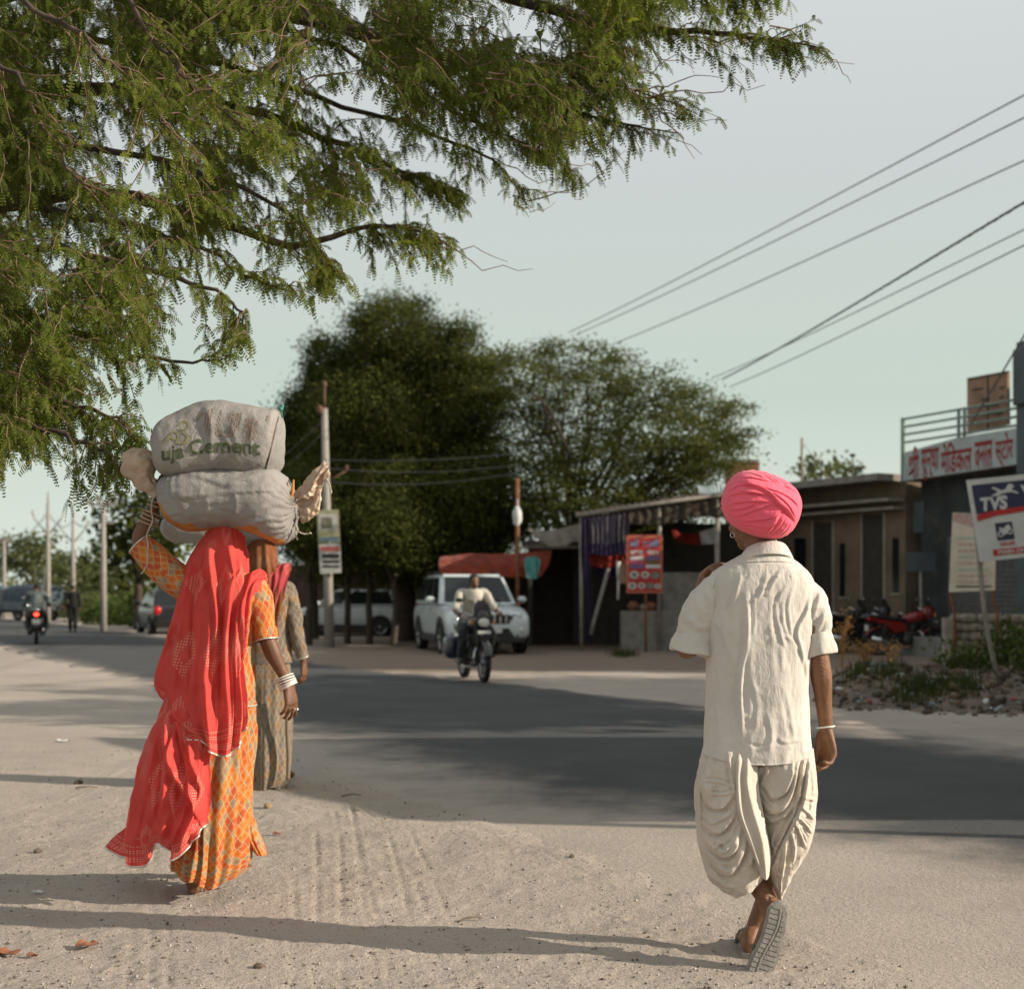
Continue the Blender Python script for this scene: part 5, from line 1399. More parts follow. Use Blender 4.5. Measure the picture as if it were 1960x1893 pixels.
def sack(rows, fn, ry, n=150, k=170, e=2.4, disp=None):
    """rings along x: (x, top y, bottom y, depth factor)"""
    Rg = []
    th = np.linspace(0, 2 * np.pi, n, endpoint=False) - np.pi / 2
    for (x, y0, y1, f) in rows:
        c = npa(fn(x, (y0 + y1) / 2)); rz = abs(npa(fn(x, y0))[2] - npa(fn(x, y1))[2]) / 2; q = 2 / e
        Rg.append(np.stack([np.full(n, c[0]), c[1] + ry * f * np.sign(np.sin(th)) * np.abs(np.sin(th)) ** q, c[2] + rz * np.sign(np.cos(th)) * np.abs(np.cos(th)) ** q], 1))
    S = cr1(np.array(Rg), k)
    N_ = grid_normals(S); 
    if N_[k // 2, 0] @ np.array([0, -1, 0]) < 0: N_ = -N_
    return S, N_

DS = 5.88
def s_(x, y, dd=0.): return W(x, y, DS + dd)
low = thing('cement_sack', 'lower plump woven sack with tied ears resting on the red veiled woman\'s head', 'sack', tuple(s_(437, 1010)), 'sacks carried on the heads')
S, N_ = sack([(307, 936, 955, .25), (313, 920, 975, .5), (328, 909, 1000, .8), (352, 902, 1014, .95), (395, 897, 1014, 1), (430, 896, 1011, 1), (470, 894, 1016, 1), (505, 893, 1030, 1), (530, 898, 1040, .95), (548, 915, 1034, .8), (560, 938, 1015, .55), (567, 955, 992, .28)], s_, .19)
k_, n_ = S.shape[:2]
u = np.linspace(0, 1, k_)[:, None]; th = np.linspace(0, 2 * np.pi, n_, endpoint=False)[None]
pleat = .0065 * np.sin(th * 26 + 2 * np.sin(th * 3)) * np.clip((u - .62) / .38, 0, 1) ** 1.3 + .004 * np.sin(u * 150 + 1.5 * np.sin(th * 2)) * np.clip(1 - u / .45, 0, 1) * np.exp(-((th - 1.2) / 1.6) ** 2)
S = S + N_ * (pleat + vnoise(S.reshape(-1, 3) * (9, 9, 9), 1, 3).reshape(k_, n_) * .009 + vnoise(S.reshape(-1, 3) * (30, 30, 30), 1, 4).reshape(k_, n_) * .003 - np.abs(vnoise(S.reshape(-1, 3) * (14, 14, 40), 1, 6).reshape(k_, n_)) * .005)[..., None]
V_ = strokes(S.reshape(-1, 3), [([(309, 948), (335, 956), (380, 952), (430, 945), (480, 943), (540, 940)], .009, 3.0, 's'), ([(345, 902), (390, 912), (430, 925), (470, 915), (520, 898)], .006, 6, 'r'),
                                ([(480, 985), (510, 970), (550, 962)], .007, 5, 'r'), ([(470, 1005), (510, 995), (552, 985)], .006, 5, 'r'), ([(450, 940), (452, 975), (446, 1005)], .004, 5, 'r'), ([(395, 952), (398, 985), (394, 1008)], .0035, 5, 'r')], S.reshape(-1, 3)[:, 1] < DS)
mbs = MB(); mbs.loft(V_.reshape(S.shape), 0, True, True)
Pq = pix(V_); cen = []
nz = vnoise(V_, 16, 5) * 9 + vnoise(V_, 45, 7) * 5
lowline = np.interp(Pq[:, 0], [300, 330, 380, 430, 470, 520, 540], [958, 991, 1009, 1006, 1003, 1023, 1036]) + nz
bounce_lit = (Pq[:, 1] > lowline) & (Pq[:, 0] < 545)
mbs.m = [1 if bounce_lit[list(f)].mean() > .5 else 0 for f in mbs.f]
sackbody = mbs.build('sack_body', [SACK, BOUNCE_CORD], low)
bvl = BVHTree.FromPolygons([tuple(v) for v in V_], mbs.f[:-2])
def crumple(ctrl, fn, nu, nv, amp, seed, name, parent, mat, pl=()):
    q = MB(); S = net([[tuple(fn(*p)) for p in r_] for r_ in ctrl], nu, nv)
    N2 = grid_normals(S)
    d = vnoise(S.reshape(-1, 3), 26, seed).reshape(nv, nu) * amp - np.abs(vnoise(S.reshape(-1, 3), 48, seed + 2)).reshape(nv, nu) * amp * .9
    for c_, a_, pw in pl: d = d + a_ * np.sin(np.linspace(0, 1, nu)[None] * 2 * np.pi * c_ + vnoise(S.reshape(-1, 3), 9, seed + 5).reshape(nv, nu) * 2.5) * np.linspace(1, .3, nv)[:, None] ** pw
    S = S + N2 * d[..., None]
    q.loft(S, 0, False, False); q.build(name, mat, parent)
# right ear: gathered at the neck then fanning up and down
crumple([[(563, 948, -.02), (565, 958, -.035), (566, 966, -.04), (566, 976, -.035), (565, 986, -.02)], [(572, 932, -.02), (575, 950, -.055), (577, 966, -.03), (576, 984, -.055), (572, 1000, -.02)],
         [(588, 918, -.02), (590, 940, -.06), (596, 962, -.03), (592, 985, -.06), (584, 1003, -.02)], [(604, 902, -.02), (602, 922, -.06), (606, 945, -.03), (610, 966, -.05), (606, 988, -.02)],
         [(616, 882, -.02), (614, 900, -.05), (612, 920, -.03), (614, 940, -.04), (612, 958, -.02)], [(622, 880, -.01), (626, 888, -.03), (629, 896, -.03), (630, 904, -.03), (628, 912, -.01)]], s_, 70, 80, .014, 9, 'sack_ear', low, SACKW, ((4, .008, 1),))
# left ear: a puffed bag mouth
q = MB()
cl = cr1([npa(s_(*p)) for p in ((306, 948, -.02), (298, 938, -.03), (288, 925, -.03), (276, 908, -.03), (264, 890, -.03), (258, 868, -.03), (256, 856, -.03))], 50)
q.tube(cl, cr1(np.array([.014, .026, .045, .068, .078, .060, .012]), 50), 64, 0, True, .62, up=(0, -1, 0))
V0 = q.v[0]; cc = np.repeat(cl, 64, 0); nr = V0 - cc; nr /= np.linalg.norm(nr, axis=1)[:, None]
V0 = V0 + nr * (vnoise(V0, 12, 3) * .022 - np.abs(vnoise(V0, 26, 6)) * .020 + vnoise(V0, 50, 8) * .004)[:, None]
q.v[0] = V0
strap = MB()
q.tube(cr1([npa(s_(*p)) for p in ((274, 868, -.03), (290, 876, -.04), (306, 882, -.05), (318, 884, -.06))], 14), [.022, .018, .013, .010, .010, .011, .012, .012, .012, .012, .012, .012, .012, .01], 12, 0)
q.build('sack_ear', SACKW, low)
for P in ([(304, 948, -.05), (294, 952, -.06), (290, 970, -.06), (291, 1000, -.06), (281, 1025, -.06), (283, 1055, -.06), (281, 1082, -.05), (270, 1098, -.05)], [(306, 948, -.06), (313, 955, -.08), (308, 972, -.08), (309, 985, -.08)], [(566, 1006, -.04), (572, 1018, -.04), (585, 1022, -.04), (596, 1020, -.04)], [(567, 1008, -.03), (566, 1022, -.03), (569, 1032, -.03)], [(625, 918, -.03), (632, 930, -.03), (634, 944, -.03)]):
    q = MB(); q.tube(cr1([npa(s_(*p)) for p in P], 30) + np.random.default_rng(len(P)).normal(size=(30, 3)) * .0012, .0034, 6); q.build('cord', STRING, low)
q = MB(); q.tube([s_(556, 960, -.06), s_(560, 940, -.06), s_(562, 918, -.06)], [.006, .008, .004], 7); q.build('cord', BOUNCE_CORD, low, 'orange twist of cord')

top = thing('cement_sack', 'grey cement sack with green lettering, topmost of the load on the red veiled woman', 'sack', tuple(s_(430, 905)), 'sacks carried on the heads')
S, N_ = sack([(304, 845, 880, .4), (307, 825, 900, .75), (318, 808, 913, .95), (345, 790, 918, 1), (385, 773, 916, 1), (430, 769, 914, 1), (475, 776, 914, 1), (505, 783, 913, 1), (522, 786, 910, .95), (533, 790, 896, .85), (539, 802, 868, .6), (541, 820, 850, .35)], s_, .185, e=2.9)
k_, n_ = S.shape[:2]
uu_ = np.clip((np.linspace(0, 1, k_) - .55) / .45, 0, 1)[:, None]; S[:, :, 0] -= uu_ * np.clip((1.90 - S[:, :, 2]) / .26, 0, 1.2) * .052
S[:, :, 2] += (uu_ * .012) * np.clip((S[:, :, 2] - 1.85) / .2, 0, 1)
S = S + N_ * (vnoise(S.reshape(-1, 3), 8, 13).reshape(k_, n_) * .009 + vnoise(S.reshape(-1, 3), 26, 14).reshape(k_, n_) * .0025 - np.abs(vnoise(S.reshape(-1, 3) * (26, 26, 14), 1, 16).reshape(k_, n_)) * .004)[..., None]
V_ = strokes(S.reshape(-1, 3), [([(537, 788), (530, 815), (522, 850), (512, 885), (506, 906)], .012, 3.2, 's'), ([(395, 775), (405, 830), (400, 890)], .010, 7, 'r'), ([(420, 820), (432, 840), (440, 856)], .005, 4, 'r'), ([(440, 815), (450, 835), (452, 850)], .004, 4, 'r'),
                                ([(470, 905), (495, 893), (515, 905)], .005, 4, 'g'), ([(380, 905), (430, 897), (500, 905)], .004, 5, 'r')], S.reshape(-1, 3)[:, 1] < DS)
mbt = MB(); mbt.loft(V_.reshape(S.shape), 0, True, True)
nfb = len(mbt.f)
bvt = BVHTree.FromPolygons([tuple(v) for v in V_], mbt.f[:-2])
def decal(mb, bv, pts, faces, m, off=.0035):
    """lays flat figures given by eye in the picture on a real surface"""
    o = Vector((0, 0, CH)); out = []
    for (x, y) in pts:
        d = (W(x, y, 5) - o).normalized(); h = bv.ray_cast(o, d)
        if h[0] is None: h = (W(x, y, DS - .12), -d)
        n = h[1] if h[1].dot(d) < 0 else -h[1]
        out.append(tuple(h[0] - d * off * .9))
    mb.add(out, faces, m, False)
def fine_text(s, bold, shear):
    V, Fc = text_geo(s, bold, shear); bm = bmesh.new(); vs = [bm.verts.new(v) for v in V]
    for f in Fc:
        try: bm.faces.new([vs[i] for i in f])
        except ValueError: pass
    for _ in range(5):
        bmesh.ops.triangulate(bm, faces=bm.faces[:]); ed = [e for e in bm.edges if e.calc_length() > .06]
        if not ed: break
        bmesh.ops.subdivide_edges(bm, edges=ed, cuts=1)
    bmesh.ops.triangulate(bm, faces=bm.faces[:]); bm.verts.index_update()
    out = np.array([tuple(v.co) for v in bm.verts]), [[v.index for v in f.verts] for f in bm.faces]; bm.free(); return out
def decal_text(mb, bv, s, x0, x1, base, hgt, m, bold=.03, shear=0., slope=0., sag=0., rot=False):
    V, Fc = fine_text(s, bold, shear)
    k = (x1 - x0) / (V[:, 0].max() - V[:, 0].min()); ky = hgt / .72
    X = x0 + (V[:, 0] - V[:, 0].min()) * k; t_ = (X - x0) / (x1 - x0)
    Y = base + slope * (X - x0) + sag * np.sin(t_ * np.pi) - V[:, 1] * ky
    decal(mb, bv, np.stack([X, Y], 1), Fc, m)
def bar(mb, bv, p, q, wd, m):
    p, q = np.array(p, float), np.array(q, float); n = max(2, int(np.linalg.norm(q - p) / 4)); t_ = np.linspace(0, 1, n)[:, None]
    d = (q - p) / np.linalg.norm(q - p); s = np.array([-d[1], d[0]]) * wd / 2; A = p + (q - p) * t_
    decal(mb, bv, np.vstack([A - s, A + s]), [(i, i + 1, n + i + 1, n + i) for i in range(n - 1)], m)
decal_text(mbt, bvt, 'uja', 309, 352, 882, 28, 1, .022, slope=-.16)
decal_text(mbt, bvt, 'Cement', 361, 498, 871, 29, 1, .022, slope=.0, sag=-5)
rgp = np.random.default_rng(5)
for i, (x, y0, y1, m_i) in enumerate([(395, 790, 815, 3), (401, 784, 828, 3), (407, 782, 834, 3), (439, 790, 806, 3), (450, 792, 836, 3), (456, 790, 830, 3), (461, 791, 822, 3), (477, 800, 846, 3), (482, 800, 842, 3), (487, 802, 848, 3), (492, 806, 840, 3), (473, 800, 828, 3), (512, 796, 806, 3)]):
    y = y0
    while y < y1:
        l = rgp.uniform(2.5, 6); sl = (y - y0) * -.16; bar(mbt, bvt, (x + sl, y), (x + sl - .16 * l, min(y + l, y1)), rgp.uniform(1.6, 2.8), m_i); y += l + 1.4
for p, q in (((424, 784), (414, 832)), ((414, 832), (437, 836)), ((437, 836), (446, 787))): bar(mbt, bvt, p, q, 1.4, 3)
for P in ([(318, 842), (332, 826), (345, 832), (338, 846), (352, 848), (360, 836), (352, 826)], [(340, 815), (352, 806), (362, 812), (356, 822), (344, 822)], [(312, 850), (326, 838), (336, 842)], [(376, 806), (382, 796), (388, 790)], [(350, 850), (358, 846), (362, 834)]):
    P = cr1(np.array(P, float), 14)
    for a_, b_2 in zip(P[:-1], P[1:]): bar(mbt, bvt, a_, b_2, 3.2, 2)
SP = cr1(np.array([(536, 789), (529, 815), (521, 850), (512, 885), (507, 903)], float), 12)
for a_, b_2 in zip(SP[:-1], SP[1:]): bar(mbt, bvt, a_, b_2 + (b_2 - a_) * .15, 2.6, 4)
mbt.build('sack_body', [SACK, GPRINT, YPRINT, BPRINT, SEAM], top)
TEAL = M('teal tag', (.05, .22, .17), .5, .3, 30)
q = MB(); q.ell(s_(537, 783, -.06), (.012, .012, .011), 0, 10, 6); q.ell(s_(540, 779, -.06), (.008, .008, .012), 0, 8, 6); q.tube([s_(537, 784, -.06), s_(541, 800, -.05)], .004, 6); q.build('tie', TEAL, top)
q = MB(); q.ell(s_(506, 908, -.11), (.012, .01, .009), 0, 10, 6); q.ell(s_(511, 905, -.11), (.008, .008, .008), 0, 8, 6); q.build('tie', TEAL, top)

# ---------------------------------------------------------------- the second woman and her sack
D2 = 9.25
def v_(x, y, dd=0.): return W(x, y, D2 + dd)
wo2 = thing('person', 'woman in grey patterned dress walking just ahead of the woman in red', 'woman', tuple(G(505, 1512)))
h2L = G(497, 1516); h2R = npa(G(535, 1500))
j2 = dict(pelvis=v_(512, 1280), chest=v_(512, 1165), neck=v_(508, 1110), head=v_(504, 1072, .02), yaw=0,
          shL=v_(470, 1125), elL=v_(425, 1070, .02), wrL=v_(415, 1020, .05), handL=((.1, 0, 1), (.8, .3, 0), -1, (20, 25, 20), .95),
          shR=v_(552, 1125), elR=v_(566, 1200, -.02), wrR=v_(581, 1266, .02), handR=((.05, .05, -1), (-.8, .3, 0), 1, (18, 25, 22), 1.0),
          hipL=v_(498, 1300), knL=v_(495, 1410, 0), anL=v_(497, 1495, .04), footL=(npa(h2L) + (0, 0, .02), (0, 1, 0), (0, 0, 1), .24, 1),
          hipR=v_(528, 1300), knR=v_(532, 1410, .1), anR=v_(535, 1488, .35), footR=(h2R + (0, .1, .015), (.1, 1, 0), (0, 0, 1), .24, -1))
Vb, Fb, Nb = body(j2, .95, .095, .008, 2)
q = MB(); q.add(Vb, Fb); q.build('body', SKIN2, wo2)
kb = MB()
rows = [(1102, 492, 528, .06), (1110, 480, 540, .08), (1122, 466, 556, .10), (1150, 464, 562, .115), (1200, 468, 556, .12), (1250, 465, 556, .13), (1268, 463, 558, .135)]
S = lofted(rows, D2, 90, 80, 2.2); N_ = grid_normals(S); S = S + N_ * (vnoise(S.reshape(-1, 3) * (16, 16, 6), 1, 3).reshape(S.shape[:2]) * .012)[..., None]
uu, vv = np.meshgrid(np.linspace(0, 1.0, 90), np.linspace(.6, 0, 80)); kb.loft(S, 0, True, False, True, np.stack([uu.ravel(), vv.ravel()], 1))
wsleeve([(520, 1130, 0), (548, 1128, 0), (558, 1165, -.01), (566, 1205, -.02), (579, 1258, .01)], [.05, .062, .062, .056, .042], 5, v_, kb, 50, 60, .008)
wsleeve([(500, 1135, 0), (470, 1125, 0), (440, 1090, .01), (424, 1066, .02)], [.05, .065, .064, .055], 8, v_, kb, 50, 40, .008)
kb.build('kurta', [GREYP, BEAD], wo2)
sk = MB()
rows = [(1250, 475, 548, .11), (1280, 468, 556, .14), (1340, 466, 558, .17), (1420, 470, 556, .20), (1480, 474, 553, .22), (1508, 480, 545, .22)]
S = lofted(rows, D2, 180, 110, 2.1); N_ = grid_normals(S); N_ = N_ if N_[50, 0] @ np.array([0, -1, 0]) > 0 else -N_
u = np.linspace(0, 1, 180)[None]; v = np.linspace(0, 1, 110)[:, None]
S = S + N_ * (np.sin(2 * np.pi * 13 * u + 2 * np.sin(9 * u)) * .010 * v + vnoise(S.reshape(-1, 3) * (12, 12, 5), 1, 6).reshape(110, 180) * .014)[..., None]
S[:, :, 2] += (v ** 4) * (.03 * np.sin(np.linspace(0, 2 * np.pi, 180) * 3))[None]
uu, vv = np.meshgrid(np.linspace(0, 1.7, 180), np.linspace(.9, 0, 110)); sk.loft(S, 0, True, False, True, np.stack([uu.ravel(), vv.ravel()], 1))
q2 = MB(); sk.tube(cr1([npa(v_(x, y, -.22)) for x, y in ((548, 1330), (550, 1400), (552, 1450), (551, 1492))], 20), .014, 8, 0)
sk.build('skirt', [GREYP, BEAD], wo2)
VEIL2 = dotted_mat('orange and pink veil', (.25, .085, .035), (.36, .24, .15), .2, .3)
VEIL2P = dotted_mat('pink veil edge', (.42, .065, .07), (.52, .28, .19), .2, .1)
vb = MB()
def rows2(R_): return [[tuple(v_(*p)) for p in r_] for r_ in R_]
sheet(vb, rows2([[(470, 1050, .1), (474, 1040, -.02), (492, 1034, -.12), (510, 1034, -.13), (526, 1040, -.06), (530, 1052, .08)], [(464, 1080, .12), (468, 1072, -.02), (490, 1068, -.14), (512, 1068, -.15), (528, 1074, -.06), (533, 1082, .08)],
                 [(458, 1110, .1), (464, 1105, -.06), (490, 1110, -.16), (515, 1110, -.17), (538, 1104, -.10), (548, 1098, .05)], [(456, 1160, .05), (464, 1160, -.12), (490, 1160, -.18), (514, 1158, -.19), (532, 1148, -.17), (544, 1136, -.10)],
                 [(462, 1215, .0), (470, 1215, -.15), (490, 1218, -.19), (508, 1215, -.2), (522, 1205, -.19), (530, 1195, -.15)]]), 90, 100, .8, .8, ((6, .02, 0, .6),), 0, None, True, (.01, 14, 5, 4))
sheet(vb, rows2([[(505, 1110, -.17), (522, 1095, -.14), (540, 1078, -.05), (556, 1078, .02)], [(505, 1150, -.19), (520, 1125, -.18), (538, 1098, -.13), (557, 1090, -.03)], [(502, 1200, -.205), (514, 1180, -.2), (528, 1150, -.18), (545, 1130, -.13)], [(500, 1250, -.205), (508, 1235, -.2), (516, 1215, -.19), (524, 1200, -.17)]]), 50, 60, .3, .5, ((3, .012, 0, .3),), 1)
vb.build('veil', [VEIL2, VEIL2P], wo2)
flat_sandal(npa(h2L) + (0, 0, .005), (0, 1, 0), wo2); flat_sandal(h2R + (0, .1, 0), (.1, 1, 0), wo2)
sk3 = thing('cement_sack', 'sack on the head of the woman ahead, mostly hidden behind the bigger load', 'sack', tuple(v_(455, 1036)), 'sacks carried on the heads')
S, N_ = sack([(314, 1005, 1018, .3), (322, 990, 1032, .8), (350, 980, 1040, 1), (430, 972, 1042, 1), (510, 976, 1040, 1), (545, 985, 1036, .9), (562, 1000, 1030, .5), (568, 1008, 1022, .25)], v_, .23, 80, 90)
S = S + N_ * (vnoise(S.reshape(-1, 3), 7, 3).reshape(90, 80) * .015 + vnoise(S.reshape(-1, 3), 24, 5).reshape(90, 80) * .005)[..., None]
q = MB(); q.loft(S, 0, True, True); q.build('sack_body', SACK, sk3)
# ------------------------------------------------------------------ vehicles
TYRE = M('black tyre', (.018, .017, .016), .9, .3, 30)
RIM = M('alloy rim', (.28, .28, .28), .4, .3, 20, metal=.8)
CHROME = M('chrome', (.62, .62, .62), .18, .1, 10, metal=1.)
BLACKP = M('black paint', (.016, .017, .019), .3, .3, 10, coat=.6, dirt=.25)
DPLAST = M('dark plastic', (.028, .028, .028), .6, .3, 20, dirt=.2)
REDP = M('red motorcycle paint', (.24, .016, .015), .3, .25, 10, coat=.7, dirt=.12)
BLUEP = M('dark blue paint', (.02, .028, .05), .3, .3, 10, coat=.6, dirt=.3)
ENG = M('greasy engine metal', (.09, .085, .08), .5, .5, 30, metal=.6)
SEATM = M('black seat', (.02, .019, .018), .7, .3, 30)
LENS = M('headlight lens', (.62, .62, .55), .12, .1, 10, spec=.8)
REDL = M('red tail lamp', (.45, .015, .012), .25, .2, 10)
REDLIT = M('glowing tail lamp', (1.0, .05, .03), .3, .05, 10, emit=4.0)
AMBER = M('amber lens', (.6, .16, .02), .3, .2, 20)
PLATE = M('white plate', (.60, .60, .56), .5, .15, 30)
GLASS = M('dark car glass', (.014, .018, .018), .10, .3, 2, spec=.45)

def wheel(name, c, r, w_, parent, rimr=.66, nsp=6, axis='x'):
    q = MB(); an = np.linspace(0, 2 * np.pi, 33)[:-1]
    prof = [(-.5, .80), (-.5, .90), (-.42, .97), (-.2, 1.0), (.2, 1.0), (.42, .97), (.5, .90), (.5, .80), (.3, .72), (-.3, .72)]
    Rg = [[(c[0] + p[0] * w_, c[1] + r * p[1] * math.cos(a), c[2] + r * p[1] * math.sin(a)) for a in an] for p in prof + prof[:1]]
    q.loft(Rg, 0, True, False); ty = q.build(name, TYRE, parent)
    q = MB()
    q.loft([[(c[0] + s * w_ * .36, c[1] + r * k * math.cos(a), c[2] + r * k * math.sin(a)) for a in an] for s, k in ((-1, .73), (-1, rimr), (1, rimr), (1, .73))], 0, True, False)
    q.tube([(c[0] - w_ * .6, c[1], c[2]), (c[0] + w_ * .6, c[1], c[2])], r * .17, 12)
    for i in range(nsp):
        a = i * 2 * np.pi / nsp
        q.box((c[0], c[1] + r * .4 * math.cos(a), c[2] + r * .4 * math.sin(a)), (w_ * .5, r * .62, r * .09), 0, rot=Matrix.Rotation(a, 3, 'X'))
    q.build('rim', RIM, ty)
    return ty

def motorcycle(label, bodym, group=None, lit=False, fair=True, detail=True):
    root = thing('motorcycle', label, 'motorcycle', (0, 0, 0), group)
    wheel('wheel', (0, .64, .30), .30, .085, root); wheel('wheel', (0, -.63, .30), .30, .10, root)
    q = MB()
    for s in (-1, 1): q.tube([(s * .075, .645, .30), (s * .08, .53, .66), (s * .085, .43, .98)], [.022, .028, .024], 8, 1)
    q.box((0, .44, .93), (.2, .05, .05), 1); q.build('fork', [CHROME, DPLAST], root)
    q = MB(); q.tube(cr1(A3([(-.36, .30, 1.03), (-.26, .36, 1.05), (-.1, .42, .99), (.1, .42, .99), (.26, .36, 1.05), (.36, .30, 1.03)]), 24), .0115, 8, 0)
    for s in (-1, 1): q.tube([(s * .37, .295, 1.03), (s * .25, .365, 1.05)], .017, 8, 1); q.tube([(s * .37, .32, 1.03), (s * .24, .40, 1.045)], .006, 6, 0)
    q.build('handlebar', [CHROME, DPLAST], root)
    for s in (-1, 1):
        q = MB(); q.tube([(s * .24, .37, 1.05), (s * .30, .38, 1.16), (s * .31, .37, 1.20)], .006, 6, 0); q.ell((s * .315, .355, 1.235), (.062, .018, .036), 0, 14, 8); q.ell((s * .315, .342, 1.235), (.055, .010, .031), 1, 14, 8); q.build('mirror', [DPLAST, CHROME], root)
    q = MB()
    q.loft(cr1(np.array([[(w_ * math.cos(a), y, z + h * math.sin(a)) for a in np.linspace(0, 2 * np.pi, 16, endpoint=False)] for (y, w_, h, z) in ((.36, .05, .09, .93), (.44, .105, .15, .93), (.53, .12, .16, .93), (.60, .09, .12, .95), (.63, .05, .06, .97))]), 18), 0)
    q.prism([(-.15, -.02), (.15, -.02), (.12, .18), (.05, .27), (-.05, .27), (-.12, .18)], (0, .575, .99), (1, 0, 0), (0, -.45, .9), (0, -.012, 0), 1)
    q.build('cowl', [bodym, DPLAST], root)
    q = MB(); q.ell((0, .625, .90), (.088, .03, .066), 0, 16, 10); q.build('headlight', LENS, root)
    q = MB(); q.box((0, .66, .755), (.20, .012, .05), 0, bev=.004); q.build('number_plate', PLATE, root)
    for s in (-1, 1):
        q = MB(); q.ell((s * .17, .56, .90), (.032, .026, .022), 0, 10, 8); q.tube([(s * .1, .54, .90), (s * .17, .56, .90)], .008, 6, 1); q.build('indicator', [AMBER, DPLAST], root)
    q = MB()
    q.loft(cr1(np.array([[(w_ * np.sign(math.cos(a)) * abs(math.cos(a)) ** .8, y, z + h * np.sign(math.sin(a)) * abs(math.sin(a)) ** .8) for a in np.linspace(0, 2 * np.pi, 20, endpoint=False)] for (y, w_, h, z) in ((-.12, .06, .07, .79), (-.02, .10, .10, .81), (.15, .145, .125, .84), (.30, .14, .11, .86), (.40, .06, .06, .86))]), 24), 0)
    q.build('fuel_tank', bodym, root)
    q = MB(); q.loft(cr1(np.array([[(w_ * math.cos(a), y, z + h * math.sin(a)) for a in np.linspace(0, 2 * np.pi, 18, endpoint=False)] for (y, w_, h, z) in ((.0, .09, .03, .80), (-.12, .135, .045, .80), (-.35, .15, .05, .81), (-.58, .13, .05, .85), (-.76, .10, .035, .87), (-.80, .05, .02, .87))]), 26), 0); q.build('seat', SEATM, root)
    q = MB()
    for s in (-1, 1): q.prism([(-.02, .56), (-.12, .74), (-.62, .80), (-.84, .86), (-.80, .78), (-.5, .68), (-.30, .52)], (s * .095, 0, 0), (0, 1, 0), (0, 0, 1), (s * .035, 0, 0), 0)
    q.tube([(-.13, -.55, .86), (-.13, -.8, .93), (.13, -.8, .93), (.13, -.55, .86)], .012, 8, 1); q.build('side_panel', [bodym, CHROME], root)
    q = MB(); q.ell((0, -.85, .80), (.065, .035, .045), 0, 14, 8); q.build('tail_light', REDLIT if lit else REDL, root)
    q = MB(); q.box((0, -.90, .62), (.20, .012, .13), 0, bev=.004); q.build('number_plate', PLATE, root)
    q = MB(); q.box((0, .06, .42), (.26, .30, .26), 0, bev=.05); q.tube([(0, .10, .5), (0, .20, .74)], [.11, .10], 14, 0)
    for k in range(6): q.tube([(0, .115 + k * .014, .54 + k * .033), (0, .118 + k * .014, .548 + k * .033)], .135, 14, 0)
    q.ell((.15, -.02, .36), (.05, .12, .11), 0, 14, 8); q.ell((-.15, -.02, .36), (.05, .12, .11), 0, 14, 8); q.build('engine', ENG, root)
    q = MB(); q.tube(cr1(A3([(0, .22, .56), (.06, .34, .48), (.10, .30, .26), (.13, 0, .22), (.16, -.3, .28), (.17, -.5, .32)]), 20), .02, 8); q.tube([(.17, -.36, .30), (.175, -.85, .40)], [.045, .05], 12); q.build('exhaust', CHROME, root)
    q = MB(); q.tube(cr1(A3([(0, .42, .92), (0, .30, .62), (0, .22, .30), (0, -.1, .22), (0, -.3, .34)]), 18), .025, 8)
    for s in (-1, 1):
        q.tube([(s * .06, .35, .80), (s * .10, -.2, .72), (s * .11, -.75, .80)], .018, 8); q.tube([(s * .11, -.12, .45), (s * .12, -.63, .30)], .024, 8); q.tube([(s * .12, -.60, .34), (s * .11, -.5, .72)], [.03, .028], 8); q.tube([(s * .1, -.05, .25), (s * .24, -.05, .27)], .014, 8)
        q.tube(cr1(A3([(s * .08, .36, .70), (s * .28, .40, .62), (s * .30, .38, .45), (s * .10, .30, .30)]), 14), .013, 8, 0)
    q.build('chassis', DPLAST, root)
    for (cy, a0, a1, w2) in ((.64, 20, 165, .06), (-.63, 10, 150, .07)):
        q = MB(); an = np.radians(np.linspace(a0, a1, 18))
        q.loft([[(sx * w2, cy + r * math.cos(a), .30 + r * math.sin(a)) for a in an] for sx, r in ((-1, .318), (-.8, .335), (0, .345), (.8, .335), (1, .318), (.8, .325), (0, .335), (-.8, .325), (-1, .318))], 0, False, False); q.build('mudguard', bodym, root)
    return root

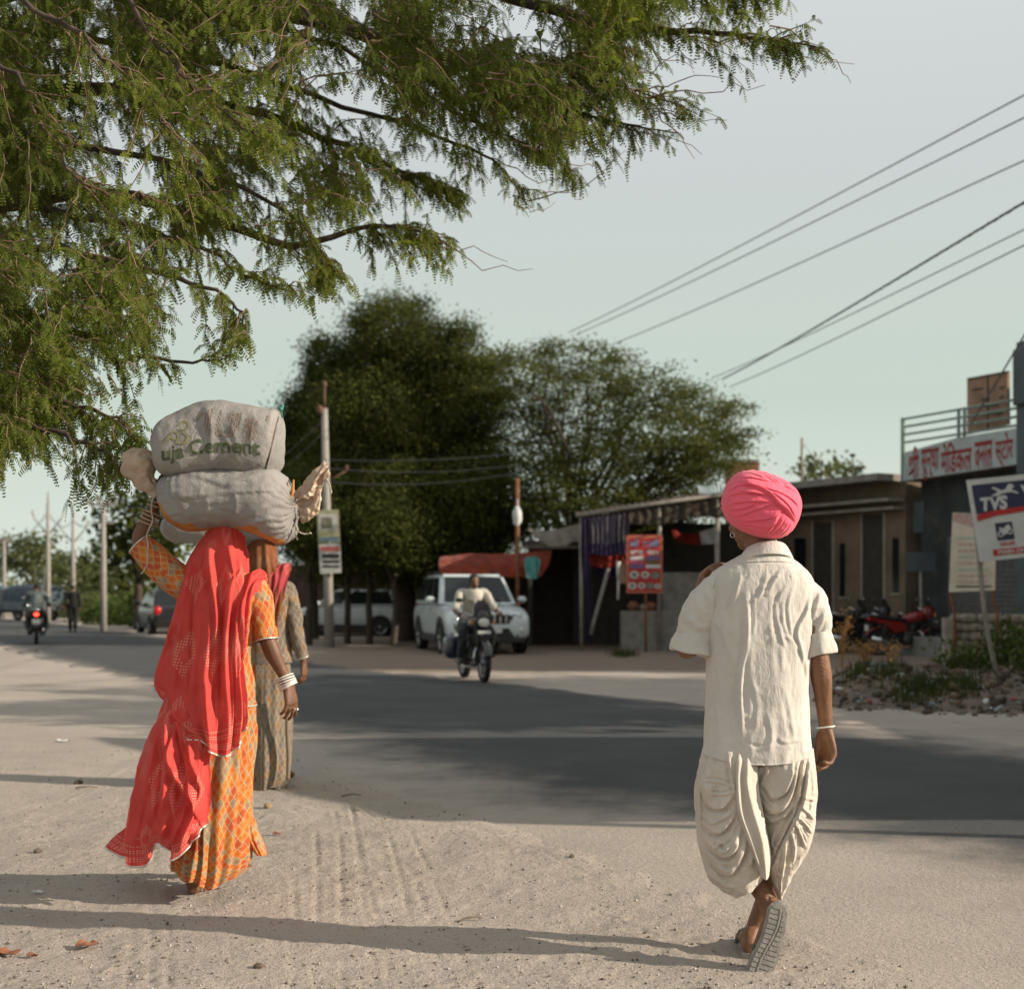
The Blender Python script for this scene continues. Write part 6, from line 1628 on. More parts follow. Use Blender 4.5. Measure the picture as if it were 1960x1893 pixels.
def fitted(j, mats, root, sc=.95, shirt_arm=1.0, vox=.013):
    """body, hair, shirt and trousers on a posed figure (local joints)"""
    V, Fc, N = body(j, sc, .10, .011, 2); q = MB(); q.add(V, Fc); q.build('body', mats[0], root)
    pel, ch, nk = npa(j['pelvis']), npa(j['chest']), npa(j['neck'])
    q = MB(); q.tube(cr1([pel - (0, 0, .06), pel, (pel + ch) / 2, ch, nk - (0, 0, .05), nk + (0, 0, .01)], 16), np.interp(np.linspace(0, 1, 16), [0, .2, .5, .75, .9, 1], [.135, .14, .135, .15, .12, .068]), 18)
    for s in 'LR':
        a, b_, c = npa(j['sh' + s]), npa(j['el' + s]), npa(j['wr' + s]); e_ = b_ + (c - b_) * max(0., shirt_arm - 1) if shirt_arm >= 1 else a + (b_ - a) * shirt_arm
        P = [ch + (0, 0, .08), a, (a + b_) / 2, b_, e_] if shirt_arm > 1 else [ch + (0, 0, .08), a, (a + e_) / 2, e_]
        q.tube(cr1(P, 16), np.interp(np.linspace(0, 1, 16), [0, .3, .7, 1], [.09, .068, .058, .052]), 12)
    V, Fc, N = fuse(q, vox, 3); V = V + N * (vnoise(V * (1, 1, .5), 24, 3) * .008)[:, None]; q = MB(); q.add(V, Fc); q.build('shirt', mats[1], root)
    q = MB()
    for s in 'LR':
        a, b_, c = npa(j['hip' + s]), npa(j['kn' + s]), npa(j['an' + s]); q.tube(cr1([pel + (0, 0, .03), a, b_, b_ + (c - b_) * .93], 18), np.interp(np.linspace(0, 1, 18), [0, .3, .65, 1], [.115, .105, .078, .068]), 12)
    V, Fc, N = fuse(q, vox, 3); V = V + N * (vnoise(V, 20, 3) * .007)[:, None]; q = MB(); q.add(V, Fc); q.build('trousers', mats[2], root)
    hd = npa(j['head']); Rm = np.array(Matrix.Rotation(j.get('yaw', 0), 3, 'Z') @ Matrix.Rotation(j.get('pitch', 0), 3, 'X'))
    q = MB(); q.ell(hd + Rm @ np.array((0, -.022, .040)) * sc, np.array((.083, .096, .088)) * sc, 0, 20, 14, Rm, lambda U: U * (1 + .05 * vnoise(U, 5, 2))[:, None])
    for sx in (-1, 1): q.ell(hd + Rm @ np.array((sx * .072, .002, -.012)) * sc, np.array((.012, .03, .04)) * sc, 0, 10, 8, Rm)
    if j.get('moustache'): q.ell(hd + Rm @ np.array((0, .092, -.056)) * sc, np.array((.03, .012, .008)) * sc, 0, 12, 6, Rm)
    if j.get('moustache'):
        for sx in (-1, 1): q.ell(hd + Rm @ np.array((sx * .03, .088, .006)) * sc, np.array((.016, .006, .004)) * sc, 0, 10, 6, Rm)
    q.build('hair', HAIR, root)
    for s in 'LR':
        if 'foot' + s in j:
            h, f, up = npa(j['foot' + s][0]), unit(j['foot' + s][1]), unit(j['foot' + s][2]); sd = np.cross(f, up); q = MB(); t_ = np.linspace(0, 1, 9)
            Rg = [[tuple(h + f * (x - .02) + up * (.012 + zc + ht * math.sin(a)) + sd * w_ * math.cos(a)) for a in np.linspace(0, 2 * np.pi, 14, endpoint=False)] for (x, w_, ht, zc) in ((0, .02, .02, .03), (.02, .036, .045, .045), (.08, .038, .05, .05), (.15, .044, .04, .036), (.22, .05, .026, .022), (.27, .04, .02, .018), (.29, .015, .01, .014))]
            q.loft(Rg); q.build('shoe', DPLAST, root)

SHIRTW = cloth_mat('pale checked shirt', (.50, .465, .40), .2); TROUS = cloth_mat('dark trousers', (.030, .032, .036), .3); TEALS = cloth_mat('grey green shirt', (.10, .125, .12), .25); BLACKS = cloth_mat('black clothes', (.014, .014, .015), .3)
RIDE = dict(pelvis=(0, -.24, .90), chest=(0, -.10, 1.22), neck=(0, -.03, 1.40), head=(0, .02, 1.515), yaw=0, pitch=R(-4), moustache=True,
            shL=(-.19, -.07, 1.34), elL=(-.31, .08, 1.10), wrL=(-.33, .27, 1.055), handL=((.05, 1, -.05), (0, -.1, -1), -1, (45, 50, 35), .95), shR=(.19, -.07, 1.34), elR=(.31, .08, 1.10), wrR=(.33, .27, 1.055), handR=((-.05, 1, -.05), (0, -.1, -1), 1, (45, 50, 35), .95),
            hipL=(-.10, -.22, .88), knL=(-.22, .22, .72), anL=(-.20, -.02, .36), footL=((-.20, -.08, .27), (0, 1, .05), (0, 0, 1), .25, 1), hipR=(.10, -.22, .88), knR=(.22, .22, .72), anR=(.20, -.02, .36), footR=((.20, -.08, .27), (0, 1, .05), (0, 0, 1), .25, -1))
bk = motorcycle('black motorcycle ridden towards the viewer in front of the white car', BLACKP, 'motorcycles in traffic')
p_ = G(907, 1303); place(bk, (p_.x, p_.y, .012), math.pi + .27)
rd = thing('person', 'moustached man in pale shirt riding the black motorcycle towards the viewer', 'man', (0, 0, 0)); fitted(RIDE, [SKIN2, SHIRTW, TROUS], rd, .97, 1.35); place(rd, (p_.x, p_.y, .012), math.pi + .27)
# jerrycans and bags slung at the side
q = MB(); q.ell((0, 0, 0), (.13, .22, .19), 0, 18, 12, None, lambda U: U * ((np.abs(U) ** 4).sum(1) ** -.25)[:, None] * (1 + .04 * vnoise(U, 3, 2))[:, None])
q.tube([(0, -.1, .17), (0, 0, .23), (0, .1, .17)], .012, 8, 0); bag = q.build('saddle_bag', BLUEP); tag(bag, 'dark bag slung low on the side of the black motorcycle', 'bag'); bag.parent = None
place(bag, (p_.x - .36, p_.y + .42, .50), math.pi + .27)
bk2 = motorcycle('motorcycle with glowing red tail lamp riding away far down the left of the road', BLACKP, 'motorcycles in traffic', True)
p_ = G(70, 1233); place(bk2, (p_.x, p_.y, .01), .33)
rd2 = thing('person', 'rider in grey green shirt seen from behind on the motorcycle with lit tail lamp', 'man', (0, 0, 0)); j = dict(RIDE); j['moustache'] = False; fitted(j, [SKIN2, TEALS, TROUS], rd2, .97, 1.35); place(rd2, (p_.x, p_.y, .01), .33)
STAND = dict(pelvis=(0, 0, .93), chest=(0, .0, 1.25), neck=(0, .01, 1.43), head=(0, .03, 1.545), yaw=0, shL=(-.19, 0, 1.36), elL=(-.23, -.03, 1.09), wrL=(-.20, .08, .85), handL=((0, .1, -1), (1, 0, 0), -1, (20, 25, 20), .95), shR=(.19, 0, 1.36), elR=(.235, -.05, 1.09), wrR=(.23, -.02, .84), handR=((0, .1, -1), (-1, 0, 0), 1, (20, 25, 20), .95),
             hipL=(-.09, 0, .90), knL=(-.09, .10, .50), anL=(-.08, .12, .09), footL=((-.08, .10, .0), (0, 1, 0), (0, 0, 1), .25, 1), hipR=(.09, 0, .90), knR=(.09, .04, .50), anR=(.08, -.16, .12), footR=((.08, -.20, .02), (0, 1, -.1), (0, .1, 1), .25, -1))
pd = thing('person', 'pedestrian in black clothes walking on the far left edge of the road', 'man', (0, 0, 0)); fitted(STAND, [SKIN2, BLACKS, BLACKS], pd, .97, 1.8); p_ = G(139, 1211); place(pd, (p_.x, p_.y, .01), .3)
sm = thing('person', 'man in dark shirt standing behind the stall counter beside the red menu board', 'man', (0, 0, 0)); fitted(STAND, [SKIN2, BLACKS, TROUS], sm, .97, 1.2); p_ = W(1300, 1138, 34.2); place(sm, (p_.x, p_.y, .0), math.pi)

# cars
def car(label, name, paint, Lh=2.33, wd=.96, zb=.30, hood=1.10, belt=1.16, roof=1.80, wr=.37, wb=1.38, suv=True, lamps=True, front_detail=True):
    root = thing(name, label, 'car', (0, 0, 0))
    a = np.linspace(0, 2 * np.pi, 40, endpoint=False); e = 2 / 5.
    def rg_(y, w_, z0, z1): return [(w_ * np.sign(math.cos(t_)) * abs(math.cos(t_)) ** e, y, (z0 + z1) / 2 + (z1 - z0) / 2 * np.sign(math.sin(t_)) * abs(math.sin(t_)) ** e) for t_ in a]
    st = [(-Lh, wd * .80, zb + .22, belt - .25), (-Lh + .05, wd * .92, zb + .12, belt - .06), (-Lh + .25, wd * .98, zb + .02, belt), (-1.0, wd, zb, belt), (0, wd, zb, belt), (.75, wd, zb, belt - .01), (1.05, wd, zb, hood + .03), (Lh - .6, wd * .98, zb, hood - .01), (Lh - .22, wd * .94, zb + .02, hood - .11), (Lh - .05, wd * .88, zb + .06, hood - .22), (Lh, wd * .78, zb + .16, hood - .36)]
    q = MB(); q.loft(cr1(np.array([rg_(*s) for s in st]), 60), 0)
    q.build('car_body', paint, root, sharp=50)
    # greenhouse
    f0, f1, r1, r0 = 1.02, .30, -Lh + .42, -Lh + .10
    w0, w1 = wd * .93, wd * .76
    bm = bmesh.new(); co = [(-w0, f0, belt - .04), (w0, f0, belt - .04), (w0, r0, belt - .04), (-w0, r0, belt - .04), (-w1, f1, roof), (w1, f1, roof), (w1, r1, roof), (-w1, r1, roof)]
    vs = [bm.verts.new(c) for c in co]
    for f in ((0, 1, 5, 4), (1, 2, 6, 5), (2, 3, 7, 6), (3, 0, 4, 7), (4, 5, 6, 7), (3, 2, 1, 0)): bm.faces.new([vs[i] for i in f])
    bmesh.ops.bevel(bm, geom=[e_ for e_ in bm.edges if max(v.co.z for v in e_.verts) > belt], offset=.07, segments=3, affect='EDGES')
    bm.verts.ensure_lookup_table(); bm.normal_update(); q = MB(); q.add([tuple(v.co) for v in bm.verts], [[v.index for v in f.verts] for f in bm.faces], 0, False); bm.free()
    q.build('roof', paint, root, sharp=50)
    def pane(name, c4_, mat, t0=.08, t1=.9, s0=.05, s1=.95, off=.012):
        A_, B_, C_, D_ = [np.array(c, float) for c in c4_]      # bottom a-b, top d-c
        def P(s, t_): return (A_ + (B_ - A_) * s) * (1 - t_) + (D_ + (C_ - D_) * s) * t_
        n = np.cross(B_ - A_, D_ - A_); n /= np.linalg.norm(n); cen = (A_ + B_ + C_ + D_) / 4 - np.array((0, -.5, 1.2)); n = n if n @ cen > 0 else -n
        k = 5; pts = [P(s, t_) + n * off for t_ in np.linspace(t0, t1, k) for s in np.linspace(s0, s1, k)]
        q = MB(); q.add(pts + [p - n * .03 for p in pts], [(i * k + j, i * k + j + 1, (i + 1) * k + j + 1, (i + 1) * k + j) for i in range(k - 1) for j in range(k - 1)] + [(i * k, i * k + k * k, (i + 1) * k + k * k, (i + 1) * k) for i in range(k - 1)], 0, False); q.build(name, mat, root)
    pane('windscreen', (co[0], co[1], co[5], co[4]), GLASS, .06, .90, .06, .94); pane('rear_window', (co[2], co[3], co[7], co[6]), GLASS, .1, .85, .1, .9)
    for s in (0, 1):
        A_, B_, C_, D_ = (co[3], co[0], co[4], co[7]) if s == 0 else (co[1], co[2], co[6], co[5])
        cuts = ((.05, .36), (.39, .66), (.69, .95)) if s == 0 else ((.05, .31), (.34, .61), (.64, .95))
        for (s0, s1) in cuts: pane('side_window', (A_, B_, C_, D_), GLASS, .12, .88, s0, s1)
    for sx in (-1, 1):
        for y in (wb, -wb):
            q = MB(); an = np.linspace(0, np.pi, 20); q.loft([[(sx * (wd + .012), y + r * math.cos(t_), wr + r * math.sin(t_) * 1.0) for t_ in an] for r in (wr * 1.08, wr * 1.30)], 0, False, False)
            q.prism([(r_[1] - y, r_[2]) for r_ in [(0, y + wr * 1.1 * math.cos(t_), wr + wr * 1.1 * math.sin(t_)) for t_ in np.linspace(0, np.pi, 18)]], (sx * (wd + .006), y, 0), (0, 1, 0), (0, 0, 1), (-sx * .25, 0, 0), 0); q.build('wheel_arch', DPLAST, root)
            wheel('wheel', (sx * (wd - .09), y, wr), wr, .22, root, .6, 5)
        q = MB(); q.ell((sx * (wd + .11), .80, belt + .06), (.11, .05, .075), 0, 14, 8); q.tube([(sx * wd * .93, .85, belt), (sx * (wd + .06), .82, belt + .03)], .025, 8, 1); q.build('mirror', [paint, DPLAST], root)
        q = MB(); q.box((sx * (wd - .005), 0, zb + .05), (.05, 2 * wb - 2.6 * wr, .16), 0, bev=.02)
        q.build('sill', DPLAST, root)
        if suv: q = MB(); q.tube([(sx * w1 * .93, f1 - .15, roof - .005), (sx * w1 * .93, f1 - .3, roof + .05), (sx * w1 * .93, r1 + .2, roof + .05), (sx * w1 * .93, r1 + .1, roof - .005)], .02, 8); q.build('roof_rail', DPLAST, root)
        for y in (.30, -.62): q = MB(); q.box((sx * (wd + .012), y, belt - .16), (.02, .17, .028), 0, bev=.008); q.build('door_handle', CHROME, root)
        q = MB(); q.ell((sx * wd * .80, -Lh + .04, belt - .2), (.13, .06, .16), 0, 14, 8); q.build('tail_light', REDL, root)
        q = MB(); q.prism([(0, 0), (.34, .02), (.30, .15), (-.02, .11)], (sx * wd * .44, Lh - .045, hood - .33), (sx, -.22, 0), (0, -.25, .97), (0, .05, 0), 0); q.ell((sx * wd * .66, Lh - .05, hood - .24), (.07, .04, .045), 1, 14, 8); q.build('headlight', [GLASS, LENS], root)
        if suv: q = MB(); q.prism([(0, 0), (.22, .02), (.24, .26), (.02, .24)], (sx * wd * .58, Lh - .04, zb + .12), (sx, -.25, 0), (0, -.05, 1), (0, .045, 0), 0); q.ell((sx * wd * .70, Lh + .0, zb + .26), (.055, .03, .055), 1, 12, 8); q.build('fog_lamp', [DPLAST, LENS], root)
    q = MB(); q.box((0, Lh - .005, hood - .30), (wd * .86, .06, .20), 0, bev=.02)
    for i in range(6): q.box(((i - 2.5) * wd * .135, Lh + .03, hood - .30), (.035, .02, .17), 1, bev=.006)
    q.build('grille', [DPLAST, CHROME], root)
    q = MB(); q.prism([(-wd * .56, .02), (wd * .56, .02), (wd * .40, .24), (-wd * .40, .24)], (0, Lh - .02, zb + .06), (1, 0, 0), (0, 0, 1), (0, .04, 0), 0)
    q.box((0, Lh - .02, zb + .04), (wd * 1.6, .10, .12), 0, bev=.03); q.build('bumper', DPLAST, root)
    q = MB(); q.box((0, Lh + .035, zb + .25), (.46, .012, .105), 0, bev=.003); q.build('number_plate', PLATE, root)
    for y in (Lh - .1,):
        q = MB()
        for s in (-1, 1): q.tube([(s * .4, .98, belt + .02), (s * .08, .80, belt + .18)], .010, 6)
        q.build('wiper', DPLAST, root)
    return root
WHITEP = M('white car paint', (.56, .61, .60), .22, .06, 3, coat=.6, dirt=.3)
suv = car('white sport utility car parked by the stalls behind the motorcycle rider', 'parked_car', WHITEP)
place(suv, (-1.0, 31.7, 0), math.pi + .24)
GREYW = M('dull white paint', (.50, .52, .53), .3, .1, 4, coat=.4, dirt=.3)
hb = car('white hatchback parked side on behind the slim tree trunks', 'parked_car', GREYW, 1.9, .83, .25, .95, 1.0, 1.50, .30, 1.2, False)
p_ = W(672, HY, 44); place(hb, (p_.x, p_.y, 0), R(80))
bl = car('black hatchback parked on the far left verge, half hidden by the woman in red', 'parked_car', BLACKP, 1.9, .83, .25, .95, 1.0, 1.52, .30, 1.2, False)
p_ = W(322, HY, 46.5); place(bl, (p_.x, p_.y, 0), R(24))
# far pickup
tr = thing('pickup_truck', 'blue grey pickup with canvas covered load at the far left end of the road', 'truck', (0, 0, 0))
DKBL = M('dull blue grey paint', (.12, .145, .16), .4, .3, 4, dirt=.3)
TARPB = M('blue grey tarpaulin', (.075, .10, .12), .8, .35, 4, bmp=.4, bscale=9)
q = MB(); q.box((0, -.5, .75), (1.7, 2.6, .45), 0, bev=.04); q.build('load_bed', DKBL, tr)
q = MB(); q.loft(cr1(np.array([[(.84 * np.sign(math.cos(t_)) * abs(math.cos(t_)) ** .5, y, 1.0 + h * np.sign(math.sin(t_)) * abs(math.sin(t_)) ** .5 if math.sin(t_) > 0 else .95) for t_ in np.linspace(0, 2 * np.pi, 28, endpoint=False)] for (y, h) in ((-1.78, .5), (-1.7, .78), (-.6, .85), (.5, .82), (.72, .6))]), 20), 0); q.build('canvas', TARPB, tr)
q = MB(); q.loft(cr1(np.array([[(w_ * np.sign(math.cos(t_)) * abs(math.cos(t_)) ** .4, y, (z0 + z1) / 2 + (z1 - z0) / 2 * np.sign(math.sin(t_)) * abs(math.sin(t_)) ** .4) for t_ in np.linspace(0, 2 * np.pi, 28, endpoint=False)] for (y, w_, z0, z1) in ((.82, .78, .45, 1.6), (.95, .82, .4, 1.75), (1.5, .82, .4, 1.72), (1.9, .80, .42, 1.2), (2.2, .74, .45, .95))]), 24), 0); q.build('cab', DKBL, tr)
q = MB(); q.box((0, 1.73, 1.42), (1.3, .05, .42), 0, rot=Matrix.Rotation(R(-38), 3, 'X')); q.build('windscreen', GLASS, tr)
for sx in (-1, 1):
    for y in (1.45, -1.0): wheel('wheel', (sx * .72, y, .33), .33, .2, tr, .6, 5)
    q = MB(); q.box((sx * .72, -1.82, .72), (.12, .04, .2), 0, bev=.01); q.build('tail_light', REDL, tr)
p_ = G(52, 1188); place(tr, (p_.x, p_.y, 0), R(62))
# parked motorcycles by the shop wall
for (px, d, rz, mt, lab) in ((1735, 29.6, R(-84), REDP, 'red motorcycle parked side on beside the stone pillar'), (1655, 30.6, R(-78), BLACKP, 'black motorcycle parked behind the tall dry weed, left of the red one'),
                             (1862, 30.2, R(-120), DPLAST, 'dark motorcycle parked behind the cream notice board, only mirror and bars showing'), (1612, 31.0, R(-70), DPLAST, 'dusty black motorcycle parked nearest the man\'s sleeve, half behind the dry weed'), (1788, 30.6, R(-95), BLACKP, 'black motorcycle parked directly behind the red one'), (1952, 28.6, R(60), BLACKP, 'dark motorcycle parked at the right edge behind the leaning signboard')):
    k = motorcycle(lab, mt, 'motorcycles parked before the shops'); p_ = W(px, HY, d); place(k, (p_.x, p_.y, -.01), rz)
# ------------------------------------------------------------------ buildings, stalls, signs
PLAST = M('stained brown plaster', (.19, .142, .10), .95, .4, 1.6, bmp=.4, bscale=18, dirt=.5)
PLASTD = M('dark slate paint', (.045, .050, .050), .8, .4, 1.5, bmp=.2, bscale=20, dirt=.25)
PLASTG = M('grey plaster', (.215, .205, .19), .95, .35, 2.2, bmp=.4, bscale=20, dirt=.5)
SLATE = M('slate blue cladding', (.085, .105, .112), .6, .3, 2)
PANEL = M('pale grey blue panel', (.40, .45, .445), .6, .15, 3, dirt=.25)
CONC = M('rough concrete', (.27, .245, .215), .95, .35, 5, bmp=.5, bscale=25, dirt=.4)
DOORM = M('dark door', (.055, .045, .036), .7, .35, 6)
SHUT = M('grey roller shutter', (.12, .12, .115), .6, .3, 8)
TRIM = M('pale trim', (.33, .29, .235), .9, .3, 5, dirt=.3)
GREENR = M('green railing paint', (.24, .32, .28), .5, .3, 8)
RUST = M('rusty iron', (.21, .085, .04), .8, .45, 10, bmp=.3, bscale=50)
REDTX = M('dark red lettering', (.30, .030, .028), .7, .25, 20)
NAVY = M('navy print', (.040, .042, .085), .5, .2, 10)
REDB = M('red print', (.50, .035, .03), .5, .15, 10)
WHITEB = M('white signboard', (.60, .60, .57), .45, .12, 4, dirt=.2)
CREAM = M('cream notice board', (.70, .62, .50), .6, .15, 4, dirt=.25)
MINT = M('faded mint lettering', (.42, .56, .46), .7, .2, 20)
PINKF = M('faded pink print', (.60, .40, .35), .7, .25, 12)
HOARD = M('weathered brown hoarding', (.33, .20, .135), .8, .35, 3, dirt=.4)
BRICK = M('brick', (.30, .135, .08), .95, .4, 9, bmp=.5, bscale=20)
STONE = M('rubble stone', (.30, .255, .20), .95, .4, 6, bmp=.7, bscale=14)
WOOD = M('grey wood pole', (.30, .265, .22), .9, .35, 10)
BLACKT = M('black lettering', (.03, .03, .03), .7, .2, 30)

PSC0 = M('greyed whitewash', (.22, .20, .17), .9, .3, 8)
class Facade:
    """a vertical plane through two ground points; pt gives the point of the plane seen at a pixel"""
    def __init__(s, a, b_):
        s.a = Vector((a[0], a[1], 0)); s.u = (Vector((b_[0], b_[1], 0)) - s.a).normalized(); s.n = Vector((s.u.y, -s.u.x, 0))
        if s.n.dot(Vector((0, 0, 0)) - s.a) < 0: s.n = -s.n
    def pt(s, px, py, off=0.):
        d = (W(px, py, 1) - Vector((0, 0, CH))); o = Vector((0, 0, CH)); k = (s.a + s.n * off - o).dot(s.n) / d.dot(s.n)
        return o + d * k
    def quad(s, mb, pts, m, off=0., th=.03):
        """slab on the wall whose corners are given by eye"""
        P = [s.pt(x, y, off) for x, y in pts]; Q = [p - s.n * th for p in P]; n = len(P)
        mb.add([tuple(p) for p in P + Q], [list(range(n)), list(range(2 * n - 1, n - 1, -1))] + [(i, (i + 1) % n, n + (i + 1) % n, n + i) for i in range(n)], m, False)
    def slab(s, mb, x0, x1, z0, z1, off, th, m, bev=0.):
        a, b_ = s.pt(x0, HY), s.pt(x1, HY); l = (b_ - a).length; c = (a + b_) / 2 + s.n * (off - th / 2)
        mb.box((c.x, c.y, (z0 + z1) / 2), (l, th, z1 - z0), m, rz=math.atan2(s.u.y, s.u.x), bev=bev)

def zat(f, px, py): return f.pt(px, py).z
# low brown building
A_ = W(1462, HY, 35.6); B_ = W(1733, HY, 31.2); fl = Facade((A_.x, A_.y), (B_.x, B_.y))
lo = thing('low_building', 'low flat roofed brown plastered building between the stalls and the medical shop', 'building', (A_.x, A_.y, 0))
q = MB(); fl.slab(q, 1455, 1733, -.1, zat(fl, 1733, 912), 0, 6.0, 0); q.build('wall', PLAST, lo)
q = MB(); zt = zat(fl, 1733, 908); fl.slab(q, 1440, 1731, zt - .16, zt, .85, 7.2, 0); fl.slab(q, 1440, 1731, zt - .62, zt - .55, .50, .5, 1); fl.slab(q, 1450, 1731, zt - .80, zt - .74, .35, .35, 1); q.build('roof', [CONC, TRIM], lo)
for (x0, x1, y0) in ((1556, 1592, 1000), (1650, 1690, 985)):
    q = MB(); fl.quad(q, [(x0, 1245), (x1, 1245), (x1, y0), (x0, y0)], 0, .012, .06); fl.quad(q, [(x0 - 3, 1245), (x0, 1245), (x0, y0 - 4), (x0 - 3, y0 - 4)], 1, .03, .08); fl.quad(q, [(x1, 1245), (x1 + 4, 1245), (x1 + 4, y0 - 4), (x1, y0 - 4)], 1, .03, .08); q.build('door', [DOORM, TRIM], lo)
for (x0, x1, y0, y1) in ((1607, 1617, 1040, 1142), (1708, 1720, 1030, 1135), (1520, 1542, 1030, 1090)):
    q = MB(); fl.quad(q, [(x0, y1), (x1, y1), (x1, y0), (x0, y0)], 0, .012, .06); fl.quad(q, [(x0 - 3, y1 + 4), (x1 + 3, y1 + 4), (x1 + 3, y1), (x0 - 3, y1)], 1, .04, .08); q.build('window', [GLASS, TRIM], lo)
q = MB(); fl.slab(q, 1455, 1733, -.1, .85, .50, .48, 0, .02); q.build('plinth', PLASTG, lo)
# antenna pole
q = MB(); p_ = fl.pt(1535, 900, -1.0); q.tube([(p_.x, p_.y, zt - .1), (p_.x, p_.y, W(1535, 838, p_.y).z)], .035, 8); q.tube([(p_.x, p_.y, W(1535, 845, p_.y).z), (p_.x + 1.0, p_.y + .3, zt)], .008, 5)
tag(q.build('antenna_mast', WOOD), 'thin mast with stay wire standing on the low brown building roof', 'mast')
q = MB(); p_ = W(1632, 880, 37); q.tube([(p_.x, p_.y, zt - .1), (p_.x, p_.y, p_.z + .1)], .02, 6); q.ell((p_.x, p_.y, p_.z + .12), (.09, .06, .05), 0, 10, 6); tag(q.build('roof_lamp', DPLAST), 'small dark lamp on the flat roof edge of the low building', 'lamp')

# medical shop
B0 = W(1727, HY, 31); C0 = W(1950, HY, 26.9); fm = Facade((B0.x, B0.y), (C0.x, C0.y))
ms = thing('medical_shop', 'dark fronted medical store with red Hindi signboard and green roof railing', 'building', (B0.x, B0.y, 0))
zb_, zt_ = zat(fm, 1727, 921), zat(fm, 1727, 800)
q = MB(); fm.slab(q, 1737, 1960, -.1, zb_ + .05, -.35, 6.5, 0); q.build('wall', PLASTD, ms)
q = MB(); fm.quad(q, [(1727, 921), (1951, 888), (1951, 818), (1830, 838), (1732, 866)], 0, .05, .10); fm.slab(q, 1727, 1951, zb_ - .02, zb_ + .12, .0, 6.6, 1)
sg = q
# lettering: shri sundha medical janral store
def ft(px, py): return fm.pt(px, py, .055)
o1, o2 = ft(1739, 892), ft(1938, 866); ux = (o2 - o1).normalized(); uz = Vector((0, 0, 1))
def word(s_, x0, x1, hgt=.62, m=2, dz=0., bold=.018):
    a, b_ = fm.pt(x0, HY, .056), fm.pt(x1, HY, .056)
    t_ = ((x0 + x1) / 2 - 1739) / 199.; zc = o1.z + (o2.z - o1.z) * t_ + dz; c = (a + b_) / 2
    q.text(s_, (c.x, c.y, zc), tuple(fm.u if fm.u.dot(b_ - a) > 0 else -fm.u), (0, 0, 1), hgt, m, (b_ - a).length, bold)
word('\u0936\u0940', 1739, 1759, .74, dz=.05); word('\u0938\u0941\u0928\u094d\u0927\u093e', 1763, 1797, .70, dz=-.02); word('\u092e\u0947\u093f\u0921\u0915\u0932', 1801, 1860, .66, dz=.06); word('\u091c\u0928\u0930\u0932', 1865, 1899, .58, dz=.02); word('\u0938\u094d\u091f\u094b\u0930', 1905, 1939, .70, dz=.07)
a_ = fm.pt(1741, 908, .058); b_ = fm.pt(1750, 897, .058); q.tube([a_, b_], .03, 6, 2)
word('\u0936\u0941\u0926\u094d\u0927', 1914, 1922, .16, 3, .56, .0) if False else None
sg.build('signboard', [PANEL, CONC, REDTX, BLACKT], ms)
q = MB()
for k in range(4):
    y0, y1 = 802 + k * 15, 764 + k * 16.5
    q.tube([fm.pt(1732, y0), fm.pt(1951, y1)], .028, 8)
for x, y0, y1 in ((1729, 802, 925), (1835, 784, 845), (1846, 782, 842), (1951, 764, 820)): q.tube([fm.pt(x, y0 - 2), fm.pt(x, y1)], .04 if x > 1800 else .06, 8)
q.build('railing', GREENR, ms)
hd = MB(); fm.quad(hd, [(1851, 832), (1929, 812), (1928, 710), (1851, 724)], 0, -.35, .06)
fm.quad(hd, [(1851, 724), (1928, 710), (1928, 713), (1851, 727)], 1, -.33, .05); fm.quad(hd, [(1889, 822), (1891, 822), (1891, 716), (1889, 717)], 1, -.335, .04)
for (x0, x1, y) in ((1878, 1893, 764), (1866, 1910, 777), (1858, 1920, 792), (1860, 1880, 745), (1912, 1922, 742), (1912, 1920, 760)): fm.quad(hd, [(x0, y + 3), (x1, y), (x1, y - 3), (x0, y)], 1, -.335, .03)
tag(hd.build('hoarding', [HOARD, DOORM]), 'weathered brown hoarding standing behind the green roof railing of the medical shop', 'hoarding')
q = MB()
for (x0, x1, y0, y1) in ((1748, 1768, 960, 1020),): fm.quad(q, [(x0, y1), (x1, y1), (x1, y0), (x0, y0)], 0, -.32, .05)
q.build('window', SLATE, ms)
q = MB(); fm.slab(q, 1790, 1940, .35, 2.6, -.33, .05, 0)
for k in range(22): fm.slab(q, 1790, 1940, .4 + k * .1, .46 + k * .1, -.315, .02, 0)
q.build('shutter', SHUT, ms)
q = MB(); fm.slab(q, 1735, 1960, -.1, .42, .6, .95, 0, .02); q.build('step', PLASTG, ms)
# signs leaning at the dark front: small faded placard on a stick
q = MB(); p_ = W(1762, 1075, 29.8); q.box((p_.x, p_.y, p_.z), (.62, .03, .42), 0); q.tube([(p_.x, p_.y + .02, p_.z), (p_.x + .06, p_.y + .1, -.05)], .03, 8, 1); tag(q.build('placard', [SLATE, WOOD]), 'dim placard on a stick before the dark medical shop front', 'placard')
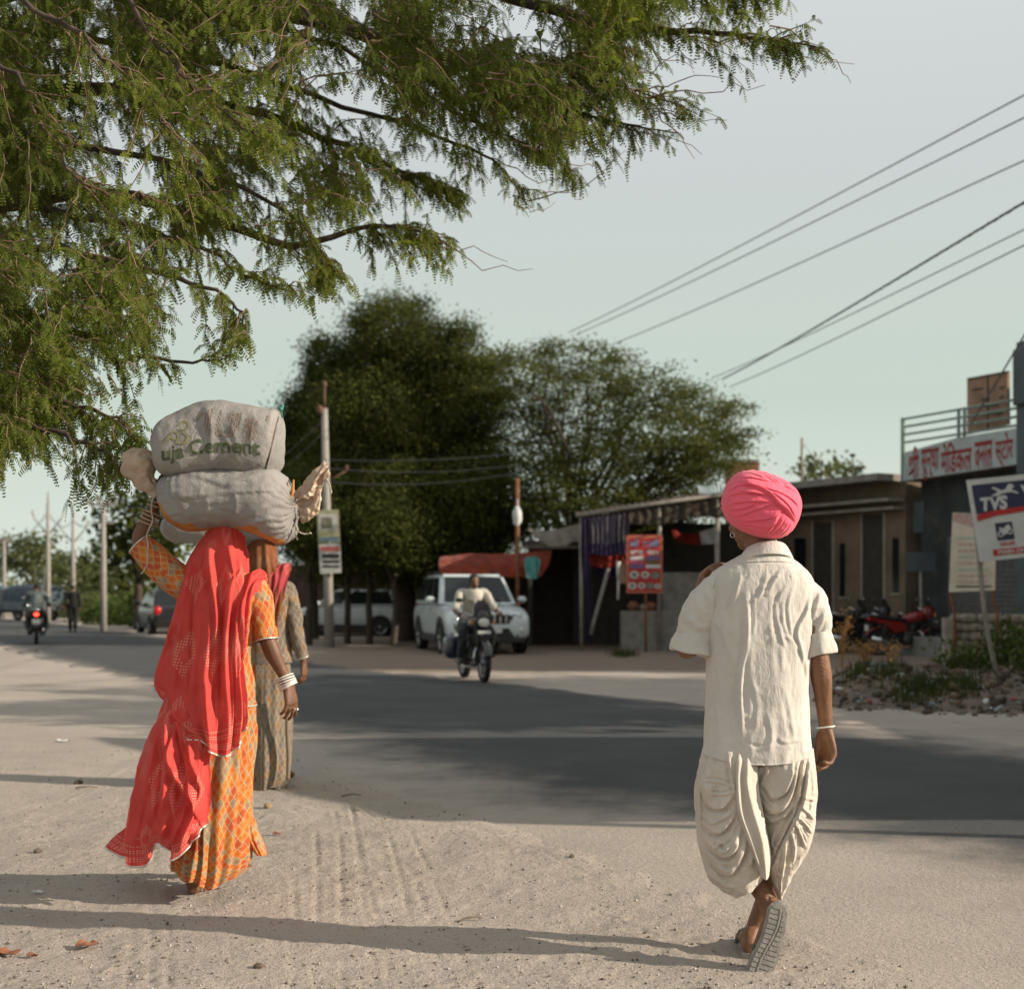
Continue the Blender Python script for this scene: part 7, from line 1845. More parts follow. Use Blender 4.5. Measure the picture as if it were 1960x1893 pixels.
# showroom beyond the picture's right edge
sh = thing('motorcycle_showroom', 'slate clad showroom block next to the medical shop at the right edge', 'building', (10.3, 26.6, 0))
C1 = fm.pt(1953, HY)
q = MB(); e_ = C1 + Vector((.268, -.963, 0)) * 6.2
c = (C1 + e_) / 2 - fm.n * 3.6
q.box((c.x, c.y, 3.1), ((e_ - C1).length, 7.4, 6.4), 0, rz=math.atan2(fm.u.y, fm.u.x)); q.build('wall', SLATE, sh)
q = MB(); c2 = (C1 + e_) / 2 + fm.n * .13; q.box((c2.x, c2.y, 5.6), ((e_ - C1).length, .12, 1.1), 0, rz=math.atan2(fm.u.y, fm.u.x), bev=.02); q.build('fascia', SLATE, sh)
q = MB(); q.box((c2.x, c2.y - .0, 1.6), (5.0, .10, 2.8), 0, rz=math.atan2(fm.u.y, fm.u.x)); q.build('window', GLASS, sh)

# leaning dealer sign
ds = thing('leaning_signboard', 'leaning white and navy dealer signboard with running horse on a bent pole', 'sign', tuple(G(1921, 1326)))
DD = 18.4
def d_(x, y, dd=0.): return W(x, y, DD + dd)
O_ = d_(1853, 922); ax = (d_(1960, 911) - O_).normalized(); ay = (d_(1878, 1072) - O_).normalized(); wS = 1.46; hS = (d_(1878, 1072) - O_).length
def sp(u_, v_2, off=.0): p = O_ + ax * (u_ * wS) + ay * (v_2 * hS); return Vector((p.x, p.y - off, p.z))
q = MB()
def sq_(u0, v0, u1, v1, m, off, th=.004): P = [sp(u0, v0, off), sp(u1, v0, off), sp(u1, v1, off), sp(u0, v1, off)]; q.add([tuple(p) for p in P] + [(p.x, p.y + th, p.z) for p in P], [(0, 1, 2, 3), (7, 6, 5, 4), (0, 4, 5, 1), (1, 5, 6, 2), (2, 6, 7, 3), (3, 7, 4, 0)], m, False)
sq_(-.012, -.02, 1.0, 1.02, 0, .02, .04)
sq_(.02, .05, .99, .42, 1, .024)
P = [(.02, .42), (.20, .385), (.45, .37), (.70, .38), (.99, .42), (.99, .49), (.70, .445), (.45, .435), (.20, .455), (.02, .50)]
Pp = [sp(u_, v_2 + .01, .029) for u_, v_2 in P]; q.add([tuple(p) for p in Pp], [list(range(10))], 2, False)
q.text('TVS', sp(.20, .305, .028), tuple(ax), tuple(-ay), .19, 0, .37, .045, .18)
HORSE = [(-.50, -.04), (-.36, .02), (-.22, .10), (-.30, .22), (-.44, .30), (-.36, .36), (-.20, .26), (-.10, .16), (.08, .20), (.14, .34), (.24, .44), (.34, .42), (.42, .28), (.34, .24), (.30, .14), (.46, .04), (.56, -.08), (.46, -.06), (.30, .02), (.12, .04), (-.06, .0), (-.18, -.06), (-.34, -.10)]
hp = [sp(.305 + x * .25, .155 - (y - .15) * .26, .030) for x, y in HORSE]; q.add([tuple(p) for p in hp], [list(range(len(hp)))], 0, False)
sq_(.175, .555, .335, .78, 1, .024); sq_(.47, .535, .63, .76, 1, .024); sq_(.74, .52, .90, .745, 1, .024)
def bikeicon(u0, v0):
    for cu in (.035, .125):
        an = np.linspace(0, 2 * np.pi, 21); q.tube([sp(u0 + cu + .021 * math.cos(a), v0 + .155 + .028 * math.sin(a) - cu * .25, .03) for a in an], .011, 6, 0)
    bp = [(.03, .06), (.07, .085), (.10, .05), (.125, .04), (.14, .09), (.12, .13), (.10, .16), (.06, .165), (.055, .12), (.03, .09)]
    q.add([tuple(sp(u0 + x, v0 + y - x * .1, .03)) for x, y in bp], [list(range(len(bp)))], 0, False)
for u0, v0 in ((.175, .555), (.47, .535), (.74, .52)): bikeicon(u0, v0)
q.text('SALES', sp(.262, .825, .028), tuple(ax), tuple(-ay), .055, 2, .20, .03); q.text('SERVICE', sp(.55, .805, .028), tuple(ax), tuple(-ay), .055, 2, .22, .03); q.text('SPARES', sp(.82, .79, .028), tuple(ax), tuple(-ay), .055, 2, .20, .03)
sq_(.115, .885, .98, .965, 2, .026); q.text('MAIN CHOURAHA', sp(.42, .925, .031), tuple(ax), tuple(-ay), .055, 0, .76, .03)
q.text('V', sp(.52, .20, .028), tuple(ax), tuple(-ay), .19, 0, .16, .03)
q.build('board', [WHITEB, NAVY, REDB], ds)
q = MB(); g = G(1921, 1326)
q.tube(cr1([npa(d_(1856, 930, .06)), npa(d_(1872, 1040, .06)), npa(d_(1880, 1130, .05)), npa(d_(1893, 1225, .0)), (g.x, g.y, -.1)], 20), .034, 10, 0); q.build('post', WOOD, ds)
q = MB(); q.tube([d_(2060, 915, .06), Vector((d_(2060, 915).x + .15, DD + .1, -.1))], .034, 10); q.build('post', WOOD, ds)
# cream notice board with rusty legs
nb = thing('notice_board', 'cream notice board on rusty bent legs behind the leaning dealer sign', 'sign', tuple(W(1865, HY, 24)))
DN = 23.6
def n_(x, y, dd=0.): return W(x, y, DN + dd)
q = MB()
def npoly(pts, m, off, th): P = [n_(x, y, -off) for x, y in pts]; k = len(P); q.add([tuple(p) for p in P] + [(p.x, p.y + th, p.z) for p in P], [list(range(k)), list(range(2 * k - 1, k - 1, -1))] + [(i, (i + 1) % k, k + (i + 1) % k, k + i) for i in range(k)], m, False)
npoly([(1825, 981), (1906, 985), (1905, 1130), (1818, 1133)], 0, 0, .04)
npoly([(1825, 983), (1860, 984), (1860, 1008), (1840, 1002), (1824, 996)], 1, .006, .003); npoly([(1860, 1008), (1862, 990), (1904, 990), (1902, 1012), (1880, 1016)], 1, .006, .003)
rn = np.random.default_rng(3)
for k in range(8):
    y = 1030 + k * 12; x = 1834
    while x < 1885:
        l = rn.uniform(4, 12); npoly([(x, y + 2), (x + l, y + 2), (x + l, y - 2), (x, y - 2)], 2 if k in (0, 3, 5) else 1, .006, .003); x += l + 2.5
npoly([(1830, 1121), (1898, 1121), (1898, 1124), (1830, 1124)], 3, .006, .003); q.build('board', [CREAM, PINKF, MINT, DOORM], nb)
q = MB(); q.tube([n_(1820, 1128, .04), n_(1821, 1152, .04), n_(1827, 1170, .0), n_(1827, 1300, .0)], .028, 8); q.build('leg', RUST, nb)
q = MB(); q.tube([n_(1901, 1128, .04), n_(1901, 1152, .04), n_(1909, 1170, .0), n_(1909, 1300, .0)], .028, 8); q.build('leg', RUST, nb)
# stone gate pillar and broken wall
sw = thing('stone_wall', 'broken rubble stone wall with beige end pillar behind the rubbish', 'wall', tuple(W(1815, HY, 25.5)))
q = MB(); p_ = W(1815, HY, 25.3); q.box((p_.x, p_.y, .40), (.19, .22, 1.0), 0, bev=.015); q.build('pillar', TRIM, sw)
q = MB(); a_, b_ = W(1826, HY, 25.4), W(2080, HY, 24.6); rw = np.random.default_rng(8)
n = 34
for k in range(n):
    for l in range(6):
        t_ = (k + .5 + (l % 2) * .5) / n; c = a_ + (b_ - a_) * t_
        if l == 5 and rw.random() < .35: continue
        q.ell((c.x + rw.normal() * .02, c.y + rw.normal() * .03, .06 + l * .165), (.085 + rw.random() * .03, .13, .085), 0, 8, 6, None, lambda U: U * ((np.abs(U) ** 5).sum(1) ** -.2)[:, None] * (1 + .12 * vnoise(U, 2, k * 7 + l))[:, None])
q.build('masonry', STONE, sw)

# -------- tea stall and awnings
DBRK = cloth_mat('dark underside sacking', (.06, .048, .034), .4)
st = thing('tea_stall', 'dark open stall with slanting tin roof, grey plinth wall and pale counter', 'stall', tuple(W(1270, HY, 33)))
DT = 32.6
def t__(x, y, dd=0.): return W(x, y, DT + dd)
q = MB()
xs_ = np.linspace(0, 1, 80)
top = []
for dd_ in (-.9, 3.0):
    top.append([tuple(npa(t__(1102 + 312 * u_, 983 - 46 * u_ - (4 if dd_ > 0 else 0), dd_)) + (0, 0, .018 * math.sin(u_ * 160))) for u_ in xs_])
q.loft(top, 0, False, False); q.loft([[(x, y, z - .05) for x, y, z in r_] for r_ in top], 0, False, False); q.tube([t__(1102, 987, -.9), t__(1416, 941, -.9)], .045, 8, 1); q.build('roof', [TIN, WOOD], st)
q = MB(); sheet(q, [[tuple(t__(x, y, -.86)) for x, y in r_] for r_ in ([(1203, 974), (1260, 966), (1330, 955), (1416, 944)], [(1203, 992), (1260, 990), (1330, 978), (1416, 972)], [(1203, 1002), (1260, 1004), (1330, 990), (1416, 992)])], 90, 20, 1, 1, ((11, .02, 0, .3),), 0, None, True, (.03, 6, 6, 4)); q.build('fascia', DBRK, st)  # added dark strip standing in for the roof's black underside
for x, y in ((1113, 985), (1373, 948), (1262, 965)):
    q = MB(); g = t__(x, HY, -.8); q.tube([(g.x, g.y, -.1), tuple(t__(x, y, -.8))], .05 if x != 1373 else .06, 8); q.build('post', WOOD, st)
q = MB(); g0, g1 = t__(1096, HY, 3.2), t__(1470, HY, 3.2); c = (g0 + g1) / 2; q.box((c.x, c.y, 1.55), ((g1 - g0).length, .15, 3.3), 0); q.build('wall', DOORM, st)
q = MB(); g0, g1 = t__(1188, HY, -.4), t__(1365, HY, -.4); c = (g0 + g1) / 2; q.box((c.x, c.y, .42), ((g1 - g0).length, .5, 1.05), 0, bev=.03); q.build('plinth', CONC, st)
q = MB(); g0, g1 = t__(1268, HY, -.1), t__(1352, HY, -.1); c = (g0 + g1) / 2; q.box((c.x, c.y, 1.36), ((g1 - g0).length, .12, 1.0), 0, bev=.01); q.build('counter', CONC, st)
PURP = cloth_mat('purple drape', (.030, .018, .052), .35); PURP2 = cloth_mat('pale striped drape', (.15, .135, .13), .3); REDC = cloth_mat('red cloth', (.20, .022, .016), .3); GREYC = cloth_mat('grey tarpaulin', (.23, .20, .165), .3); ORC = cloth_mat('orange tarpaulin', (.24, .034, .012), .5); WHC = cloth_mat('white cloth', (.55, .55, .53), .2)
def hang(name, label, cat, P, mats, nu=60, nv=40, pl=((8, .03, 0, .4),), dd0=0., fn=t__, group=None, mfn=None):
    q = MB(); sheet(q, [[tuple(fn(*p)) for p in r_] for r_ in P], nu, nv, 1, 1, pl, 0, None, True, (.02, 5, 3, 4))
    if mfn is not None: q.m = [mfn(k % (nu - 1), k // (nu - 1), nu, nv) for k in range(len(q.f))]
    o = q.build(name, mats); tag(o, label, cat, group); return o
hang('drape', 'purple and pale striped drape along the front edge of the dark stall roof', 'drape', [[(1120, 990, -.85), (1160, 985, -.85), (1205, 978, -.85)], [(1122, 1030, -.85), (1160, 1030, -.8), (1203, 1025, -.85)], [(1124, 1058, -.85), (1160, 1064, -.85), (1202, 1060, -.85)]], [PURP, PURP2], 70, 30, ((9, .04, 0, .4),), mfn=lambda i, j, nu, nv: int((i // 4) % 2 and j < nv * .62))
hang('drape', 'red cloth band hanging under the purple striped drape', 'drape', [[(1128, 1056, -.7), (1165, 1062, -.7), (1206, 1056, -.7)], [(1130, 1084, -.7), (1165, 1086, -.7), (1206, 1080, -.7)]], REDC, 50, 16, ((5, .03, 0, .4),))
hang('drape', 'long purple curtain tied along the left post of the dark stall', 'drape', [[(1112, 992, -.88), (1119, 992, -.9), (1127, 992, -.88)], [(1113, 1080, -.88), (1121, 1080, -.9), (1129, 1080, -.88)], [(1122, 1150, -.88), (1129, 1150, -.9), (1136, 1150, -.88)], [(1122, 1232, -.88), (1127, 1232, -.9), (1132, 1232, -.88)]], PURP, 30, 50, ((3, .04, 0, 0),))
hang('drape', 'purple skirt of cloth inside the stall left of the red menu board', 'drape', [[(1140, 1082, -.2), (1170, 1082, -.2), (1200, 1082, -.2)], [(1142, 1104, -.2), (1170, 1108, -.2), (1198, 1104, -.2)]], PURP, 40, 14, ((5, .04, 0, .4),))
hang('drape', 'red and white cloth sagging inside the stall near the grey post', 'drape', [[(1285, 1012, .5), (1320, 1022, .5), (1372, 1008, .5)], [(1290, 1034, .5), (1325, 1042, .5), (1376, 1040, .5)]], [REDC, WHC], 40, 14, ((3, .03, 0, .4),), mfn=lambda i, j, nu, nv: int(i > nu * .66))
hang('tarpaulin', 'bright orange tarpaulin awning just behind the white car roof', 'awning', [[(842, 1066, .8), (900, 1060, .8), (980, 1058, .8), (1056, 1052, .8)], [(840, 1082, .3), (900, 1082, .2), (980, 1080, .2), (1052, 1076, .3)], [(842, 1100, .0), (900, 1104, -.1), (980, 1104, -.1), (1036, 1102, .0)]], ORC, 80, 30, ((6, .03, 0, .5),))
hang('tarpaulin', 'sagging grey brown tarpaulin between the orange awning and the purple drapes', 'awning', [[(1010, 1012, .6), (1050, 1016, .6), (1114, 1000, .6)], [(1030, 1034, .2), (1070, 1046, .2), (1114, 1030, .2)]], GREYC, 50, 20, ((3, .03, 0, .4),))
TEALC = cloth_mat('teal cloth', (.10, .30, .27), .3)
hang('hanging_shirt', 'teal shirt hanging at the right end of the orange awning', 'shirt', [[(1003, 1070, -.2), (1010, 1065, -.2), (1018, 1066, -.22), (1026, 1064, -.2), (1034, 1071, -.2)], [(1003, 1080, -.2), (1009, 1078, -.2), (1018, 1078, -.24), (1027, 1078, -.2), (1034, 1081, -.2)], [(1008, 1107, -.2), (1011, 1107, -.2), (1018, 1109, -.22), (1026, 1107, -.2), (1029, 1107, -.2)]], TEALC, 24, 24, ((2, .03, 0, .3),))
q = MB(); q.ell(t__(990, 988, -.6), (.11, .09, .24), 0, 16, 12, None, lambda U: U * (1 + .2 * vnoise(U, 2.5, 3))[:, None]); q.tube([t__(990, 975, -.6), t__(991, 955, -.6)], .015, 6); tag(q.build('plastic_bag', WHC), 'white plastic bag hanging on the brick coloured post beside the tall dark tree', 'bag')
q = MB(); g = t__(991, HY, -.3); q.tube([(g.x, g.y, -.1), tuple(t__(990, 915, -.3))], .05, 8); tag(q.build('wooden_post', RUST), 'reddish bare post carrying the white plastic bag', 'post')
q = MB(); q.tube([t__(1165, 1088, -1.0), t__(1136, 1192, -1.2), t__(1131, 1215, -1.25)], .045, 8); tag(q.build('leaning_pole', PSC0), 'whitewashed pole leaning before the purple drapes', 'pole')
hang('tin_sheet', 'pale corrugated sheet lying on the stall roof left of the pink turban', 'roof sheet', [[(1335, 930, -.6), (1370, 928, -.6), (1420, 930, -.6)], [(1340, 945, -.95), (1372, 946, -.95), (1420, 944, -.95)]], PANEL, 60, 10, ((12, .02, 0, 0),))
# clutter on the stall plinth
rc = np.random.default_rng(12)
for k, (x, y, s_2, mt, lab) in enumerate([(1212, 1150, .13, BRICK, 'brown clay pot on the stall plinth below the menu board, left one'), (1246, 1152, .12, BRICK, 'brown clay pot on the stall plinth below the menu board, right one'), (1230, 1157, .09, TRIM, 'small pale pot between the two brown pots on the stall plinth')]):
    q = MB(); c = npa(t__(x, y, -.45)); z0 = .945; an = np.linspace(0, 2 * np.pi, 16, endpoint=False)
    q.loft(cr1(np.array([[(c[0] + r * s_2 * math.cos(a), c[1] + r * s_2 * math.sin(a), z0 + h * s_2) for a in an] for r, h in ((.5, 0), (.95, .5), (1.05, 1.0), (.75, 1.5), (.5, 1.7), (.62, 1.85))]), 20)); tag(q.build('clay_pot', mt), lab, 'pot', 'pots on the stall plinth')
# red menu board
mb_ = thing('menu_board', 'red menu board with blue and white Hindi lettering and food pictures', 'sign', tuple(t__(1234, HY, -1.4)))
q = MB(); DMN = DT - 1.4
def mq(x0, y0, x1, y1, m, off, th=.004): P = [W(x0, y1, DMN - off), W(x1, y1, DMN - off), W(x1, y0, DMN - off), W(x0, y0, DMN - off)]; q.add([tuple(p) for p in P] + [(p.x, p.y + th, p.z) for p in P], [(0, 1, 2, 3), (7, 6, 5, 4), (0, 4, 5, 1), (1, 5, 6, 2), (2, 6, 7, 3), (3, 7, 4, 0)], m, False)
MRED = M('menu red', (.42, .032, .026), .5, .15, 6); MEDGE = M('faded menu edge', (.50, .14, .09), .6, .2, 6); MBLUE = M('pale blue lettering', (.22, .27, .42), .5, .1, 10); MPINK = M('pink strip', (.52, .12, .20), .5, .2, 10); MOL = M('olive strip', (.12, .12, .045), .6, .2, 10); MVIO = M('violet strip', (.15, .13, .28), .5, .2, 10); FOOD = M('food picture', (.26, .22, .15), .6, .5, 16)
mq(1199, 1024, 1268, 1135, 1, 0, .04); mq(1204, 1030, 1264, 1131, 0, .006)
def mt_(s_, x0, x1, y, h, m, bold=.03): a, b_ = W(x0, y, DMN - .012), W(x1, y, DMN - .012); q.text(s_, tuple((a + b_) / 2), (1, 0, 0), (0, 0, 1), h * DMN / F, m, (b_ - a).length, bold)
mt_('\u092e\u093e\u0901', 1205, 1224, 1040, 15, 2); mt_('\u0915\u093e\u0932\u0940', 1230, 1262, 1040, 16, 2); mt_('\u0928\u093e\u0936\u0924\u093e', 1206, 1231, 1058, 9, 3); mt_('\u0938\u0947\u0902\u091f\u0930', 1237, 1262, 1057, 11, 3)
for x0, x1, y, m in ((1206, 1232, 1068, 3), (1236, 1262, 1068, 6), (1206, 1232, 1076, 4), (1236, 1262, 1076, 5), (1206, 1232, 1084, 6), (1236, 1264, 1084, 3)): mq(x0, y - 3.2, x1, y + 3.2, m, .010)
for i, (x, y, r) in enumerate(((1214, 1100, 9), (1235, 1100, 8), (1254, 1101, 8), (1210, 1121, 8), (1228, 1121, 7), (1245, 1121, 7), (1259, 1122, 6))):
    an = np.linspace(0, 2 * np.pi, 16, endpoint=False); q.add([tuple(W(x + r * math.cos(a), y + r * .8 * math.sin(a), DMN - .012)) for a in an], [list(range(16))], 3 if i % 3 != 2 else 8, False); q.add([tuple(W(x + r * .62 * math.cos(a), y + r * .5 * math.sin(a), DMN - .016)) for a in an], [list(range(16))], 7, False)
q.build('board', [MRED, MEDGE, MBLUE, WHITEB, MPINK, MOL, MVIO, FOOD, TEALC], mb_)
q = MB(); g = W(1236, HY, DMN + .06); q.tube([(g.x, g.y, -.1), (g.x, g.y, 1.5)], .03, 8); q.build('post', RUST, mb_)
q = MB(); q.box(tuple(t__(1193, 1098, -1.2)), (.16, .03, .45), 0); tag(q.build('price_card', HOARD), 'small ochre price card hanging left of the red menu board', 'card')
q = MB(); q.tube([t__(1184, 1075, -1.0), t__(1184, 1108, -1.0)], .05, 8); q.tube([t__(1184, 1108, -1.0), t__(1183, 1148, -1.0)], .03, 8); tag(q.build('rolled_mat', WHITEB), 'pale rolled mat upright left of the red menu board', 'mat')
# dark wall added to stand for the darkness under the trees, and a shed
DBR = M('sooty brick', (.075, .042, .032), .95, .5, 3, bmp=.3, bscale=15)  # dark to stand for the darkness under the trees, not soot
bw = thing('backdrop_wall', 'long sooty brick boundary wall in the shade under the tall trees', 'wall', tuple(W(800, HY, 42)))  # added wall, stands for the darkness under the trees
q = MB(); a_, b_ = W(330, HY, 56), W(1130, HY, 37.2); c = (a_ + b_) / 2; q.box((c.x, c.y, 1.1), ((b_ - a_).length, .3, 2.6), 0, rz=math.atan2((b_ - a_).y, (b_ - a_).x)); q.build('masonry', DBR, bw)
sd = thing('roadside_shed', 'dark timber shed with open front between the orange awning and the dark stall', 'shed', tuple(W(1085, HY, 35)))
q = MB(); c = W(1085, HY, 36.4); q.box((c.x, c.y, 1.25), (2.0, .12, 2.7), 0); q.box((c.x - 1.0, c.y - .9, 1.25), (.1, 1.8, 2.7), 0); q.build('wall', DOORM, sd); q = MB(); q.box((c.x, c.y - .9, 2.64), (2.4, 2.3, .06), 0, rot=Matrix.Rotation(R(6), 3, 'X')); q.build('roof', TIN, sd)
bp = thing('brick_tower', 'unfinished brick stair head rising behind the thorn tree and pink turban', 'building', tuple(W(1420, HY, 47)))
q = MB(); c = W(1420, HY, 48); z1 = W(1420, 884, 47).z; q.box((c.x, c.y, z1 / 2), (.95, 1.6, z1), 0); q.box((c.x - .1, c.y, z1 + .05), (1.1, 1.7, .1), 1); q.build('wall', [BRICK, CONC], bp)
# -------- poles and wires
PSC = M('pale concrete pole', (.29, .27, .24), .9, .2, 6, dirt=.2)
def pole(name, label, base, top_, r, arms, group=None, lean=None):
    root = thing(name, label, 'power pole', tuple(base), group)
    b_ = npa(base); t_ = npa(top_); q = MB(); q.tube([b_ - (0, 0, .2), (b_ + t_) / 2, t_], [r * 1.25, r, r * .75], 10); q.build('post', PSC, root)
    if arms == 'V':
        q = MB()
        for s_2 in (-1, 1): q.tube([t_ - (0, 0, 1.5), t_ + (s_2 * .62, 0, -.75), t_ + (s_2 * .72, 0, -.5)], .035, 6); q.ell(t_ + (s_2 * .72, 0, -.42), (.05, .05, .09), 0, 8, 6)
        q.tube([t_, t_ + (0, 0, .5)], .04, 6); q.build('crossarm', PSC, root)
    elif arms == 'T':
        q = MB(); q.box(t_ - (0, 0, .15), (1.0, .08, .08), 0); q.box(t_ - (0, 0, .8), (.7, .08, .08), 0)
        for s_2 in (-.45, -.2, .2, .45): q.ell(t_ + (s_2, 0, -.04), (.05, .05, .09), 0, 8, 6)
        q.build('crossarm', PSC, root)
    elif arms == 'C':
        q = MB(); q.tube([t_ + (0, 0, 0), t_ + (0, 0, .55)], .035, 6); q.ell(t_ + (0, 0, .6), (.06, .06, .10), 0, 8, 6); q.tube([t_ + (-.1, 0, -1.9), t_ + (.55, 0, -1.55)], .02, 6); q.ell(t_ + (.55, 0, -1.48), (.05, .05, .08), 0, 8, 6); q.ell(t_ + (-.1, -.1, -.05), (.09, .09, .12), 0, 8, 6); q.build('crossarm', M('brown rusted bracket', (.13, .07, .045), .8, .4, 12), root)
    if lean is not None: q = MB(); q.tube([npa(lean) - (0, 0, .2), (b_ + t_) / 2 + (0, 0, .2)], r * .8, 8); q.build('strut', PSC, root)
    return root
for (x, d, y, arms, lab, ln) in ((92, 63, 962, 'V', 'far power pole with V shaped arms and a leaning strut', (74, 63)), (140, 67, 982, 'V', 'far power pole with V shaped arms standing above the black clad pedestrian', None), (198, 49, 958, 'T', 'far pale power pole with flat double crossarm, rightmost of the far poles', None), (8, 78, 1032, 'T', 'shortest far power pole at the left edge of the picture', None)):
    b_ = W(x, HY, d); t_ = W(x, y, d)
    pole('power_pole', lab, (b_.x, d, 0), tuple(t_), .105, arms, 'power poles along the far left roadside', None if ln is None else (W(ln[0], HY, d).x, d, 0))
np_ = W(631, HY, 33.8); ntp = W(621, 782, 33.8)
npole = pole('power_pole', 'near grey power pole carrying two pasted posters', (np_.x, np_.y, 0), tuple(ntp), .105, 'C')
POST1 = M('poster yellow green', (.34, .33, .20), .7, .3, 6); POST2 = M('poster white', (.48, .47, .44), .7, .2, 6); POST3 = M('poster blue', (.16, .24, .28), .7, .3, 6); POSTP = M('poster picture', (.22, .21, .15), .7, .5, 9); POSTR = M('poster red', (.40, .10, .09), .7, .2, 8)
for k, (lab, P, extra) in enumerate((('upper poster with picture and blue band on the near power pole', [(606, 977), (648, 975), (651, 1038), (609, 1040)], ((1, (610, 984, 646, 1014)), (2, (611, 1028, 649, 1036)), (3, (614, 990, 636, 1012)))), ('lower white poster with bold black lines on the near power pole', [(610, 1042), (651, 1040), (653, 1096), (613, 1098)], ((4, (614, 1046, 650, 1055)), (5, (616, 1060, 649, 1068)), (5, (617, 1072, 650, 1077)), (5, (617, 1082, 650, 1086)))))):
    q = MB(); DP = 33.62
    def pq(pts, m, off, th=.004): Pp = [W(x, y, DP - off) for x, y in pts]; q.add([tuple(p) for p in Pp] + [(p.x, p.y + th, p.z) for p in Pp], [(0, 1, 2, 3), (7, 6, 5, 4), (0, 4, 5, 1), (1, 5, 6, 2), (2, 6, 7, 3), (3, 7, 4, 0)], m, False)
    pq(P, 0, 0, .03)
    for m, (x0, y0, x1, y1) in extra: pq([(x0, y1), (x1, y1), (x1, y0), (x0, y0)], m, .006 + m * .001)
    tag(q.build('poster', [POST1 if k == 0 else POST2, POST2, POST3, POSTP, POSTR, BLACKT]), lab, 'poster', 'posters on the near power pole')
WIRE = M('weathered cable', (.10, .105, .105), .6, .2, 30)
WG = 'overhead cables'
for (x0, y0, d0, x1, y1, d1, r, lab) in ((1088, 637, 40, 1960, 183, 19.5, .013, 'topmost thin overhead cable of the upper pair'), (1104, 640, 40, 1960, 226, 20, .013, 'second thin overhead cable just below the topmost'), (1168, 661, 40, 1960, 308, 21, .013, 'third overhead cable from the top, running alone'),
                                        (1382, 726, 40, 1960, 388, 20, .022, 'thick twisted overhead cable in the lower group'), (1362, 724, 40, 1960, 440, 22, .012, 'thin overhead cable just under the thick twisted cable'), (1398, 740, 40, 1960, 470, 22, .013, 'lowest of the long overhead cables'), (1858, 812, 27.2, 1962, 640, 20, .014, 'steep cable dropping to the medical shop roof railing')):
    a, b_ = npa(W(x0, y0, d0)), npa(W(x1, y1, d1)); e = b_ + (b_ - a) * (.55 if d0 == 40 else 1.0); P = []
    for t_ in np.linspace(0, 1, 40): P.append(a + (e - a) * t_)
    P = np.array(P); sg_ = np.linspace(0, 1, 40); l1 = 1 / (1.55 if d0 == 40 else 2.)
    P[:, 2] -= .9 * (sg_ * (1 - sg_) * (1 if d0 == 40 else .2)) * np.abs(sg_ - l1) / 1.0
    q = MB(); q.tube(P, r, 6)
    if r > .02:
        an = np.linspace(0, 130 * np.pi, 900); Pi = np.stack([np.interp(np.linspace(0, 1, 900), sg_, P[:, i]) for i in range(3)], 1); q.tube(Pi + np.stack([np.cos(an), np.zeros(900), np.sin(an)], 1) * .016, .010, 5)
    tag(q.build('overhead_cable', WIRE), lab, 'cable', WG)
for (y0, y1, sag, lab) in ((880, 868, 14, 'faint cable sagging before the tall dark tree, topmost of three'), (896, 890, 22, 'faint cable sagging before the tall dark tree, middle of three'), (922, 905, 26, 'faint cable sagging before the tall dark tree, lowest of three')):
    P = [npa(W(623 + 367 * t_, y0 + (y1 - y0) * t_ + sag * 4 * t_ * (1 - t_) * .5, 33.6 - 1.4 * t_)) for t_ in np.linspace(0, 1, 24)]; q = MB(); q.tube(P, .010, 5); tag(q.build('overhead_cable', WIRE), lab, 'cable', WG)
for k in range(2):
    P = [npa(W(x, y, d)) for x, y, d in ((-60, 1010 + 8 * k, 90), (8, 1034, 78), (92, 978 + 6 * k, 63), (140, 996, 67), (198, 966 + 8 * k, 49), (420, 905 + 20 * k, 42), (622, 800 + 25 * k, 33.8))]; q = MB(); q.tube(np.concatenate([np.linspace(P[i], P[i + 1], 8) - np.array([0, 0, 1.]) * (np.sin(np.linspace(0, np.pi, 8)) * .5)[:, None] for i in range(6)]), .012, 5)
    tag(q.build('overhead_cable', WIRE), ('upper' if k == 0 else 'lower') + ' faint cable strung along the far left power poles', 'cable', WG)

# -------- rubbish bank, weeds, grass and litter
rb = np.random.default_rng(51)
RUBM = [M('grey rubble', (.22, .195, .165), .95, .35, 8), M('brown rubble', (.17, .115, .08), .95, .4, 8), M('white litter', (.55, .55, .52), .7, .25, 10), M('blue grey litter', (.22, .26, .27), .7, .3, 10), M('dark soil', (.075, .055, .04), .95, .4, 8), M('red litter', (.34, .10, .07), .8, .3, 8)]
q = MB()
bx = np.linspace(0, 1, 70); by = np.linspace(0, 1, 26); rows_ = []
for v_2 in by:
    r_ = []
    for u_ in bx:
        px = 1555 + 520 * u_; d = 15.7 + 6.5 * v_2 - 1.2 * u_; h = .30 * math.sin(np.pi * min(1, max(0, v_2))) ** .8 * min(1, u_ * 6) 
        p = W(px, HY, d); r_.append((p.x, d, -.03 + h * (1 + .35 * vnoise(np.array([[p.x, d, 0]]), 1.6, 3)[0]) + .05 * vnoise(np.array([[p.x, d, 0]]), 5, 5)[0]))
    rows_.append(r_)
q.loft(rows_, 0, False, False); o = q.build('rubble_bank', M('bank soil', (.17, .13, .095), .95, .45, 3, bmp=.7, bscale=20)); tag(o, kind='structure')
bank = BVHTree.FromPolygons([tuple(v) for v in q.verts()], q.f)
def onbank(x, y):
    h = bank.ray_cast(Vector((x, y, 5)), Vector((0, 0, -1))); return h[0].z if h[0] is not None else max(-.02, 0.)
q = MB()
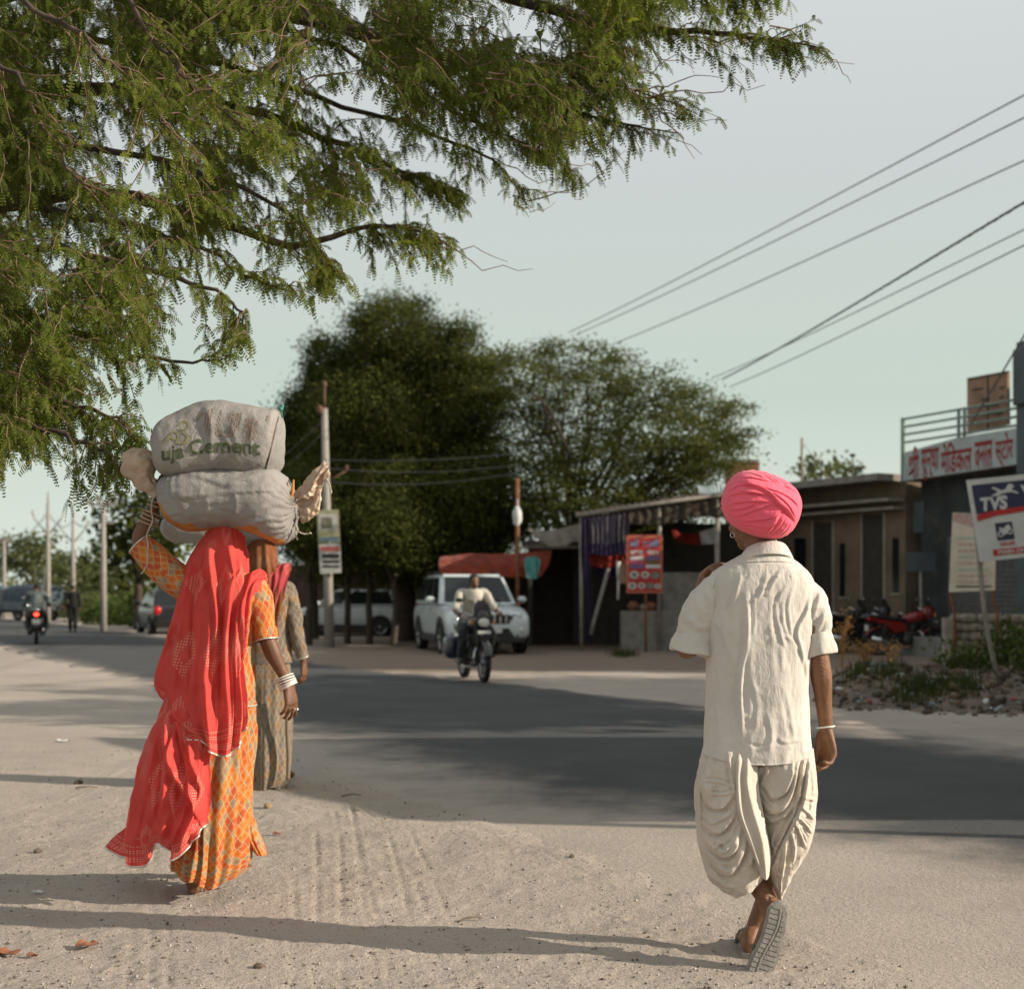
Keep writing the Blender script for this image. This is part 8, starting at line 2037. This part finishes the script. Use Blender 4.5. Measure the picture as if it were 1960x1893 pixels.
for k in range(2400):
    u_, v_2 = rb.random(), rb.random() ** .8; px = 1560 + 480 * u_; d = 15.6 + 6.4 * v_2 - 1.2 * u_; p = W(px, HY, d); s_2 = .015 * (5.0 ** (rb.random() ** 2.2)); m = rb.choice(6, p=[.18, .33, .07, .05, .35, .02])
    rot = Matrix.Rotation(rb.random() * 6, 3, 'Z') @ Matrix.Rotation(rb.normal() * .6, 3, 'X'); fl_ = .35 if m in (2, 3, 5) else .75
    q.ell((p.x, d, onbank(p.x, d) + s_2 * .3), (s_2, s_2 * (.6 + .5 * rb.random()), s_2 * fl_), int(m), 7, 5, rot, lambda U: U * (1 + .35 * vnoise(U, 1.7, k % 50))[:, None])
q.s = [False] * len(q.s)
tag(q.build('rubble', RUBM), 'heap of stones, soil lumps and litter along the far verge', 'rubble', kind='stuff')
def blades(n, fn, h0, h1, wd, seed, lean=.35):
    r_ = np.random.default_rng(seed); Q = []
    for _ in range(n):
        x, y, z = fn(r_); h = r_.uniform(h0, h1); a = r_.random() * 6.28; l = r_.normal() * lean; dx, dy = math.cos(a), math.sin(a); w2 = wd * r_.uniform(.6, 1.3); b2 = r_.random() * 6.28; sx, sy = math.cos(b2) * w2, math.sin(b2) * w2
        m1 = (x + dx * l * h * .4, y + dy * l * h * .4, z + h * .6); t_ = (x + dx * l * h, y + dy * l * h, z + h)
        Q.append([(x - sx, y - sy, z), (x + sx, y + sy, z), (m1[0] + sx * .7, m1[1] + sy * .7, m1[2]), (m1[0] - sx * .7, m1[1] - sy * .7, m1[2])]); Q.append([(m1[0] - sx * .7, m1[1] - sy * .7, m1[2]), (m1[0] + sx * .7, m1[1] + sy * .7, m1[2]), (t_[0] + sx * .1, t_[1] + sy * .1, t_[2]), (t_[0] - sx * .1, t_[1] - sy * .1, t_[2])])
    return Q
GRASS = leaf_mat('green grass', (.048, .066, .022), (.085, .092, .034), .25)
def gp(lst):
    def f(r_):
        px, py, rx, ry = lst[r_.integers(len(lst))]; g = G(px + r_.normal() * rx * .5, py + r_.normal() * ry * .5); return g.x, g.y, onbank(g.x, g.y) - .01
    return f
tag(quads('grass', blades(1500, gp([(1195, 1256, 26, 4), (1700, 1335, 40, 10), (1790, 1348, 50, 10), (1850, 1345, 40, 12), (1745, 1350, 45, 8), (1640, 1330, 30, 10)]), .06, .2, .009, 61), GRASS), 'green grass tufts at the foot of the rubbish bank and stall plinth', 'grass', kind='stuff')
STRAW = leaf_mat('dry straw', (.36, .18, .075), (.42, .24, .11), .3)
for i, (px, py, h, n, lab) in enumerate(((1612, 1290, 1.05, 260, 'tall dry rust coloured weed lit by the sun just right of the man\'s sleeve'), (1655, 1300, .50, 280, 'low spreading tuft of dry straw right of the tall dry weed'), (1705, 1292, .60, 130, 'arching dry weed in front of the red motorcycle'))):
    g = G(px, py + 12); root = thing('dry_weed', lab, 'plant', (g.x, g.y, 0), 'dry weeds on the far verge'); z0 = onbank(g.x, g.y)
    q = MB(); tips = []
    for k in range(9 if i != 0 else 5):
        a = rb.random() * 6.28; l = rb.uniform(.1, .35) * h * (1.5 if i else .5); P = cr1([(g.x, g.y, z0 - .03), (g.x + l * .3 * math.cos(a), g.y + l * .3 * math.sin(a), z0 + h * .55), (g.x + l * math.cos(a), g.y + l * math.sin(a), z0 + h * rb.uniform(.75, 1.05) * (.75 if i else 1))], 14); q.tube(P, np.linspace(.008, .003, 14), 5); tips.append(P)
    q.build('stem', M('dry stem', (.36, .21, .10), .9, .3, 20), root)
    C = np.concatenate([P[rb.integers(3, 14, n // len(tips))] + rb.normal(size=(n // len(tips), 3)) * .045 for P in tips]); quads('foliage', leaf_quads(C, .058, rb, .25, .3), STRAW, root)
for (px, d, rx, rz, n, lab) in ((1945, 19.6, .42, .45, 1100, 'dark green bush behind the leaning dealer sign post'), (2000, 17.6, .45, .5, 1000, 'dark green bush at the right edge of the rubbish bank'), (1885, 20.5, .45, .22, 700, 'low green creeper against the broken stone wall'), (1845, 19.5, .4, .25, 600, 'small weed clump below the cream notice board')):
    p = W(px, HY, d); bush('roadside_bush', lab, (p.x, d, onbank(p.x, d) + rz * .6), (rx, rx * .8, rz), n, .075, LF_BUSH, rb, 'green bushes on the rubbish bank')
# separate pieces of litter on the near dirt
LIT = {'stone': M('tan stone', (.36, .23, .14), .9, .3, 12, bmp=.4, bscale=40), 'leaf': M('fallen brown leaf', (.30, .12, .06), .8, .35, 20), 'paper': M('white paper scrap', (.62, .60, .56), .8, .15, 20), 'twig': M('dry twig', (.16, .12, .085), .9, .3, 20), 'dung': M('dark clod', (.12, .09, .065), .95, .35, 20, bmp=.6, bscale=50)}
def gz(x, y): return float(ground_h(np.array([x]), np.array([y]))[0])
def scrap(kind, px, py, s_2, lab, seed):
    g = G(px, py); r_ = np.random.default_rng(seed); z = gz(g.x, g.y); q = MB()
    if kind in ('stone', 'dung'): q.ell((g.x, g.y, z + s_2 * .3), (s_2, s_2 * .7, s_2 * .6), 0, 14, 9, Matrix.Rotation(r_.random() * 6, 3, 'Z'), lambda U: U * (1 + .3 * vnoise(U, 1.5, seed))[:, None])
    elif kind == 'twig':
        a = r_.normal() * .5; P = [(g.x + (t_ - .5) * s_2 * math.cos(a), g.y + (t_ - .5) * s_2 * math.sin(a) + r_.normal() * .006, z + .008 + .01 * math.sin(t_ * 3)) for t_ in np.linspace(0, 1, 8)]; q.tube(P, np.linspace(.005, .003, 8), 6)
    else:
        nu = 8; S = np.array([[(g.x + (u_ - .5) * s_2 * 1.5 * (1 - .5 * (2 * v_2 - 1) ** 2 * (kind == 'leaf')), g.y + (v_2 - .5) * s_2, z + .012 + .3 * s_2 * abs(vnoise(np.array([[u_ * 2.2, v_2 * 2.2, seed]]), 1, 3)[0])) for u_ in np.linspace(0, 1, nu)] for v_2 in np.linspace(0, 1, nu)]); q.loft(S, 0, False, False); q.loft(S - (0, 0, .002), 0, False, False)
    nm = {'stone': 'stone', 'dung': 'dirt_clod', 'twig': 'twig', 'leaf': 'fallen_leaf', 'paper': 'paper_scrap'}[kind]
    tag(q.build(nm, LIT[kind]), lab, nm.replace('_', ' ').split()[-1], 'litter on the near dirt')
for i, (k, x, y, s_2, lab) in enumerate([('stone', 512, 1556, .035, 'tan stone just right of the grey dressed woman\'s feet'), ('paper', 120, 1425, .07, 'crumpled white scrap left of the red veil hem, near the shade edge'), ('leaf', 15, 1838, .06, 'large rust coloured leaf at the bottom left corner'), ('leaf', 62, 1843, .03, 'small rust coloured leaf beside the bottom left leaf'), ('leaf', 165, 1826, .055, 'curled brown leaf in the foreground right of the rust leaves'),
                                      ('paper', 72, 1722, .03, 'white scrap in the left foreground below the woman\'s shadow'), ('paper', 358, 1720, .025, 'white scrap right beside the woman\'s bare heel'), ('dung', 495, 1868, .02, 'pale pebble sized clod at the bottom foreground, left of centre'), ('leaf', 530, 1608, .035, 'brown leaf right of the skirt corner'), ('twig', 672, 1533, .13, 'pale twig lying across the tyre tracks'), ('twig', 165, 1517, .14, 'dark twig left of the long veil'), ('dung', 150, 1507, .035, 'dark clod left of the long veil'), ('dung', 72, 1643, .022, 'dark clod by the left edge above the woman\'s shadow'),
                                      ('paper', 70, 1248, .12, 'pale stone coloured scrap at the far left verge') , ('leaf', 1554, 1722, .03, 'reddish leaf on the road right of the man\'s lifted sandal'), ('twig', 900, 1770, .11, 'short dark twig on the dirt left of the man'), ('dung', 1095, 1650, .016, 'small clod on the dirt midway between woman and man')]): scrap(k, x, y, s_2, lab, 100 + i)
# far wood that closes the horizon
rf = np.random.default_rng(71)
n = 1500; X = rf.uniform(-170, 110, n); Y = 165 + rf.normal(size=n) * 10 - np.abs(X) * .12; Z = rf.random(n) ** .8 * (3.2 + 1.6 * vnoise(np.stack([X, X * 0, X * 0], 1), .06, 3))
C = (np.stack([X, Y, np.abs(Z)], 1)[:, None] + rf.normal(size=(n, 16, 3)) * (.9, .9, .6)).reshape(-1, 3); C[:, 2] = np.abs(C[:, 2])
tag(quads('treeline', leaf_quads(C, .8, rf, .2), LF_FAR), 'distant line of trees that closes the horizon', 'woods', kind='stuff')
